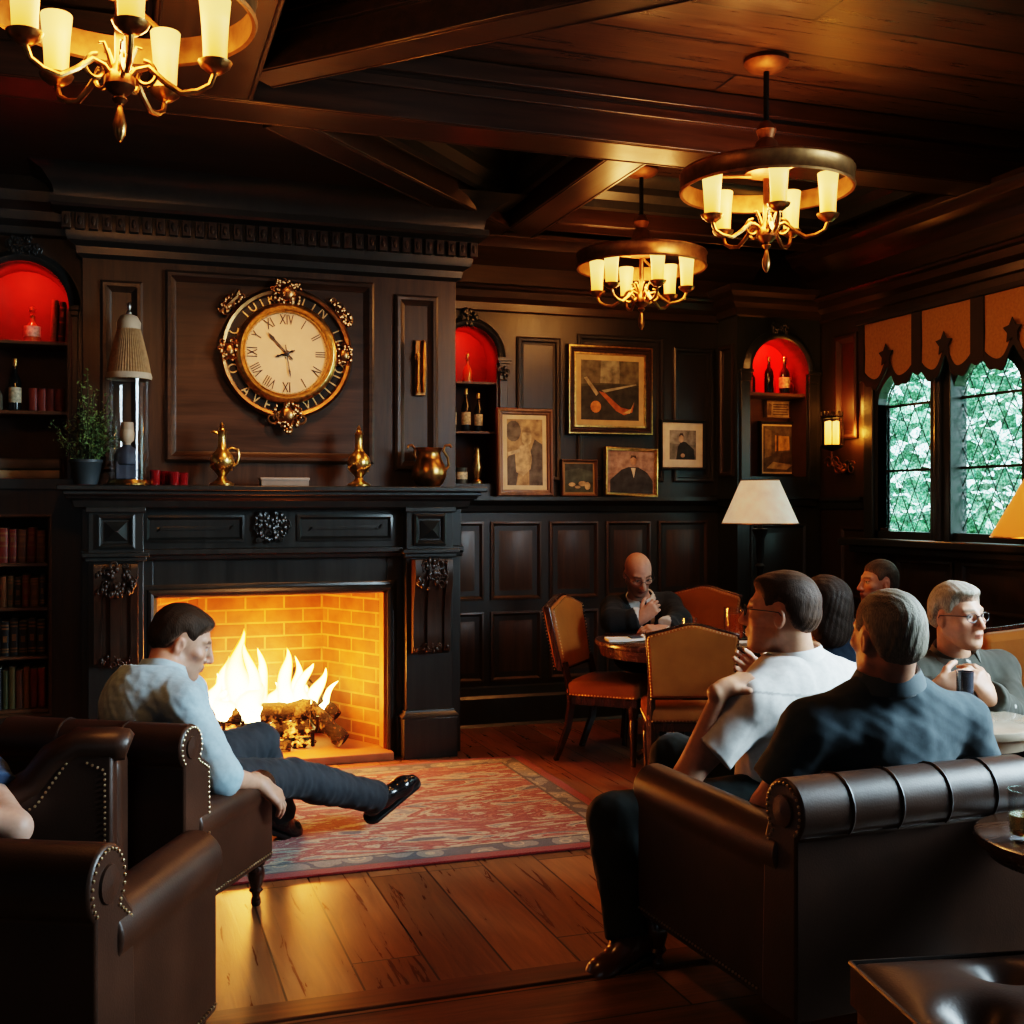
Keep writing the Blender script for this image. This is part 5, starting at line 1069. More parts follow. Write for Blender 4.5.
# C2: armchair facing left between them (only its rear right side shows)
c2 = at(116, 860, 3.30); loc, rz = chair_at(c2, -97.0, .72, .72, .36, 0.0)
C2 = thing('scoop_armchair', 'dark leather armchair facing left at the left edge, a bare elbow on its sloping arm', 'armchair', cam2w(-1.14, 3.33), -YAW+R(103))
w2, d2 = .44, .72      # local: +y is the way it faces (left in the picture); -x side is towards us
top_ = [(0, .835), (.10, .84), (.17, .80), (.22, .735), (.30, .69), (.42, .67), (.58, .66), (.72, .655)]
for x0, x1 in ((.0, .11), (w2-.11, w2)):
    dz_ = 0 if x0 == 0 else .11
    mb = MB(); poly = [(.012, .15)] + [(y+.012, z-.03-dz_) for y, z in top_] + [(d2+.01, .15)]
    mb.prism(poly[::-1], (0, 0, 0), Y_, Z_, X_, x0, x1)
    side_ = mb.build('arm', L_BROWN, C2, smooth=35, bevel=.012)
    mb = MB(); xm = (x0+x1)/2; mb.tube([(xm, -.030, .80), (xm, -.022, .803)] + [(xm, y+.01, z-.03) for y, z in top_], [.045, .062] + [.068]*len(top_), 16, flat=.72)
    if x0 == 0: mb.build('top_roll', L_BROWN, side_, smooth=60)
    mb = MB(); xs_ = x0-.002 if x0 == 0 else x1+.002; nails(mb, [(xs_, .035, .17), (xs_, .035, .74), (xs_, .09, .768)] , .016, .0045); nails(mb, [(xs_, .14, .765)] + [(xs_, y+.0, z-.085) for y, z in top_[3:]], .016, .0045); mb.build('nailhead_trim', NAIL, side_)
mb = MB(); mb.rbox(.10, w2-.10, .0, .16, .15, .76, .05); mb.build('backrest', L_BROWN, C2)
mb = MB(); mb.rbox(.09, w2-.09, .10, d2, .15, .40, .04, puff=.02); mb.build('seat', L_BROWN, C2)
for x in (.05, w2-.05):
    for y in (.05, d2-.05): mb = MB(); mb.lathe(turned_leg(.155, .028), (x, y, 0), 14); mb.build('leg', W_LEG, C2)
# S: right foreground
c4 = at(790, 1045, 2.935); c4 = cam2w(.735, 2.95); loc, rz = chair_at(c4, -21.5, .80, .90, -.40, .0)
S1 = club_chair('large dark brown leather armchair with channelled rolled back in the right foreground', loc, rz, .80, .90, .79, .655, .085, .075, .37, group='club armchairs', seams=4, aw=.13, bt=.17)
# ottoman bottom right
oc = cam2w(.775, 2.64); r = thing('tufted_ottoman', 'buttoned dark leather ottoman at the bottom right corner of the picture', 'ottoman', (0, 0, 0)); 
loc, rz = chair_at(oc, -8.0, 1, 1, 0, .62); r.location = loc; r.rotation_euler = (0, 0, rz)
mb = MB(); N = 56; W, D = .95, .62; P = []; f = []; BT = [(.30, .49), (.64, .49), (.47, .30), (.13, .30), (.81, .30), (.30, .11), (.64, .11)]
def oth(a, b):
    e = min(a, W-a, b, D-b); z = .45 + .035*(1-math.exp(-e/.06))
    for x, y in BT: q = math.hypot(a-x, b-y); z -= .065*math.exp(-(q/.060)**2) 
    return z
for i in range(N+1):
    for j in range(N+1): a, b = W*i/N, D*j/N; P.append((a, b, oth(a, b)))
for i in range(N):
    for j in range(N): f.append((i*(N+1)+j, (i+1)*(N+1)+j, (i+1)*(N+1)+j+1, i*(N+1)+j+1))
mb.add(P, f)
rim = [i*(N+1) for i in range(N+1)] + [N*(N+1)+j for j in range(1, N+1)] + [i*(N+1)+N for i in range(N-1, -1, -1)] + [j for j in range(N-1, 0, -1)]
lowp = [(P[k][0], P[k][1], .36) for k in rim]; b0 = len(P); mb.add(lowp, []); n = len(rim)
for i in range(n): mb.f.append((rim[i], b0+i, b0+(i+1) % n, rim[(i+1) % n])); mb.mi.append(0)
mb.build('tufted_top', L_BROWN, r, smooth=60)
mb = MB(); mb.rbox(.006, W-.006, .006, D-.006, .12, .37, .02); mb.build('base', L_BROWN, r)
mb = MB()
for x, y in BT: 
    if 0 < x < W and 0 < y < D: mb.ball((x, y, oth(x, y)+.004), (.013, .013, .008), 10, 6)
mb.build('button', L_BROWN, r)
mb = MB(); mb.tube([(0, D, .455), (W, D, .455)], .006, 6); mb.tube([(0, 0, .455), (0, D, .455)], .006, 6); mb.build('piping', L_BLACK, r)
for x in (.05, W-.05):
    for y in (.05, D-.05): mb = MB(); mb.lathe(turned_leg(.125, .028), (x, y, 0), 14); mb.build('leg', W_LEG, r)
# ================================================================== TABLES
def round_table(label, loc, rad, h, mat, apron=.06, ped=.05, name='round_table'):
    r = thing(name, label, 'table', loc); mb = MB()
    mb.lathe([(0, h-.03), (rad-.03, h-.035), (rad-.005, h-.03), (rad, h-.018), (rad-.004, h-.004), (rad-.012, h), (0, h)], n=56); mb.build('tabletop', mat, r)
    mb = MB(); mb.lathe([(0, h-.03-apron), (rad-.035, h-.03-apron), (rad-.02, h-.035), (0, h-.035)], n=48); mb.build('apron', mat, r)
    mb = MB(); mb.lathe([(0, .08), (ped*1.3, .08), (ped*1.5, .12), (ped*.8, .18), (ped*.7, .28), (ped*1.2, .38), (ped*1.1, .46), (ped*.7, .52), (ped*1.3, h-.05-apron), (0, h-.05-apron)], n=24); mb.build('pedestal', W_LEG, r)
    for k in range(4):
        a = k*PI/2+.5; mb = MB(); mb.tube([(math.cos(a)*q, math.sin(a)*q, z) for q, z in ((.02, .14), (rad*.25, .13), (rad*.45, .07), (rad*.6, .025))], [.035, .032, .026, .024], 8); mb.build('foot', W_LEG, r)
    return r
DT = cam2w(.955, 6.62); round_table('round dark wooden dining table where the bald man in a suit sits', DT, .48, .745, W_TABLED)
MT = cam2w(1.54, 3.98); round_table('small round pale-topped table before the man with glasses', MT, .27, .77, plain('pale_top', (.30, .24, .18), .25, coat=.4), .045, .035)
ST = cam2w(1.48, 2.95); round_table('small dark round side table at the right edge with a whisky glass', ST, .28, .655, W_TABLED, .03, .035, 'side_table')
# ================================================================== DINING CHAIRS
def dining_chair(label, loc, rz, sc=1.0, tan=None):
    m = tan or L_TAN; r = thing('dining_chair', label, 'chair', loc, rz, 'tan leather dining chairs', sc)
    w, d = .50, .46
    mb = MB(); mb.rbox(-w/2, w/2, 0, d, .40, .49, .03, puff=.025); seat = mb.build('seat', m, r)
    mb = MB(); nails(mb, [(-w/2-.001, .03, .412), (-w/2-.001, d-.03, .412)], .02, .005); nails(mb, [(w/2+.001, .03, .412), (w/2+.001, d-.03, .412)], .02, .005); nails(mb, [(-w/2+.03, d+.001, .412), (w/2-.03, d+.001, .412)], .02, .005); nails(mb, [(-w/2+.03, -.001, .412), (w/2-.03, -.001, .412)], .02, .005); mb.build('nailhead_trim', NAIL, seat)
    mb = MB(); mb.box(-w/2+.01, w/2-.01, .01, d-.01, .35, .402); mb.build('seat_rail', W_LEG, r, bevel=.004)
    top = lambda t: .955 + .035*math.exp(-(t/.45)**2) - .03*abs(t)**3
    out = [(-.235, .56)] + [(t*.262, top(t)) for t in [-1+2*i/20 for i in range(21)]] + [(.235, .56)]
    tilt = lambda z: -.03 - (z-.50)*.20
    def slab(o_, y0, y1, mat, name, par, sm=40, bev=.0, puff=0):
        mb = MB(); k = len(o_); P = [Vector((a, tilt(b)+y0, b)) for a, b in o_] + [Vector((a, tilt(b)+y1, b)) for a, b in o_]
        mb.add(P, [tuple(range(k)), tuple(range(k, 2*k))[::-1]] + [(i, k+i, k+(i+1) % k, (i+1) % k) for i in range(k)]); return mb.build(name, mat, par, smooth=sm, bevel=bev)
    fr = slab([(a*1.03, b+(.012 if b > .6 else -.012)) for a, b in out], -.020, .020, W_LEG, 'back_frame', r, bev=.005)
    bk = slab(out, -.034, .040, m, 'backrest', r, bev=.016)
    mb = MB(); nails(mb, [(a*.985, tilt(b)+.042, b-.006) for a, b in out], .02, .0045); nails(mb, [(a*.985, tilt(b)-.036, b-.006) for a, b in out], .02, .0045); mb.build('nailhead_trim', NAIL, bk)
    for s in (-1, 1):
        mb = MB(); mb.tube([(s*.225, -.015, .60), (s*.225, .02, .44), (s*.225, .03, .36), (s*.225, .005, .2), (s*.228, -.07, .0)], [.022, .026, .028, .024, .019], 4); mb.build('leg', W_LEG, r)
        mb = MB(); mb.lathe([(0, 0), (.014, 0), (.016, .02), (.026, .27), (.022, .28), (.030, .295), (.030, .36), (0, .36)], (s*.215, d-.04, 0), 16); mb.build('leg', W_LEG, r)
    return r
def face(lat, d): v = cam2w(lat, d); return math.atan2(-v.x, v.y)     # rz so that local +y points along (lat, depth)
dining_chair('tan leather dining chair at the left of the dining table, facing right', cam2w(.41, 7.00), face(.92, -.40), .97)
dining_chair('tan leather dining chair seen from behind in front of the dining table', cam2w(.935, 6.06), face(.03, 1), .90)
dining_chair('tan leather dining chair facing us beyond the dining table, behind the amber ale mug', cam2w(1.26, 7.74), face(-.55, -1), .97)
dining_chair('tan leather chair just beyond the dark-haired woman, mostly hidden', cam2w(1.74, 5.75), face(-.2, -1), .93)
# big tan armchair at right edge
mb = None
loc = cam2w(2.66, 5.20); r = thing('tan_armchair', 'wide tan leather armchair with wooden top rail at the right edge', 'armchair', loc, face(-.25, -1))
w, d = 1.02, .75
mb = MB(); mb.rbox(-w/2, w/2, .05, d, .22, .47, .05, puff=.03); mb.build('seat', L_TAN, r)
top = lambda t: .93 + .075*math.exp(-(t/.5)**2) - .02*abs(t)**3
out = [(-w/2+.02, .40)] + [(t*(w/2), top(t)) for t in [-1+2*i/24 for i in range(25)]] + [(w/2-.02, .40)]
def slab2(o_, y0, y1, mat, name, bev):
    mb = MB(); k = len(o_); P = [Vector((a, y0-(b-.45)*.18, b)) for a, b in o_] + [Vector((a, y1-(b-.45)*.18, b)) for a, b in o_]
    mb.add(P, [tuple(range(k)), tuple(range(k, 2*k))[::-1]] + [(i, k+i, k+(i+1) % k, (i+1) % k) for i in range(k)]); return mb.build(name, mat, r, smooth=40, bevel=bev)
slab2(out, .0, .13, L_TAN, 'backrest', .035); slab2([(a*1.02, b+.015) for a, b in out], -.015, .03, W_LEG, 'back_frame', .006)
for s in (-1, 1):
    mb = MB(); mb.rbox(s*w/2-.05, s*w/2+.05, .10, d-.08, .46, .62, .04); mb.build('arm', L_TAN, r)
    for y in (.06, d-.06): mb = MB(); mb.lathe(turned_leg(.23, .03), (s*(w/2-.06), y, 0), 14); mb.build('leg', W_LEG, r)
# stools hidden under sitters
def stool(label, p, h, rad=.19):
    r = thing('round_stool', label, 'stool', p); mb = MB(); mb.lathe([(0, h-.07), (rad, h-.07), (rad+.012, h-.04), (rad-.01, h-.005), (0, h)], n=32); mb.build('seat', L_BROWN, r)
    for k in range(4): a = k*PI/2+.4; mb = MB(); mb.tube([(math.cos(a)*rad*.75, math.sin(a)*rad*.75, h-.07), (math.cos(a)*rad*.95, math.sin(a)*rad*.95, 0)], [.02, .016], 8); mb.build('leg', W_LEG, r)
stool('round leather stool under the man with glasses in the olive shirt', cam2w(1.76, 4.60), .42); stool('round leather stool under the bald man in the suit', cam2w(.84, 7.36), .42); stool('round leather stool under the dark-haired woman', cam2w(1.45, 5.12), .37); stool('round leather stool under the man in profile at the back', cam2w(2.22, 6.50), .35); stool('round leather stool under the man in the white shirt', cam2w(.98, 4.08), .33)
# ================================================================== FLOOR LAMPS
def floor_lamp(label, p, zb, zt, rb, rt, shade):
    r = thing('floor_lamp', label, 'lamp', p); mb = MB(); mb.lathe([(0, 0), (.15, 0), (.152, .015), (.10, .03), (.03, .05), (.02, .09), (0, .09)], n=32); mb.build('base', IRON, r)
    mb = MB(); mb.lathe([(0, .06), (.018, .06), (.022, .4), (.016, .42), (.026, .44), (.016, .46), (.022, zb-.30), (.034, zb-.28), (.018, zb-.26), (.026, zb-.20), (.028, zb-.10), (.05, zb-.05), (.054, zb-.035), (.02, zb-.03), (.014, zb+.03), (0, zb+.03)], n=20); mb.build('pole', IRON, r)
    mb = MB(); mb.lathe([(rb, zb), (rt, zt)], n=48, cap=False); mb.lathe([(rb-.004, zb), (rt-.004, zt)], n=48, cap=False); mb.build('lamp_shade', shade, r)
    mb = MB(); mb.lathe([(rb-.003, zb-.004), (rb+.003, zb), (rb-.003, zb+.006)], n=48, cap=False); mb.lathe([(rt-.003, zt-.006), (rt+.003, zt), (rt-.003, zt+.004)], n=48, cap=False)
    for k in range(3): a = k*2*PI/3; mb.tube([(0, 0, zt-.03), (rt*math.cos(a), rt*math.sin(a), zt-.01)], .003, 5)
    mb.tube([(0, 0, zb+.02), (0, 0, zt-.02)], .004, 5)
    mb.build('shade_wire', BRASS, r); mb = MB(); mb.ball((0, 0, (zb+zt)/2), (.03, .03, .045), 12, 8); mb.build('bulb', emit('lamp_bulb', (1, .7, .4), 2.0), r); return r
floor_lamp('iron floor lamp with a white conical shade before the corner cabinet', cam2w(.2153*7.6, 7.6), 1.39, 1.675, .25, .125, plain('white_shade', (.80, .74, .64), .8, emit=(1, .80, .58), es=.22))  # shade is unlit; its slight glow is put into the material
floor_lamp('floor lamp with a glowing amber shade cut off by the right edge of the picture', cam2w(.487*4.7, 4.7), 1.375, 1.66, .315, .16, emit('amber_shade', (1, .20, .012), .42, (1, .30, .03), 2, 1.35, 1.7, diff=(.6, .3, .1)))
# ================================================================== GLASSES AND PAPERS
def tumbler(label, p, h=.09, r_=.036, fill=None, name='tumbler', group=None, foot=.012):
    r = thing(name, label, 'glass', p, 0, group); mb = MB(); mb.lathe([(0, 0), (r_*.9, 0), (r_, h*.1), (r_*1.04, h), (r_*.96, h), (r_*.92, foot+.004), (r_*.85, foot), (0, foot)], n=28); mb.build('glass_wall', GLASS, r)
    if fill: mb = MB(); mb.lathe([(0, foot+.001), (r_*.84, foot+.001), (r_*.91, foot+.006), (r_*.93, foot+h*fill[1]), (0, foot+h*fill[1])], n=28); mb.build('drink', fill[0], r)
    return r
ALE = plain('amber_ale', (.30, .055, .006), .05, trans=.7, ior=1.33, emit=(1, .16, .01), es=.06); WHIS = plain('pale_whisky', (.75, .55, .22), .05, trans=.7, ior=1.33); WATER = plain('drink_water', (.9, .95, .95), .02, trans=1.0, ior=1.33)  # ale has a faint emission that paints in the firelight
tumbler('whisky glass on the small side table at the right edge', ST + cam2w(-.175, -.02, .656), .125, .040, (WHIS, .40), 'whisky_glass')
def px_on(px, d, z): p = cam2w((px-512)/FPX*d, d, z); return p
b = tumbler('glass mug of amber ale with a painted-in glow on the right of the dining table', px_on(734, 6.52, .746), .185, .055, (ALE, .72), 'ale_mug', foot=.016)
mb = MB(); mb.tube([(.055, 0, .16), (.095, 0, .15), (.10, 0, .10), (.09, 0, .05), (.056, 0, .035)], .009, 8); mb.build('handle', GLASS, b)
tumbler('round water goblet behind the chair on the dining table', px_on(689, 6.55, .746), .125, .042, (WATER, .3), 'goblet')
tumbler('short amber tumbler at the right end of the dining table, beside the mug', px_on(750, 6.60, .746), .10, .042, (WHIS, .35), 'short_tumbler')
tumbler('low cut-glass bowl in the middle of the dining table', px_on(703, 6.55, .746), .06, .062, None, 'glass_bowl')
def sheet(name, label, p, w, h, rz, mat, cat='paper', t=.006, curl=0.0):
    r = thing(name, label, cat, p, rz); mb = MB(); n = 10
    P = []; f = []
    for i in range(n+1):
        for q, zz in ((-h/2, 0), (h/2, 0), (h/2, t), (-h/2, t)): P.append((-w/2+w*i/n, q, zz + curl*(i/n)**3 + .002))
    for i in range(n):
        for k in range(4): f.append((i*4+k, i*4+(k+1) % 4, i*4+4+(k+1) % 4, i*4+4+k))
    f += [(0, 1, 2, 3), (n*4+3, n*4+2, n*4+1, n*4)]
    mb.add(P, f); mb.build('sheets', mat, r, smooth=30); return r
m_ = sheet('folded_menu', 'stack of white menu papers on the left of the dining table', px_on(626, 6.50, .746), .22, .15, -YAW+.1, WHITE, t=.012, curl=.01)
mb = MB(); mb.box(.02, .09, -.05, .05, .016, .026); mb.build('dark_cover', plain('dark_cover', (.04, .045, .06), .5), m_)
r = sheet('bent_booklet', 'dark curled booklet with a white edge before the bald man', px_on(656, 6.72, .746), .16, .12, -YAW-.2, plain('booklet_dark', (.02, .02, .025), .4), 'booklet', .010, .05)
mb = MB(); mb.tube([(-.08, -.062, .014), (-.02, -.062, .015), (.03, -.062, .028), (.08, -.062, .064)], .004, 5); mb.build('white_edge', WHITE, r)
sheet('place_mat', 'pale napkin at the right end of the dining table', px_on(752, 6.40, .746), .16, .10, -YAW, WHITE, 'napkin', .004)
# ================================================================== PEOPLE: bodies and clothes grown from distance fields
def V3(p): return np.array(p, dtype=np.float64)
def s_cap(P, a, b, ra, rb):
    a, b = V3(a), V3(b); ab = b-a; L2 = max(1e-9, ab @ ab); t = np.clip(((P-a) @ ab)/L2, 0, 1)
    return np.linalg.norm(P - a - t[:, None]*ab, axis=1) - (ra + (rb-ra)*t)
def s_ell(P, c, r, M=None):
    q = P - V3(c)
    if M is not None: q = q @ M          # columns of M are the ellipsoid's axes
    r = V3(r); k0 = np.linalg.norm(q/r, axis=1); k1 = np.linalg.norm(q/(r*r), axis=1)
    return k0*(k0-1)/np.maximum(k1, 1e-9)
def s_u(a, b, k):
    h = np.clip(.5 + .5*(b-a)/k, 0, 1); return b*(1-h) + a*h - k*h*(1-h)
def s_sub(a, b, k): return -s_u(-a, b, k)
def s_max(a, b, k): return -s_u(-a, -b, k)
def bounded(P, c, rad, fn):
    c = V3(c); d = np.linalg.norm(P-c, axis=1) - rad; out = np.maximum(d, 0) + .03; m = d < .03
    if m.any(): out[m] = fn(P[m])
    return out
def wob(P, f, seed, stretch=(1, 1, 1)):
    rs = np.random.RandomState(seed); q = P*np.array(stretch); out = 0
    for i in range(4):
        k = rs.normal(size=3); k = k/np.linalg.norm(k)*f*(1+.55*i); k2 = rs.normal(size=3)*f*.6
        out = out + np.sin(q @ k + rs.uniform(0, 6) + 1.3*np.sin(q @ k2 + rs.uniform(0, 6)))/(1+.5*i)
    return out/2.4
def sdf_mesh(name, fn, lo, hi, h, mat, parent=None, origin=(0, 0, 0), col=None, B=8):
    lo, hi = V3(lo), V3(hi); nb = np.maximum(1, np.ceil((hi-lo)/(h*B)).astype(int)); n = nb*B
    gx = [lo[i] + h*np.arange(n[i]) for i in range(3)]
    bc = [lo[i] + h*(B*np.arange(nb[i]) + (B-1)/2) for i in range(3)]
    C = np.stack(np.meshgrid(*bc, indexing='ij'), -1).reshape(-1, 3); dc = fn(C)
    act = np.abs(dc) < h*B*.9*1.5 + .012
    G = np.repeat(np.repeat(np.repeat(np.where(dc < 0, -1., 1.).reshape(nb).astype(np.float32), B, 0), B, 1), B, 2)
    ai = np.argwhere(act.reshape(nb)); r = np.arange(B)
    off = np.stack(np.meshgrid(r, r, r, indexing='ij'), -1).reshape(-1, 3)
    for s in range(0, len(ai), 400):
        I = (ai[s:s+400, None, :]*B + off[None]).reshape(-1, 3); G[I[:, 0], I[:, 1], I[:, 2]] = fn(lo + I*h)
    S = G < 0
    cnt = sum(S[i:n[0]-1+i, j:n[1]-1+j, k:n[2]-1+k].astype(np.uint8) for i in (0, 1) for j in (0, 1) for k in (0, 1))
    cells = np.argwhere((cnt > 0) & (cnt < 8))
    if not len(cells): raise RuntimeError('empty ' + name)
    cor = np.array([(i, j, k) for i in (0, 1) for j in (0, 1) for k in (0, 1)])
    vals = np.stack([G[tuple((cells + c).T)] for c in cor], 1)
    acc = np.zeros((len(cells), 3)); num = np.zeros(len(cells))
    for a in range(8):
        for b in range(a+1, 8):
            if np.abs(cor[a]-cor[b]).sum() != 1: continue
            va, vb = vals[:, a], vals[:, b]; m = (va < 0) != (vb < 0); t = np.where(m, va/np.where(m, va-vb, 1), 0)
            acc += np.where(m[:, None], cor[a] + t[:, None]*(cor[b]-cor[a]), 0); num += m
    Vt = lo + (cells + acc/num[:, None])*h
    idx = -np.ones(n-1, dtype=np.int64); idx[tuple(cells.T)] = np.arange(len(cells))
    F = []
    for ax in range(3):
        sl0 = [slice(1, -1)]*3; sl1 = [slice(1, -1)]*3; sl0[ax] = slice(0, n[ax]-1); sl1[ax] = slice(1, n[ax])
        a, b = S[tuple(sl0)], S[tuple(sl1)]; E = np.argwhere(a != b)
        if not len(E): continue
        base = E + 1; base[:, ax] -= 1
        u, v = (ax+1) % 3, (ax+2) % 3; du = np.zeros(3, int); du[u] = 1; dv = np.zeros(3, int); dv[v] = 1
        q = np.stack([idx[tuple((base-du-dv).T)], idx[tuple((base-dv).T)], idx[tuple(base.T)], idx[tuple((base-du).T)]], 1)
        flip = ~a[tuple(E.T)]; q[flip] = q[flip][:, ::-1]; F.append(q)
    F = np.concatenate(F); F = F[(F >= 0).all(1)]
    me = bpy.data.meshes.new(name); o0 = V3(origin); W = Vt - o0
    me.vertices.add(len(W)); me.vertices.foreach_set('co', W.astype(np.float32).ravel())
    me.loops.add(F.size); me.loops.foreach_set('vertex_index', F.astype(np.int32).ravel())
    me.polygons.add(len(F)); me.polygons.foreach_set('loop_start', np.arange(0, F.size, 4, dtype=np.int32)); me.polygons.foreach_set('loop_total', np.full(len(F), 4, np.int32))
    me.polygons.foreach_set('use_smooth', np.ones(len(F), bool)); me.materials.append(mat)
    if col is not None:
        at_ = me.color_attributes.new('Col', 'FLOAT_COLOR', 'POINT'); c = np.ones((len(Vt), 4), np.float32); c[:, :3] = col(Vt); at_.data.foreach_set('color', c.ravel())
    me.update(calc_edges=True); me.validate()
    o = bpy.data.objects.new(name, me); COL.objects.link(o)
    if parent is not None: o.parent = parent
    else: o.location = origin
    return o
SKIN = attr_mat('skin', .48, .4, .12); CLOTH = attr_mat('cloth', .85, .2, 0, .06, .05); HAIRM = attr_mat('hair', .62, .18, 0, 0, .35, hair=True)
EYEM = plain('eye_white', (.6, .56, .52), .2); IRIS = plain('iris', (.03, .02, .015), .15); LENS = plain('spectacle_rim', (.03, .028, .028), .3, .4)
POLISH = plain('black_polished_leather', (.012, .011, .012), .22, 0, .1, 20, .05, coat=.5); TANSHOE = plain('brown_shoe_leather', (.10, .035, .016), .3, 0, .2, 20, .05, coat=.4)
def unit(v): v = V3(v); return v/np.linalg.norm(v)
def frame(fwd, up):
    u = unit(up); f = V3(fwd); f = unit(f - u*(f @ u)); return np.stack([np.cross(f, u), f, u], 1)     # columns right, forward, up
def hand_field(P, wr, fwd, palm, side, s, curl=.5, thumb_in=.35, spread=1.0, elbow=None):
    """side +1: thumb points to +lateral = cross(fwd, palm) direction"""
    f = unit(fwd); n = V3(palm); n = unit(n - f*(n @ f)); lat = np.cross(f, n)*side
    def fn(Q):
        w = V3(wr); d = s_cap(Q, w - f*.02*s, w + f*.02*s, .027*s, .026*s)
        kn = []
        for i, (l, le) in enumerate(((.028, .088), (.009, .094), (-.010, .090), (-.028, .080))):
            k = w + f*le*s + lat*l*s*1.05; kn.append(k); d = s_u(d, s_cap(Q, w + lat*l*.55*s + f*.012*s, k, .0175*s, .0135*s), .016*s)
        for i, L in enumerate((.074, .082, .076, .058)):
            p = kn[i]; dr = f; fd = None; c = curl[i] if hasattr(curl, '__len__') else curl
            for j, (fr, rr, ang) in enumerate(((.46, .0098, .75), (.30, .0088, 1.0), (.24, .0078, .75))):
                a = c*ang; dr = unit(dr*math.cos(a) + (n - dr*(n @ dr))*math.sin(a)) if a else dr
                dd = unit(dr + lat*(1.5-i)*.06*spread*(1 if j == 0 else 0)); q = p + dd*L*fr*s; x = s_cap(Q, p, q, rr*s, rr*.93*s); fd = x if fd is None else s_u(fd, x, .004*s); p = q
            d = s_u(d, fd, .006*s)
        p = w + f*.026*s + lat*.026*s; dr = unit(lat*.75 + f*.75 + n*.30)
        td = s_cap(Q, w + f*.015*s + lat*.012*s, p, .016*s, .017*s)
        for L, rr in ((.042, .0125), (.032, .0108), (.026, .0095)):
            q = p + dr*L*s; td = s_u(td, s_cap(Q, p, q, rr*s*1.1, rr*s), .006*s); p = q; dr = unit(dr + n*thumb_in - lat*thumb_in*.7 + f*.12)
        return s_u(d, td, .012*s)
    return bounded(P, V3(wr) + f*.08*s, .17*s, fn)
def head_field(P, c, M, s, jaw=1.0, ears=True, female=False):
    def fn(Q):
        q = ((Q - V3(c)) @ M)/s; x = np.abs(q[:, 0]); q = np.stack([x, q[:, 1], q[:, 2]], 1)
        d = s_ell(q, (0, -.014, .036), (.0755, .098, .083))
        d = s_u(d, s_ell(q, (0, .030, -.020), (.060*jaw, .066, .078)), .03)
        d = s_u(d, s_ell(q, (0, .050, -.070), (.042*jaw, .040, .040)), .03)
        d = s_u(d, s_cap(q, (.054*jaw, -.005, -.050), (.016, .068, -.096), .016, .017), .03)
        d = s_u(d, s_ell(q, (0, .083, -.094), (.018, .014, .015)), .016)                       # chin
        d = s_u(d, s_cap(q, (.010, .086, .034), (.046, .070, .036), .009, .008), .014)          # brow ridge
        d = s_u(d, s_ell(q, (.044, .062, -.012), (.022, .020, .016)), .02)                      # cheekbone
        d = s_sub(d, s_ell(q, (.032, .098, .014), (.018, .018, .011)), .012)                    # eye socket
        d = s_u(d, s_ell(q, (.031, .0775, .013), (.0135, .0125, .0115)), .003)                  # eyeball
        d = s_u(d, s_cap(q, (.018, .0905, .0205), (.044, .0800, .0195), .0035, .0035), .004)      # upper lid
        d = s_u(d, s_cap(q, (0, .092, .022), (0, .116, -.024), .0085, .0125), .010)             # nose
        d = s_u(d, s_ell(q, (.0125, .102, -.030), (.0095, .012, .0085)), .006)
        d = s_u(d, s_ell(q, (0, .092, -.056), (.026, .013, .012)), .012)                        # muzzle
        d = s_u(d, s_cap(q, (0, .1025, -.053), (.021, .092, -.055), .0045, .0025), .005)         # lips
        d = s_u(d, s_cap(q, (0, .101, -.0655), (.018, .091, -.0635), .0055, .003), .005)
        d = s_sub(d, s_cap(q, (0, .108, -.0592), (.023, .096, -.059), .0018, .0018), .003)
        if ears:
            e = s_ell(q, (.0765, -.012, -.004), (.010, .018, .029)); e = s_sub(e, s_ell(q, (.088, -.008, .0), (.010, .010, .018)), .006); d = s_u(d, e, .008)
        return d*s
    return bounded(P, c, .155*s, fn)
def skin_col(base, c, M, s, stubble=0.0, brow=(.05, .03, .02), lips=None, female=False):
    base = V3(base)
    def fn(P):
        q = ((P - V3(c)) @ M)/s; x = np.abs(q[:, 0]); y, z = q[:, 1], q[:, 2]; C = np.tile(base, (len(P), 1)); near = np.linalg.norm(q, axis=1) < .17
        def mix(m, col, a): C[m] = C[m]*(1-a) + V3(col)*a
        red = base*np.array([1.05, .72, .66])
        g = np.exp(-(((x-.045)/.02)**2 + ((z+.022)/.022)**2)); C[:] = np.where((near & (y > .03))[:, None], C*(1-.6*g[:, None]) + red*.6*g[:, None], C)
        mix(near & (x < .018) & (y > .100) & (z < -.008) & (z > -.045), red, .6); mix(near & (x > .074) & (y < .02), red, .25)
        mix(near & (z < -.035) & (z > -.125) & (y > -.0) & ~((x < .022) & (z > -.068) & (z < -.046)), (.12, .08, .06), stubble)
        mix(near & (x < .0225-.002) & (np.abs(z+.0595) < .0095) & (y > .088), lips or base*np.array([.80, .45, .42]), .8)
        mix(near & (np.abs(z+.059) < .0022) & (x < .022) & (y > .085), (.06, .02, .02), .8)
        mix(near & (np.abs(z-(.037-.10*np.maximum(0, x-.034))) < .0052) & (x > .012) & (x < .052) & (y > .05), brow, .75)
        ey = near & (((x-.031)/.0135)**2 + ((z-.0125)/.0072)**2 < 1) & (y > .075); mix(ey, (.50, .46, .43), .9)
        mix(ey & (((x-.031)/.0062)**2 + ((z-.013)/.0066)**2 < 1), (.03, .02, .015), .95); mix(near & (np.abs(z-.0205) < .002) & (x > .017) & (x < .046) & (y > .07), (.06, .03, .025), .7)
        return C
    return fn
HLY = [-.13, -.075, -.050, -.028, -.006, .012, .032, .040, .058, .080, .12]; HLZ = [-.062, -.058, -.035, .012, .034, .010, .000, .034, .060, .068, .074]
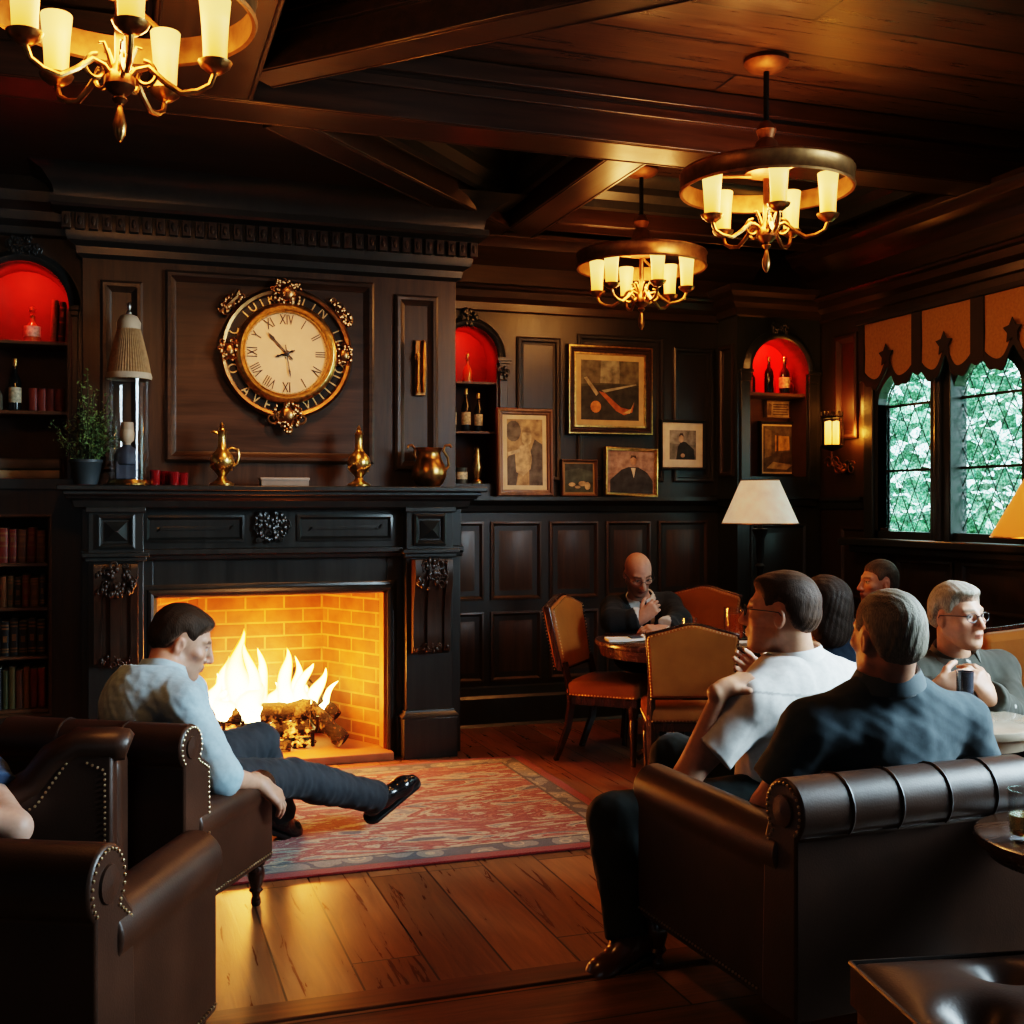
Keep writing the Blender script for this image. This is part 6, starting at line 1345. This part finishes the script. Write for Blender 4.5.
def make_hair(root, c, M, s, style, col, org, seed=1, tint=None, skin=None):
    flow = .0022
    def fn(P):
        q = ((P - V3(c)) @ M)/s; x, y, z = q[:, 0], q[:, 1], q[:, 2]; ax = np.abs(x)
        st = np.sin(x*300 + 5*np.sin(y*31+z*17) + seed)*.0006 + .0012*wob(q, 70, seed)
        if style == 'bob':
            d = s_ell(q, (0, -.018, .034), (.094, .116, .104)); d = s_u(d, s_ell(q, (0, -.055, -.055), (.088, .068, .10)), .04)
            d = s_max(d, -s_ell(q, (0, .085, -.03), (.068, .09, .10)), .012); d = s_max(d, -.150 - z, .015)
            d = d + 1.1*st + .003*wob(q*np.array([1, 1, .4]), 45, seed)
            return d*s
        top, side = {'short': (.015, .0045), 'side': (.022, .011), 'crop': (.018, .006), 'grey': (.016, .008), 'bald': (.0030, .0030)}[style]
        d = s_ell(q, (0, -.016, .038 + (top-side)*.5), (.0755+side, .098+side*1.05, .083+(top+side)*.5))
        d = s_u(d, s_ell(q, (0, -.035, -.01), (.066+side*.8, .078+side*.6, .06)), .03)
        if style == 'side': d = s_u(d, s_ell(q, (.016, .040, .100), (.062, .058, .024)), .035)
        if style == 'short': d = s_u(d, s_ell(q, (0, .045, .092), (.050, .040, .022)), .03)
        lim = np.interp(y, HLY, HLZ if style != 'bald' else [-.06, -.055, -.03, .012, .034, .022, .030, .2, .2, .2, .2])
        if style == 'short': lim = lim + .014*np.clip((-.03-y)/.03, 0, 1)
        if style == 'grey': lim = lim - .020*np.clip((-.03-y)/.03, 0, 1)
        if style == 'bald': d = s_max(d, z - (.035 - .25*np.maximum(0, y+.02)), .006)
        tp = 1 - np.clip((z - lim + .006*wob(q, 110, seed+3))/.042, 0, 1); d = d + (side+.0040)*tp**1.2; d = s_max(d, (lim - z - .006)*.75, .006)
        return (d + st*(1.0 if style != 'bald' else .4))*s
    c = V3(c); R_ = .20*s; base = V3(col)
    def cf(P):
        q = ((P - V3(c)) @ M)/s; k = .85 + .22*wob(q*np.array([1, .35, .35]), 130, seed+1); C = base*k[:, None]
        if skin is not None and style not in ('bob', 'bald'):
            lim = np.interp(q[:, 1], HLY, HLZ) - (.020*np.clip((-.03-q[:, 1])/.03, 0, 1) if style == 'grey' else 0); t = np.clip(1 - (q[:, 2]-lim+.010*wob(q, 160, seed+7))/.026, 0, 1)[:, None]*.72; C = C*(1-t) + V3(skin)*.8*t
        if tint is not None: m = np.clip((-.02 - q[:, 2])/.05, 0, 1)[:, None]; C = C*(1-m*.6) + V3(tint)*m*.6
        return np.clip(C, 0, 1)
    return sdf_mesh('hair', fn, c-R_, c+R_, .0042*s/1.15, HAIRM, root, org, cf)
def make_glasses(root, c, M, s, org, rim=.0016, lens_h=.017, full=True):
    mb = MB(); T = lambda p: Vector(V3(c) + M @ (V3(p)*s)) - Vector(org)
    for sg in (-1, 1):
        loop = [T((sg*(.033 + .023*math.cos(t)*(1 if abs(math.cos(t)) > .2 else 1)), .104 - .010*abs(math.cos(t) + .2)*(.6 if math.cos(t) > 0 else .2), .010 + lens_h*math.sin(t)*(1.0))) for t in [2*PI*i/24 for i in range(24)]]
        mb.tube(loop, rim*s, 6, True)
        mb.tube([T((sg*.056, .098, .016)), T((sg*.073, .080, .018)), T((sg*.083, .02, .016)), T((sg*.084, -.010, .014)), T((sg*.080, -.026, -.005))], rim*s, 6)
    mb.tube([T((-.010, .106, .014)), T((0, .112, .018)), T((.010, .106, .014))], rim*s, 6)
    return mb.build('spectacles', LENS, root)
def make_shoe(root, an, toe, s, org, mat, shin):
    a, t = V3(an), V3(toe); f = unit(t-a); u = V3(shin); u = unit(u - f*(u @ f)); lat = np.cross(f, u); L = np.linalg.norm(t-a)
    L = max(.17*s, min(L, .20*s)); ground = -.075*s
    def fn(P):
        q = (P-a) @ np.stack([lat, f, u], 1); 
        d = s_cap(q, (0, -.035*s, -.035*s), (0, .02*s, -.025*s), .038*s, .040*s); d = s_u(d, s_cap(q, (0, 0, 0), (0, .0, .035*s), .042*s, .040*s), .02*s)
        d = s_u(d, s_cap(q, (0, .03*s, -.03*s), (0, L*.72, -.045*s), .038*s, .042*s), .03*s); d = s_u(d, s_cap(q, (0, L*.7, -.048*s), (0, L, -.055*s), .040*s, .026*s), .02*s)
        d = s_max(d, ground + .010*s - q[:, 2], .006*s); d = s_max(d, q[:, 2] - .04*s, .006); return d + .0012*np.sin(q[:, 1]*260)*(np.abs(q[:, 0]) < .02)*(q[:, 2] > -.02)
    so = sdf_mesh('shoe', fn, a-.30*s, a+.30*s, .005, mat, root, org)
    def fs(P):
        q = (P-a) @ np.stack([lat, f, u], 1); d2 = s_cap(q*np.array([1, 1, 0]), (0, -.040*s, 0), (0, L*.98, 0), .043*s, .036*s); return np.maximum(d2, np.abs(q[:, 2] - ground) - .009*s)
    sdf_mesh('sole', fs, a-.30*s, a+.30*s, .005, BLACK, so, org); return so
def collar(root, nb, M, s, mat, org, r=.066, h=.040, gap=38, tilt=.25, colr=None):
    mb = MB(); n = 30; P = []; f = []; nb = V3(nb)
    for i in range(n+1):
        a = R(90+gap + (360-2*gap)*i/n); dx, dy = math.cos(a), math.sin(a); fr = math.sin(a)
        for rr, z in ((r*1.02, -.012), (r*.95, h*(.95-.3*max(0, fr))), (r*1.0, h*(1.0-.3*max(0, fr))), (r*1.16+.010*max(0, fr), h*.35-.028*max(0, fr)), (r*1.20+.010*max(0, fr), h*.05-.034*max(0, fr)), (r*1.15, h*.02-.03*max(0, fr))):
            P.append(nb + M @ (V3((rr*dx*1.05, rr*dy - .0, z))*s) - V3(org))
    k = 6
    for i in range(n):
        for t in range(k-1): f.append((i*k+t, (i+1)*k+t, (i+1)*k+t+1, i*k+t+1))
    mb.add([Vector(p) for p in P], f); o = mb.build('collar', mat, root, smooth=60)
    sd = o.modifiers.new('thick', 'SOLIDIFY'); sd.thickness = .004; sd.offset = 0; return o
def person(label, s, J, hd, hu=(0, 0, 1), skin=(.48, .27, .18), hair=('short', (.05, .03, .018)), top=None, legs=None, shoes=None, glasses=False, stubble=0.0, hands=None, jaw=1.0, belly=0.0, female=False, brow=None, tint=None, neck_r=.056, voxel=.0052, group=None, facing=None, seed=1, parts=('L', 'R'), skirt=False):
    """J: world joints pelvis, chest, neck, head, sh/el/wr/kn/an/to + L/R"""
    J = {k: V3(v) for k, v in J.items()}; pel, nk, hc = J['pelvis'], J['neck'], J['head']; M = frame(hd, hu)
    up = unit(nk - pel); rt_s = unit(J['shR'] - J['shL']); fw_s = unit(np.cross(up, rt_s)); rt_s = np.cross(fw_s, up)
    hf = unit(V3(facing) if facing is not None else (J['knL']+J['knR'])/2 - pel); hf = unit(hf*np.array([1, 1, 0])); rt_p = np.cross(hf, (0, 0, 1))
    hipR, hipL = pel + rt_p*.092*s, pel - rt_p*.092*s; ch = J.get('chest', pel*.38 + nk*.62 - fw_s*.02*s)
    org = np.array([pel[0], pel[1], 0.0]); arms = {'L': ('shL', 'elL', 'wrL'), 'R': ('shR', 'elR', 'wrR')}
    mid = pel*.55 + ch*.45; Mt = np.stack([rt_s, fw_s, up], 1); Mp = np.stack([rt_p, hf, np.array([0, 0, 1.])], 1)
    w = .90 if female else 1.0
    def torso(P, g):
        d = s_ell(P, pel + np.array([0, 0, .03*s]), ((.158+g)*s*(1.06 if female else 1), (.120+g)*s, (.135+g)*s), Mp)
        d = s_u(d, s_ell(P, mid + fw_s*(.01+belly)*s, ((.148*w+g+belly*.6)*s, (.115+g+belly*.6)*s, (.16+g)*s), Mt), .06*s)
        d = s_u(d, s_ell(P, ch + up*.02*s, ((.168*w+g)*s, (.122+g)*s, (.165+g)*s), Mt), .06*s)
        for k in 'LR':
            sh = J['sh'+k]; d = s_u(d, s_cap(P, ch + up*.09*s + (sh-ch)*.25, sh, (.085+g)*s*w, (.058+g)*s*w), .05*s)
            d = s_u(d, s_cap(P, nk - up*.005*s, sh*.8 + nk*.2 - up*.005*s, (.046+g)*s, (.040+g)*s), .04*s)
        return d
    aw = .86 if female else 1.0
    def arm(P, k, g, to=1.0):
        a, b, c = (J[x] for x in arms[k]); c2 = b + (c-b)*to
        d = s_cap(P, a, b, (.054*aw+g)*s, (.043*aw+g)*s)
        if to > 0: d = s_u(d, s_cap(P, b, c2, (.044*aw+g)*s, (.044*aw + (.028*aw-.044*aw)*to + g)*s), .02*s)
        return d
    def leg(P, k, g, to=1.0):
        h_, kn, an = (hipL if k == 'L' else hipR), J['kn'+k], J['an'+k]
        d = s_cap(P, h_, kn, (.088+g)*s, (.060+g)*s); d = s_u(d, s_cap(P, kn, kn + (an-kn)*to, (.060+g)*s, (.040+g)*s), .02*s)
        return s_u(d, s_cap(P, kn*.72+an*.28, kn*.5+an*.5, (.056+g)*s, (.048+g)*s), .03*s)
    hands = hands or {}; side = {'L': -1, 'R': 1}
    def body(P):
        d = head_field(P, hc, M, s, jaw)
        d = s_u(d, s_cap(P, hc + M @ (V3((0, -.030, -.045))*s), nk, neck_r*s, (neck_r+.006)*s), .022*s)
        d = s_u(d, torso(P, -.012), .03*s)
        for k in 'LR':
            d = s_u(d, arm(P, k, -.004), .02*s)
            hp = hands.get(k, {}); wr = J['wr'+k]; fd = hp.get('fwd', wr - J['el'+k]); pm = hp.get('palm', (0, 0, -1))
            d = s_u(d, hand_field(P, wr, fd, pm, hp.get('side', side[k]), s, hp.get('curl', .45), hp.get('thumb', .35)), .010*s)
            d = s_u(d, leg(P, k, -.010), .02*s)
        return d
    pts = np.array(list(J.values()) + [hipL, hipR]); lo, hi = pts.min(0) - .24*s, pts.max(0) + .24*s
    bc = brow or tuple(k*.9 for k in (hair[1] if hair else (.1, .07, .05)))
    o = sdf_mesh('person', body, lo, hi, voxel, SKIN, None, org, skin_col(skin, hc, M, s, stubble, bc))
    tag(o, label, 'person', group)
    if hair: make_hair(o, hc, M, s, hair[0], hair[1], org, seed, tint, skin)
    if glasses: make_glasses(o, hc, M, s, org)
    if top:
        g0 = top.get('g', .012); sl = top.get('sleeve', 1.0); tc = V3(top['col'])
        def shirt(P):
            d = torso(P, g0)
            for k in 'LR':
                a, b, c = (J[x] for x in arms[k])
                if sl <= .5:      # short sleeve: a loose tube cut across the upper arm
                    e = a + (b-a)*(sl*2); x = s_cap(P, a, a + (b-a)*1.1, (.056+g0)*s*aw, (.059+g0)*s*aw); x = np.maximum(x, (P - e) @ unit(b-a))
                else:
                    t = (sl-.5)*2; x = arm(P, k, g0+.004, min(1.0, t+.05)); e = b + (c-b)*t
                    m = (P - e) @ unit(c-b); ne = np.linalg.norm(P - e, axis=1); x = np.where(ne < .16*s, np.maximum(x, m), x)
                    cu = s_cap(P, e - unit(c-b)*.035*s, e, (.046*aw+g0)*s, (.043*aw+g0)*s); cu = np.maximum(cu, m); x = s_u(x, cu, .008)
                d = s_u(d, x, .030*s)
            d = d + top.get('fold', .0045)*wob(P, 26, seed+5, top.get('st', (1, 1, .55)))*np.clip((P[:, 2] - pel[2] + .1)/.15, .4, 1) + .0022*wob(P, 62, seed+9)
            hem = pel - up*top.get('hem', .06)*s; d = np.maximum(d, -((P - hem) @ up))
            cn = unit(up + .5*unit(hc-nk)); nn = np.linalg.norm(P - nk, axis=1); d = np.where(nn < .14*s, s_max(d, (P - nk - cn*.034*s) @ cn, .01), d)
            d = s_max(d, -s_cap(P, nk - cn*.01*s, nk + cn*.10*s, (neck_r+.006)*s, (neck_r+.012)*s), .006)
            if top.get('vneck'): vv = (P - nk) @ Mt; d = np.maximum(d, -np.maximum(np.maximum(np.abs(vv[:, 0]) - (.055*s + vv[:, 2]*.35), -vv[:, 2]-.15*s), -vv[:, 1]))
            return d
        def scol(P):
            C = tc*(1 + .10*wob(P, 30, seed+2))[:, None]; v = (P - nk) @ Mt/s; x, y, z = v[:, 0], v[:, 1], v[:, 2]
            if top.get('suit'):
                op = (y > .02) & (np.abs(x) < .075 + z*.28) & (z > -.27); C[op] = V3((.62, .60, .58)); C[op & (np.abs(x) < .020 + .012*np.clip(-z/.2, 0, 1))] = V3((.02, .025, .035))
                lap = (y > .02) & ~op & (np.abs(x) < .125 + z*.30) & (z > -.26); C[lap] = tc*1.35
            if top.get('yoke'):
                m = np.abs(z + .085 - .02*np.abs(x)*4) < .0035; C[m & (y < 0)] = C[m & (y < 0)]*.6
            if top.get('placket'):
                m = (y > 0) & (np.abs(np.abs(x)-.016) < .0025); C[m] *= .6; bt = (y > 0) & (np.abs(x) < .006) & (np.abs(((z+.02) % .075)-.0375) < .006); C[bt] = V3((.5, .48, .45))
            if top.get('cardigan'):
                m = (y > .0) & (np.abs(x) > .060 - z*.08); C[m] = V3(top['cardigan'])*(1+.15*np.sin(P[m][:, 2]*420))[:, None]
                C[~m & (y < 0)] = V3(top['cardigan']); arm_m = np.abs(x) > .15; C[arm_m] = V3(top['cardigan'])*(1+.15*np.sin(P[arm_m][:, 2]*420))[:, None]
            return np.clip(C, 0, 1)
        sh = sdf_mesh(top.get('name', 'shirt'), shirt, lo, hi, .0058, CLOTH, o, org, scol)
        if top.get('collar', True):
            cn = unit(up + .8*unit(hc-nk)); r3 = unit(rt_s - cn*(rt_s @ cn)); collar(o, nk - cn*.004*s, np.stack([r3, np.cross(cn, r3), cn], 1), s, top.get('cmat'), org, neck_r+.021, top.get('ch', .040)+.008, top.get('gap', 30))
    if legs:
        lc = V3(legs)
        def trs(P):
            d = torso(P, .010); d = s_max(d, (P - pel - np.array([0, 0, .06*s])) @ np.array([0, 0, 1.]), .01)
            for k in 'LR': 
                l = leg(P, k, .014, .97); an, kn = J['an'+k], J['kn'+k]; c_ = s_cap(P, kn*.35+an*.65, an, .056*s, .062*s); l = s_u(l, c_, .03*s); l = s_max(l, (P - an) @ unit(an-kn) - .002, .006); d = s_u(d, l, .03*s)
            return d + .0042*wob(P, 34, seed+20) + .002*wob(P, 75, seed+21)
        sdf_mesh('trousers', trs, lo, hi, .0062, CLOTH, o, org, lambda P: np.clip(lc*(1+.15*wob(P, 40, 3))[:, None], 0, 1))
    if shoes is not None:
        for k in 'LR': make_shoe(o, J['an'+k], J['to'+k], s, org, shoes, J['kn'+k]-J['an'+k])
    return o
def W(px, py, d): return tuple(at(px, py, d))
def Lz(lat, d, z): return tuple(cam2w(lat, d, z))
def D(lat, d, z=0.0): return tuple(cam2w(lat, d, z))
def cloth_mat(name, c): return plain(name, c, .85, 0, .1, 40, .03, sheen=.2)
# ---- man by the fire, light blue shirt
person('young man in a light blue shirt slumped in an armchair, looking down at the fire', 1.12, dict(
    pelvis=Lz(-1.27, 4.36, .45), chest=W(143, 722, 4.30), neck=W(163, 677, 4.34), head=W(181, 643, 4.44),
    shL=W(185, 694, 4.60), elL=W(200, 765, 4.68), wrL=W(236, 778, 4.52), shR=W(183, 707, 4.16), elR=W(222, 777, 4.08), wrR=W(259, 783, 4.27),
    knL=W(258, 742, 4.90), anL=W(280, 813, 5.13), toL=W(304, 823, 5.28), knR=W(291, 778, 4.86), anR=W(377, 797, 5.27), toR=W(409, 772, 5.36)),
    hd=D(.86, .34, -.42), hu=D(.40, .1, 1), skin=(.50, .28, .19), hair=('short', (.050, .028, .016)),
    top=dict(col=(.33, .45, .52), sleeve=.56, name='shirt', cmat=cloth_mat('blue_collar', (.33, .45, .52)), g=.016, fold=.0038, hem=.12, ch=.045), legs=(.032, .036, .042), shoes=POLISH, stubble=.15,
    hands={'R': dict(fwd=D(.55, .35, -.55), palm=D(-.4, .2, -.6), curl=.55), 'L': dict(fwd=D(.6, .6, -.2), palm=(0, 0, -1), curl=.4)}, facing=D(.6, .8), seed=3)
# ---- white short-sleeved shirt
person('man with glasses in a white short-sleeved shirt seen from behind, head turned left', 1.17, dict(
    pelvis=Lz(.98, 4.08, .47), chest=W(793, 722, 4.06), neck=W(795, 661, 4.07), head=W(781, 615, 4.04),
    shL=W(755, 702, 3.94), elL=W(687, 776, 3.92), wrL=W(722, 690, 3.90), shR=W(854, 690, 4.18), elR=W(846, 766, 4.32), wrR=Lz(1.0, 4.48, .80),
    knL=W(613, 818, 3.93), anL=W(628, 936, 3.80), toL=W(606, 950, 3.76), knR=Lz(.62, 4.42, .54), anR=Lz(.60, 4.40, .085), toR=Lz(.52, 4.52, .06)),
    hd=D(-.90, .42, .0), hu=D(.03, 0, 1), skin=(.50, .265, .17), hair=('short', (.060, .028, .014)), glasses=True,
    top=dict(col=(.60, .58, .56), sleeve=.33, g=.018, fold=.0042, cmat=cloth_mat('white_collar', (.62, .60, .58)), yoke=True, hem=.20, ch=.040), legs=(.010, .013, .012), shoes=TANSHOE, stubble=.2,
    hands={'L': dict(fwd=D(.74, .30, .28), palm=D(.3, .3, -.8), curl=[.3, .45, .55, .65]), 'R': dict(palm=D(-.3, -.4, .2), curl=.6)}, facing=D(-.75, .55), seed=5)
# ---- grey-haired man from behind
person('grey-haired man in a dark slate polo shirt seen from behind in the right foreground armchair', 1.09, dict(
    pelvis=Lz(1.09, 3.44, .51), chest=W(884, 772, 3.40), neck=W(888, 682, 3.34), head=W(887, 640, 3.30),
    shL=W(810, 730, 3.30), elL=W(766, 806, 3.32), wrL=Lz(.92, 3.58, .68), shR=W(961, 722, 3.46), elR=W(982, 792, 3.54), wrR=Lz(1.22, 3.66, .68),
    knL=Lz(.98, 3.84, .52), anL=Lz(.98, 3.82, .085), toL=Lz(.94, 3.96, .06), knR=Lz(1.18, 3.86, .52), anR=Lz(1.18, 3.84, .085), toR=Lz(1.18, 3.98, .06)),
    hd=D(-.30, .95, -.02), skin=(.47, .24, .155), hair=('grey', (.30, .255, .195)), tint=(.30, .19, .13),
    top=dict(col=(.050, .066, .076), sleeve=.36, g=.018, fold=.0050, cmat=cloth_mat('slate_collar', (.050, .066, .076)), hem=.12, ch=.036), legs=(.02, .02, .022), shoes=POLISH, facing=D(.3, 1), seed=8)
# ---- man with glasses facing us
person('grey-haired man with glasses in a dark olive shirt facing us, holding a dark glass', 1.0, dict(
    pelvis=Lz(1.75, 4.60, .57), chest=W(953, 708, 4.54), neck=W(954, 657, 4.48), head=W(958, 618, 4.40),
    shR=W(911, 676, 4.40), elR=W(903, 730, 4.24), wrR=W(937, 688, 4.12), shL=W(998, 671, 4.56), elL=W(1012, 718, 4.36), wrL=W(989, 698, 4.14),
    knR=Lz(1.62, 4.24, .58), anR=Lz(1.54, 4.36, .09), toR=Lz(1.48, 4.22, .06), knL=Lz(1.88, 4.14, .58), anL=Lz(1.90, 4.18, .09), toL=Lz(1.92, 4.0, .06)),
    hd=D(.42, -.88, -.10), hu=D(-.03, 0, 1), skin=(.52, .26, .165), hair=('side', (.46, .40, .32)), glasses=True, jaw=1.10, belly=.015,
    top=dict(col=(.050, .046, .036), sleeve=1.0, g=.018, fold=.006, cmat=cloth_mat('olive_collar', (.075, .07, .055)), placket=True, gap=34, ch=.048), legs=(.014, .017, .022), shoes=POLISH,
    hands={'R': dict(fwd=D(.75, -.15, .25), palm=D(.3, .7, -.1), curl=.75), 'L': dict(fwd=D(-.45, -.1, .75), palm=D(-.5, .55, .1), curl=.8)}, facing=D(-.25, -1), seed=11, brow=(.25, .18, .12))
# ---- bald man in suit
person('bald man with glasses in a dark suit at the dining table, hand at his mouth', 1.06, dict(
    pelvis=Lz(.84, 7.36, .57), chest=W(641, 632, 7.30), neck=W(640, 600, 7.24), head=W(638, 574, 7.10),
    shR=W(614, 609, 7.22), elR=Lz(.61, 6.98, .81), wrR=W(642, 619, 6.92), shL=W(668, 606, 7.26), elL=Lz(1.02, 7.02, .81), wrL=W(664, 630, 6.84),
    knR=Lz(1.03, 7.02, .56), anR=Lz(1.04, 6.98, .10), toR=Lz(1.02, 6.82, .07), knL=Lz(1.16, 7.02, .56), anL=Lz(1.20, 6.98, .10), toL=Lz(1.22, 6.82, .07)),
    hd=D(.22, -.80, -.60), hu=D(.05, -.5, .82), skin=(.52, .28, .20), hair=('bald', (.22, .14, .10)), glasses=True, stubble=.45, brow=(.10, .06, .04),
    top=dict(col=(.022, .025, .028), sleeve=.96, g=.022, fold=.005, cmat=WHITE, suit=True, name='suit_jacket', ch=.034), legs=(.012, .013, .015), shoes=POLISH,
    hands={'R': dict(fwd=D(.62, -.1, .66), palm=D(.2, .9, -.1), curl=.9), 'L': dict(fwd=D(-.85, -.2, .08), palm=D(-.1, .3, -.8), curl=.6)}, facing=D(.05, -1), seed=14)
# ---- dark-haired woman from behind
WOM = person('woman with a dark brown bob and navy top seen from behind', 1.10, dict(
    pelvis=Lz(1.45, 5.12, .52), chest=W(838, 690, 5.08), neck=W(831, 645, 5.05), head=W(823, 609, 5.02),
    shL=W(806, 668, 4.98), elL=W(800, 735, 5.0), wrL=Lz(1.2, 5.45, .70), shR=W(873, 668, 5.12), elR=W(885, 735, 5.2), wrR=Lz(1.5, 5.50, .70),
    knL=Lz(1.22, 5.52, .56), anL=Lz(1.20, 5.55, .08), toL=Lz(1.18, 5.70, .05), knR=Lz(1.42, 5.58, .56), anR=Lz(1.42, 5.60, .08), toR=Lz(1.42, 5.76, .05)),
    hd=D(-.45, .88, 0), skin=(.50, .30, .21), hair=('bob', (.045, .028, .02)), female=True, neck_r=.048,
    top=dict(col=(.014, .022, .034), sleeve=.42, g=.012, fold=.004, collar=False, name='navy_top'), legs=(.012, .012, .015), shoes=POLISH, facing=D(-.2, 1), seed=17)
# ---- profile man at the back
person('man with short greying hair and dark jacket in profile at the back, looking left', 1.0, dict(
    pelvis=Lz(2.22, 6.50, .50), chest=W(893, 650, 6.46), neck=W(884, 611, 6.42), head=W(878, 584, 6.40),
    shL=W(872, 624, 6.22), elL=W(868, 662, 6.2), wrL=Lz(1.98, 6.22, .72), shR=W(893, 622, 6.66), elR=W(880, 662, 6.75), wrR=Lz(1.98, 6.58, .72),
    knL=Lz(1.78, 6.36, .56), anL=Lz(1.76, 6.36, .09), toL=Lz(1.58, 6.34, .06), knR=Lz(1.78, 6.62, .56), anR=Lz(1.76, 6.62, .09), toR=Lz(1.58, 6.62, .06)),
    hd=D(-.96, -.20, .04), skin=(.50, .28, .20), hair=('crop', (.15, .115, .085)), top=dict(col=(.022, .028, .034), sleeve=1.0, name='jacket', cmat=cloth_mat('slate_jacket', (.022, .028, .034)), ch=.04), legs=(.015, .015, .018), shoes=POLISH, facing=D(-1, 0), stubble=.2, seed=21)
# ---- bare elbow at the left edge
person('person with a bare elbow on the chair arm, cut off by the left edge', 1.15, dict(
    pelvis=Lz(-1.92, 3.36, .54), chest=Lz(-1.88, 3.36, .86), neck=Lz(-1.84, 3.36, 1.08), head=Lz(-1.86, 3.36, 1.26),
    shR=W(-58, 730, 3.52), elR=W(14, 828, 3.16), wrR=Lz(-1.62, 3.02, .74), shL=Lz(-1.86, 3.12, 1.0), elL=Lz(-1.90, 3.0, .74), wrL=Lz(-2.1, 3.05, .70),
    knR=Lz(-2.36, 3.50, .55), anR=Lz(-2.42, 3.5, .09), toR=Lz(-2.6, 3.5, .06), knL=Lz(-2.36, 3.25, .55), anL=Lz(-2.42, 3.25, .09), toL=Lz(-2.6, 3.25, .06)),
    hd=D(-1, 0, -.1), skin=(.52, .31, .23), hair=('short', (.05, .03, .02)), top=dict(col=(.05, .08, .14), sleeve=.36, g=.014, cmat=cloth_mat('navy_collar', (.05, .08, .14))), legs=(.02, .02, .025), shoes=POLISH, facing=D(-1, 0), seed=25)
# things in hands
gp = at(965, 684, 4.05)
r = thing('dark_tumbler', 'dark drinking glass held by the man in the olive shirt', 'glass', gp - Vector((0, 0, .045)))
mb = MB(); mb.lathe([(0, 0), (.026, 0), (.029, .02), (.030, .090), (.027, .090), (.025, .015), (0, .015)], n=22); mb.build('glass_wall', plain('smoked_glass', (.05, .05, .06), .08, spec=.8, alpha=.9), r)
nk_ = Vector(at(831, 643, 5.05)); mb = MB(); ow = Vector(WOM.location)
for rr, zz, n_ in ((.072, .0, 34), (.082, -.016, 38), (.092, -.032, 42)):
    for k in range(n_): a = 2*PI*k/n_; mb.ball(nk_ - ow + Vector((rr*math.cos(a), rr*math.sin(a)*.95, zz - .012*math.sin(a+1.2))), .0075, 6, 4)
mb.build('beaded_necklace', GOLD, WOM)
# ================================================================== LIGHT
def lamp(name, kind, loc, energy, color, size=.1, rot=None, **kw):
    l = bpy.data.lights.new(name, kind); l.energy = energy; l.color = color
    if kind in ('POINT', 'SPOT'): l.shadow_soft_size = size
    if kind == 'AREA':
        l.shape = 'RECTANGLE'; l.size, l.size_y = size
    for k, v in kw.items(): setattr(l, k, v)
    o = bpy.data.objects.new(name, l); COL.objects.link(o); o.location = loc
    if rot is not None: o.rotation_euler = rot
    return o
def aim(o, target): o.rotation_euler = (Vector(target) - o.location).to_track_quat('-Z', 'Y').to_euler()
# fire
lamp('fire_light', 'POINT', (.80, 7.02, .52), 90, (1, .29, .035), .16); lamp('fire_light_low', 'POINT', (1.02, 6.93, .42), 30, (1, .29, .035), .12)
# chandeliers
for x, y, e in ((0, 3.66, 55), (2.87, 4.73, 55), (3.06, 6.50, 40)): lamp('chandelier_light', 'POINT', (x, y, 2.93), e, (1, .45, .14), .22)
# niches and wall light
for nm, x, y, z, e in (('left', -.516, BKY, 2.84, 17), ('middle', 2.2475, YB, 2.70, 13), ('corner', 4.50, CYF, 2.68, 18)):
    o = lamp('niche_light_' + nm, 'SPOT', (x, y+.03, z), e, (1, .03, .012), .03, spot_size=R(150), spot_blend=.6); aim(o, (x, y+.20, z-.16))
lamp('sconce_light', 'POINT', (XR-.13, 6.93, 2.20), 3.5, (1, .40, .07), .05); lamp('sconce_light_low', 'POINT', (XR-.08, 6.80, 2.02), 5, (1, .36, .05), .03)
# added fill spots without fixtures that brighten the mantel and the picture wall
o = lamp('clock_spot', 'SPOT', (1.0, 5.7, 3.25), 85, (1, .46, .17), .12, spot_size=R(52), spot_blend=.8); aim(o, (.80, 6.9, 2.0))
o = lamp('picture_spot', 'SPOT', (3.2, 5.65, 3.25), 42, (1, .54, .25), .12, spot_size=R(60), spot_blend=.9); aim(o, (3.2, 7.5, 1.9))
# daylight: sky outside, plus added cool fill lamps for unseen windows right and rear
w = bpy.data.worlds.new('sky'); SC.world = w; w.use_nodes = True; w.node_tree.nodes['Background'].inputs[0].default_value = (.80, .93, 1, 1); w.node_tree.nodes['Background'].inputs[1].default_value = 6.0
o = lamp('garden_sun', 'SUN', (12, 4, 9), 5, (1, .98, .92)); o.rotation_euler = (R(35), R(-20), 0); o.data.angle = R(20)
o = lamp('bay_daylight', 'AREA', (4.75, 2.55, 2.15), 185, (.66, .88, 1), (1.9, 1.6)); aim(o, (1.0, 4.1, .6)); o.data.spread = R(100)
o = lamp('rear_daylight', 'AREA', (-.8, -1.1, 1.8), 5, (.70, .90, 1), (2.4, 1.2)); aim(o, (.6, 6.0, .4))
SC.view_settings.view_transform = 'Filmic'; SC.view_settings.look = 'High Contrast'; SC.view_settings.exposure = 0.25
cy = SC.cycles
cy.use_denoising = True; cy.max_bounces = 8; cy.diffuse_bounces = 3; cy.glossy_bounces = 4; cy.transmission_bounces = 8; cy.transparent_max_bounces = 12; cy.sample_clamp_indirect = 4.0; cy.caustics_reflective = False; cy.caustics_refractive = False
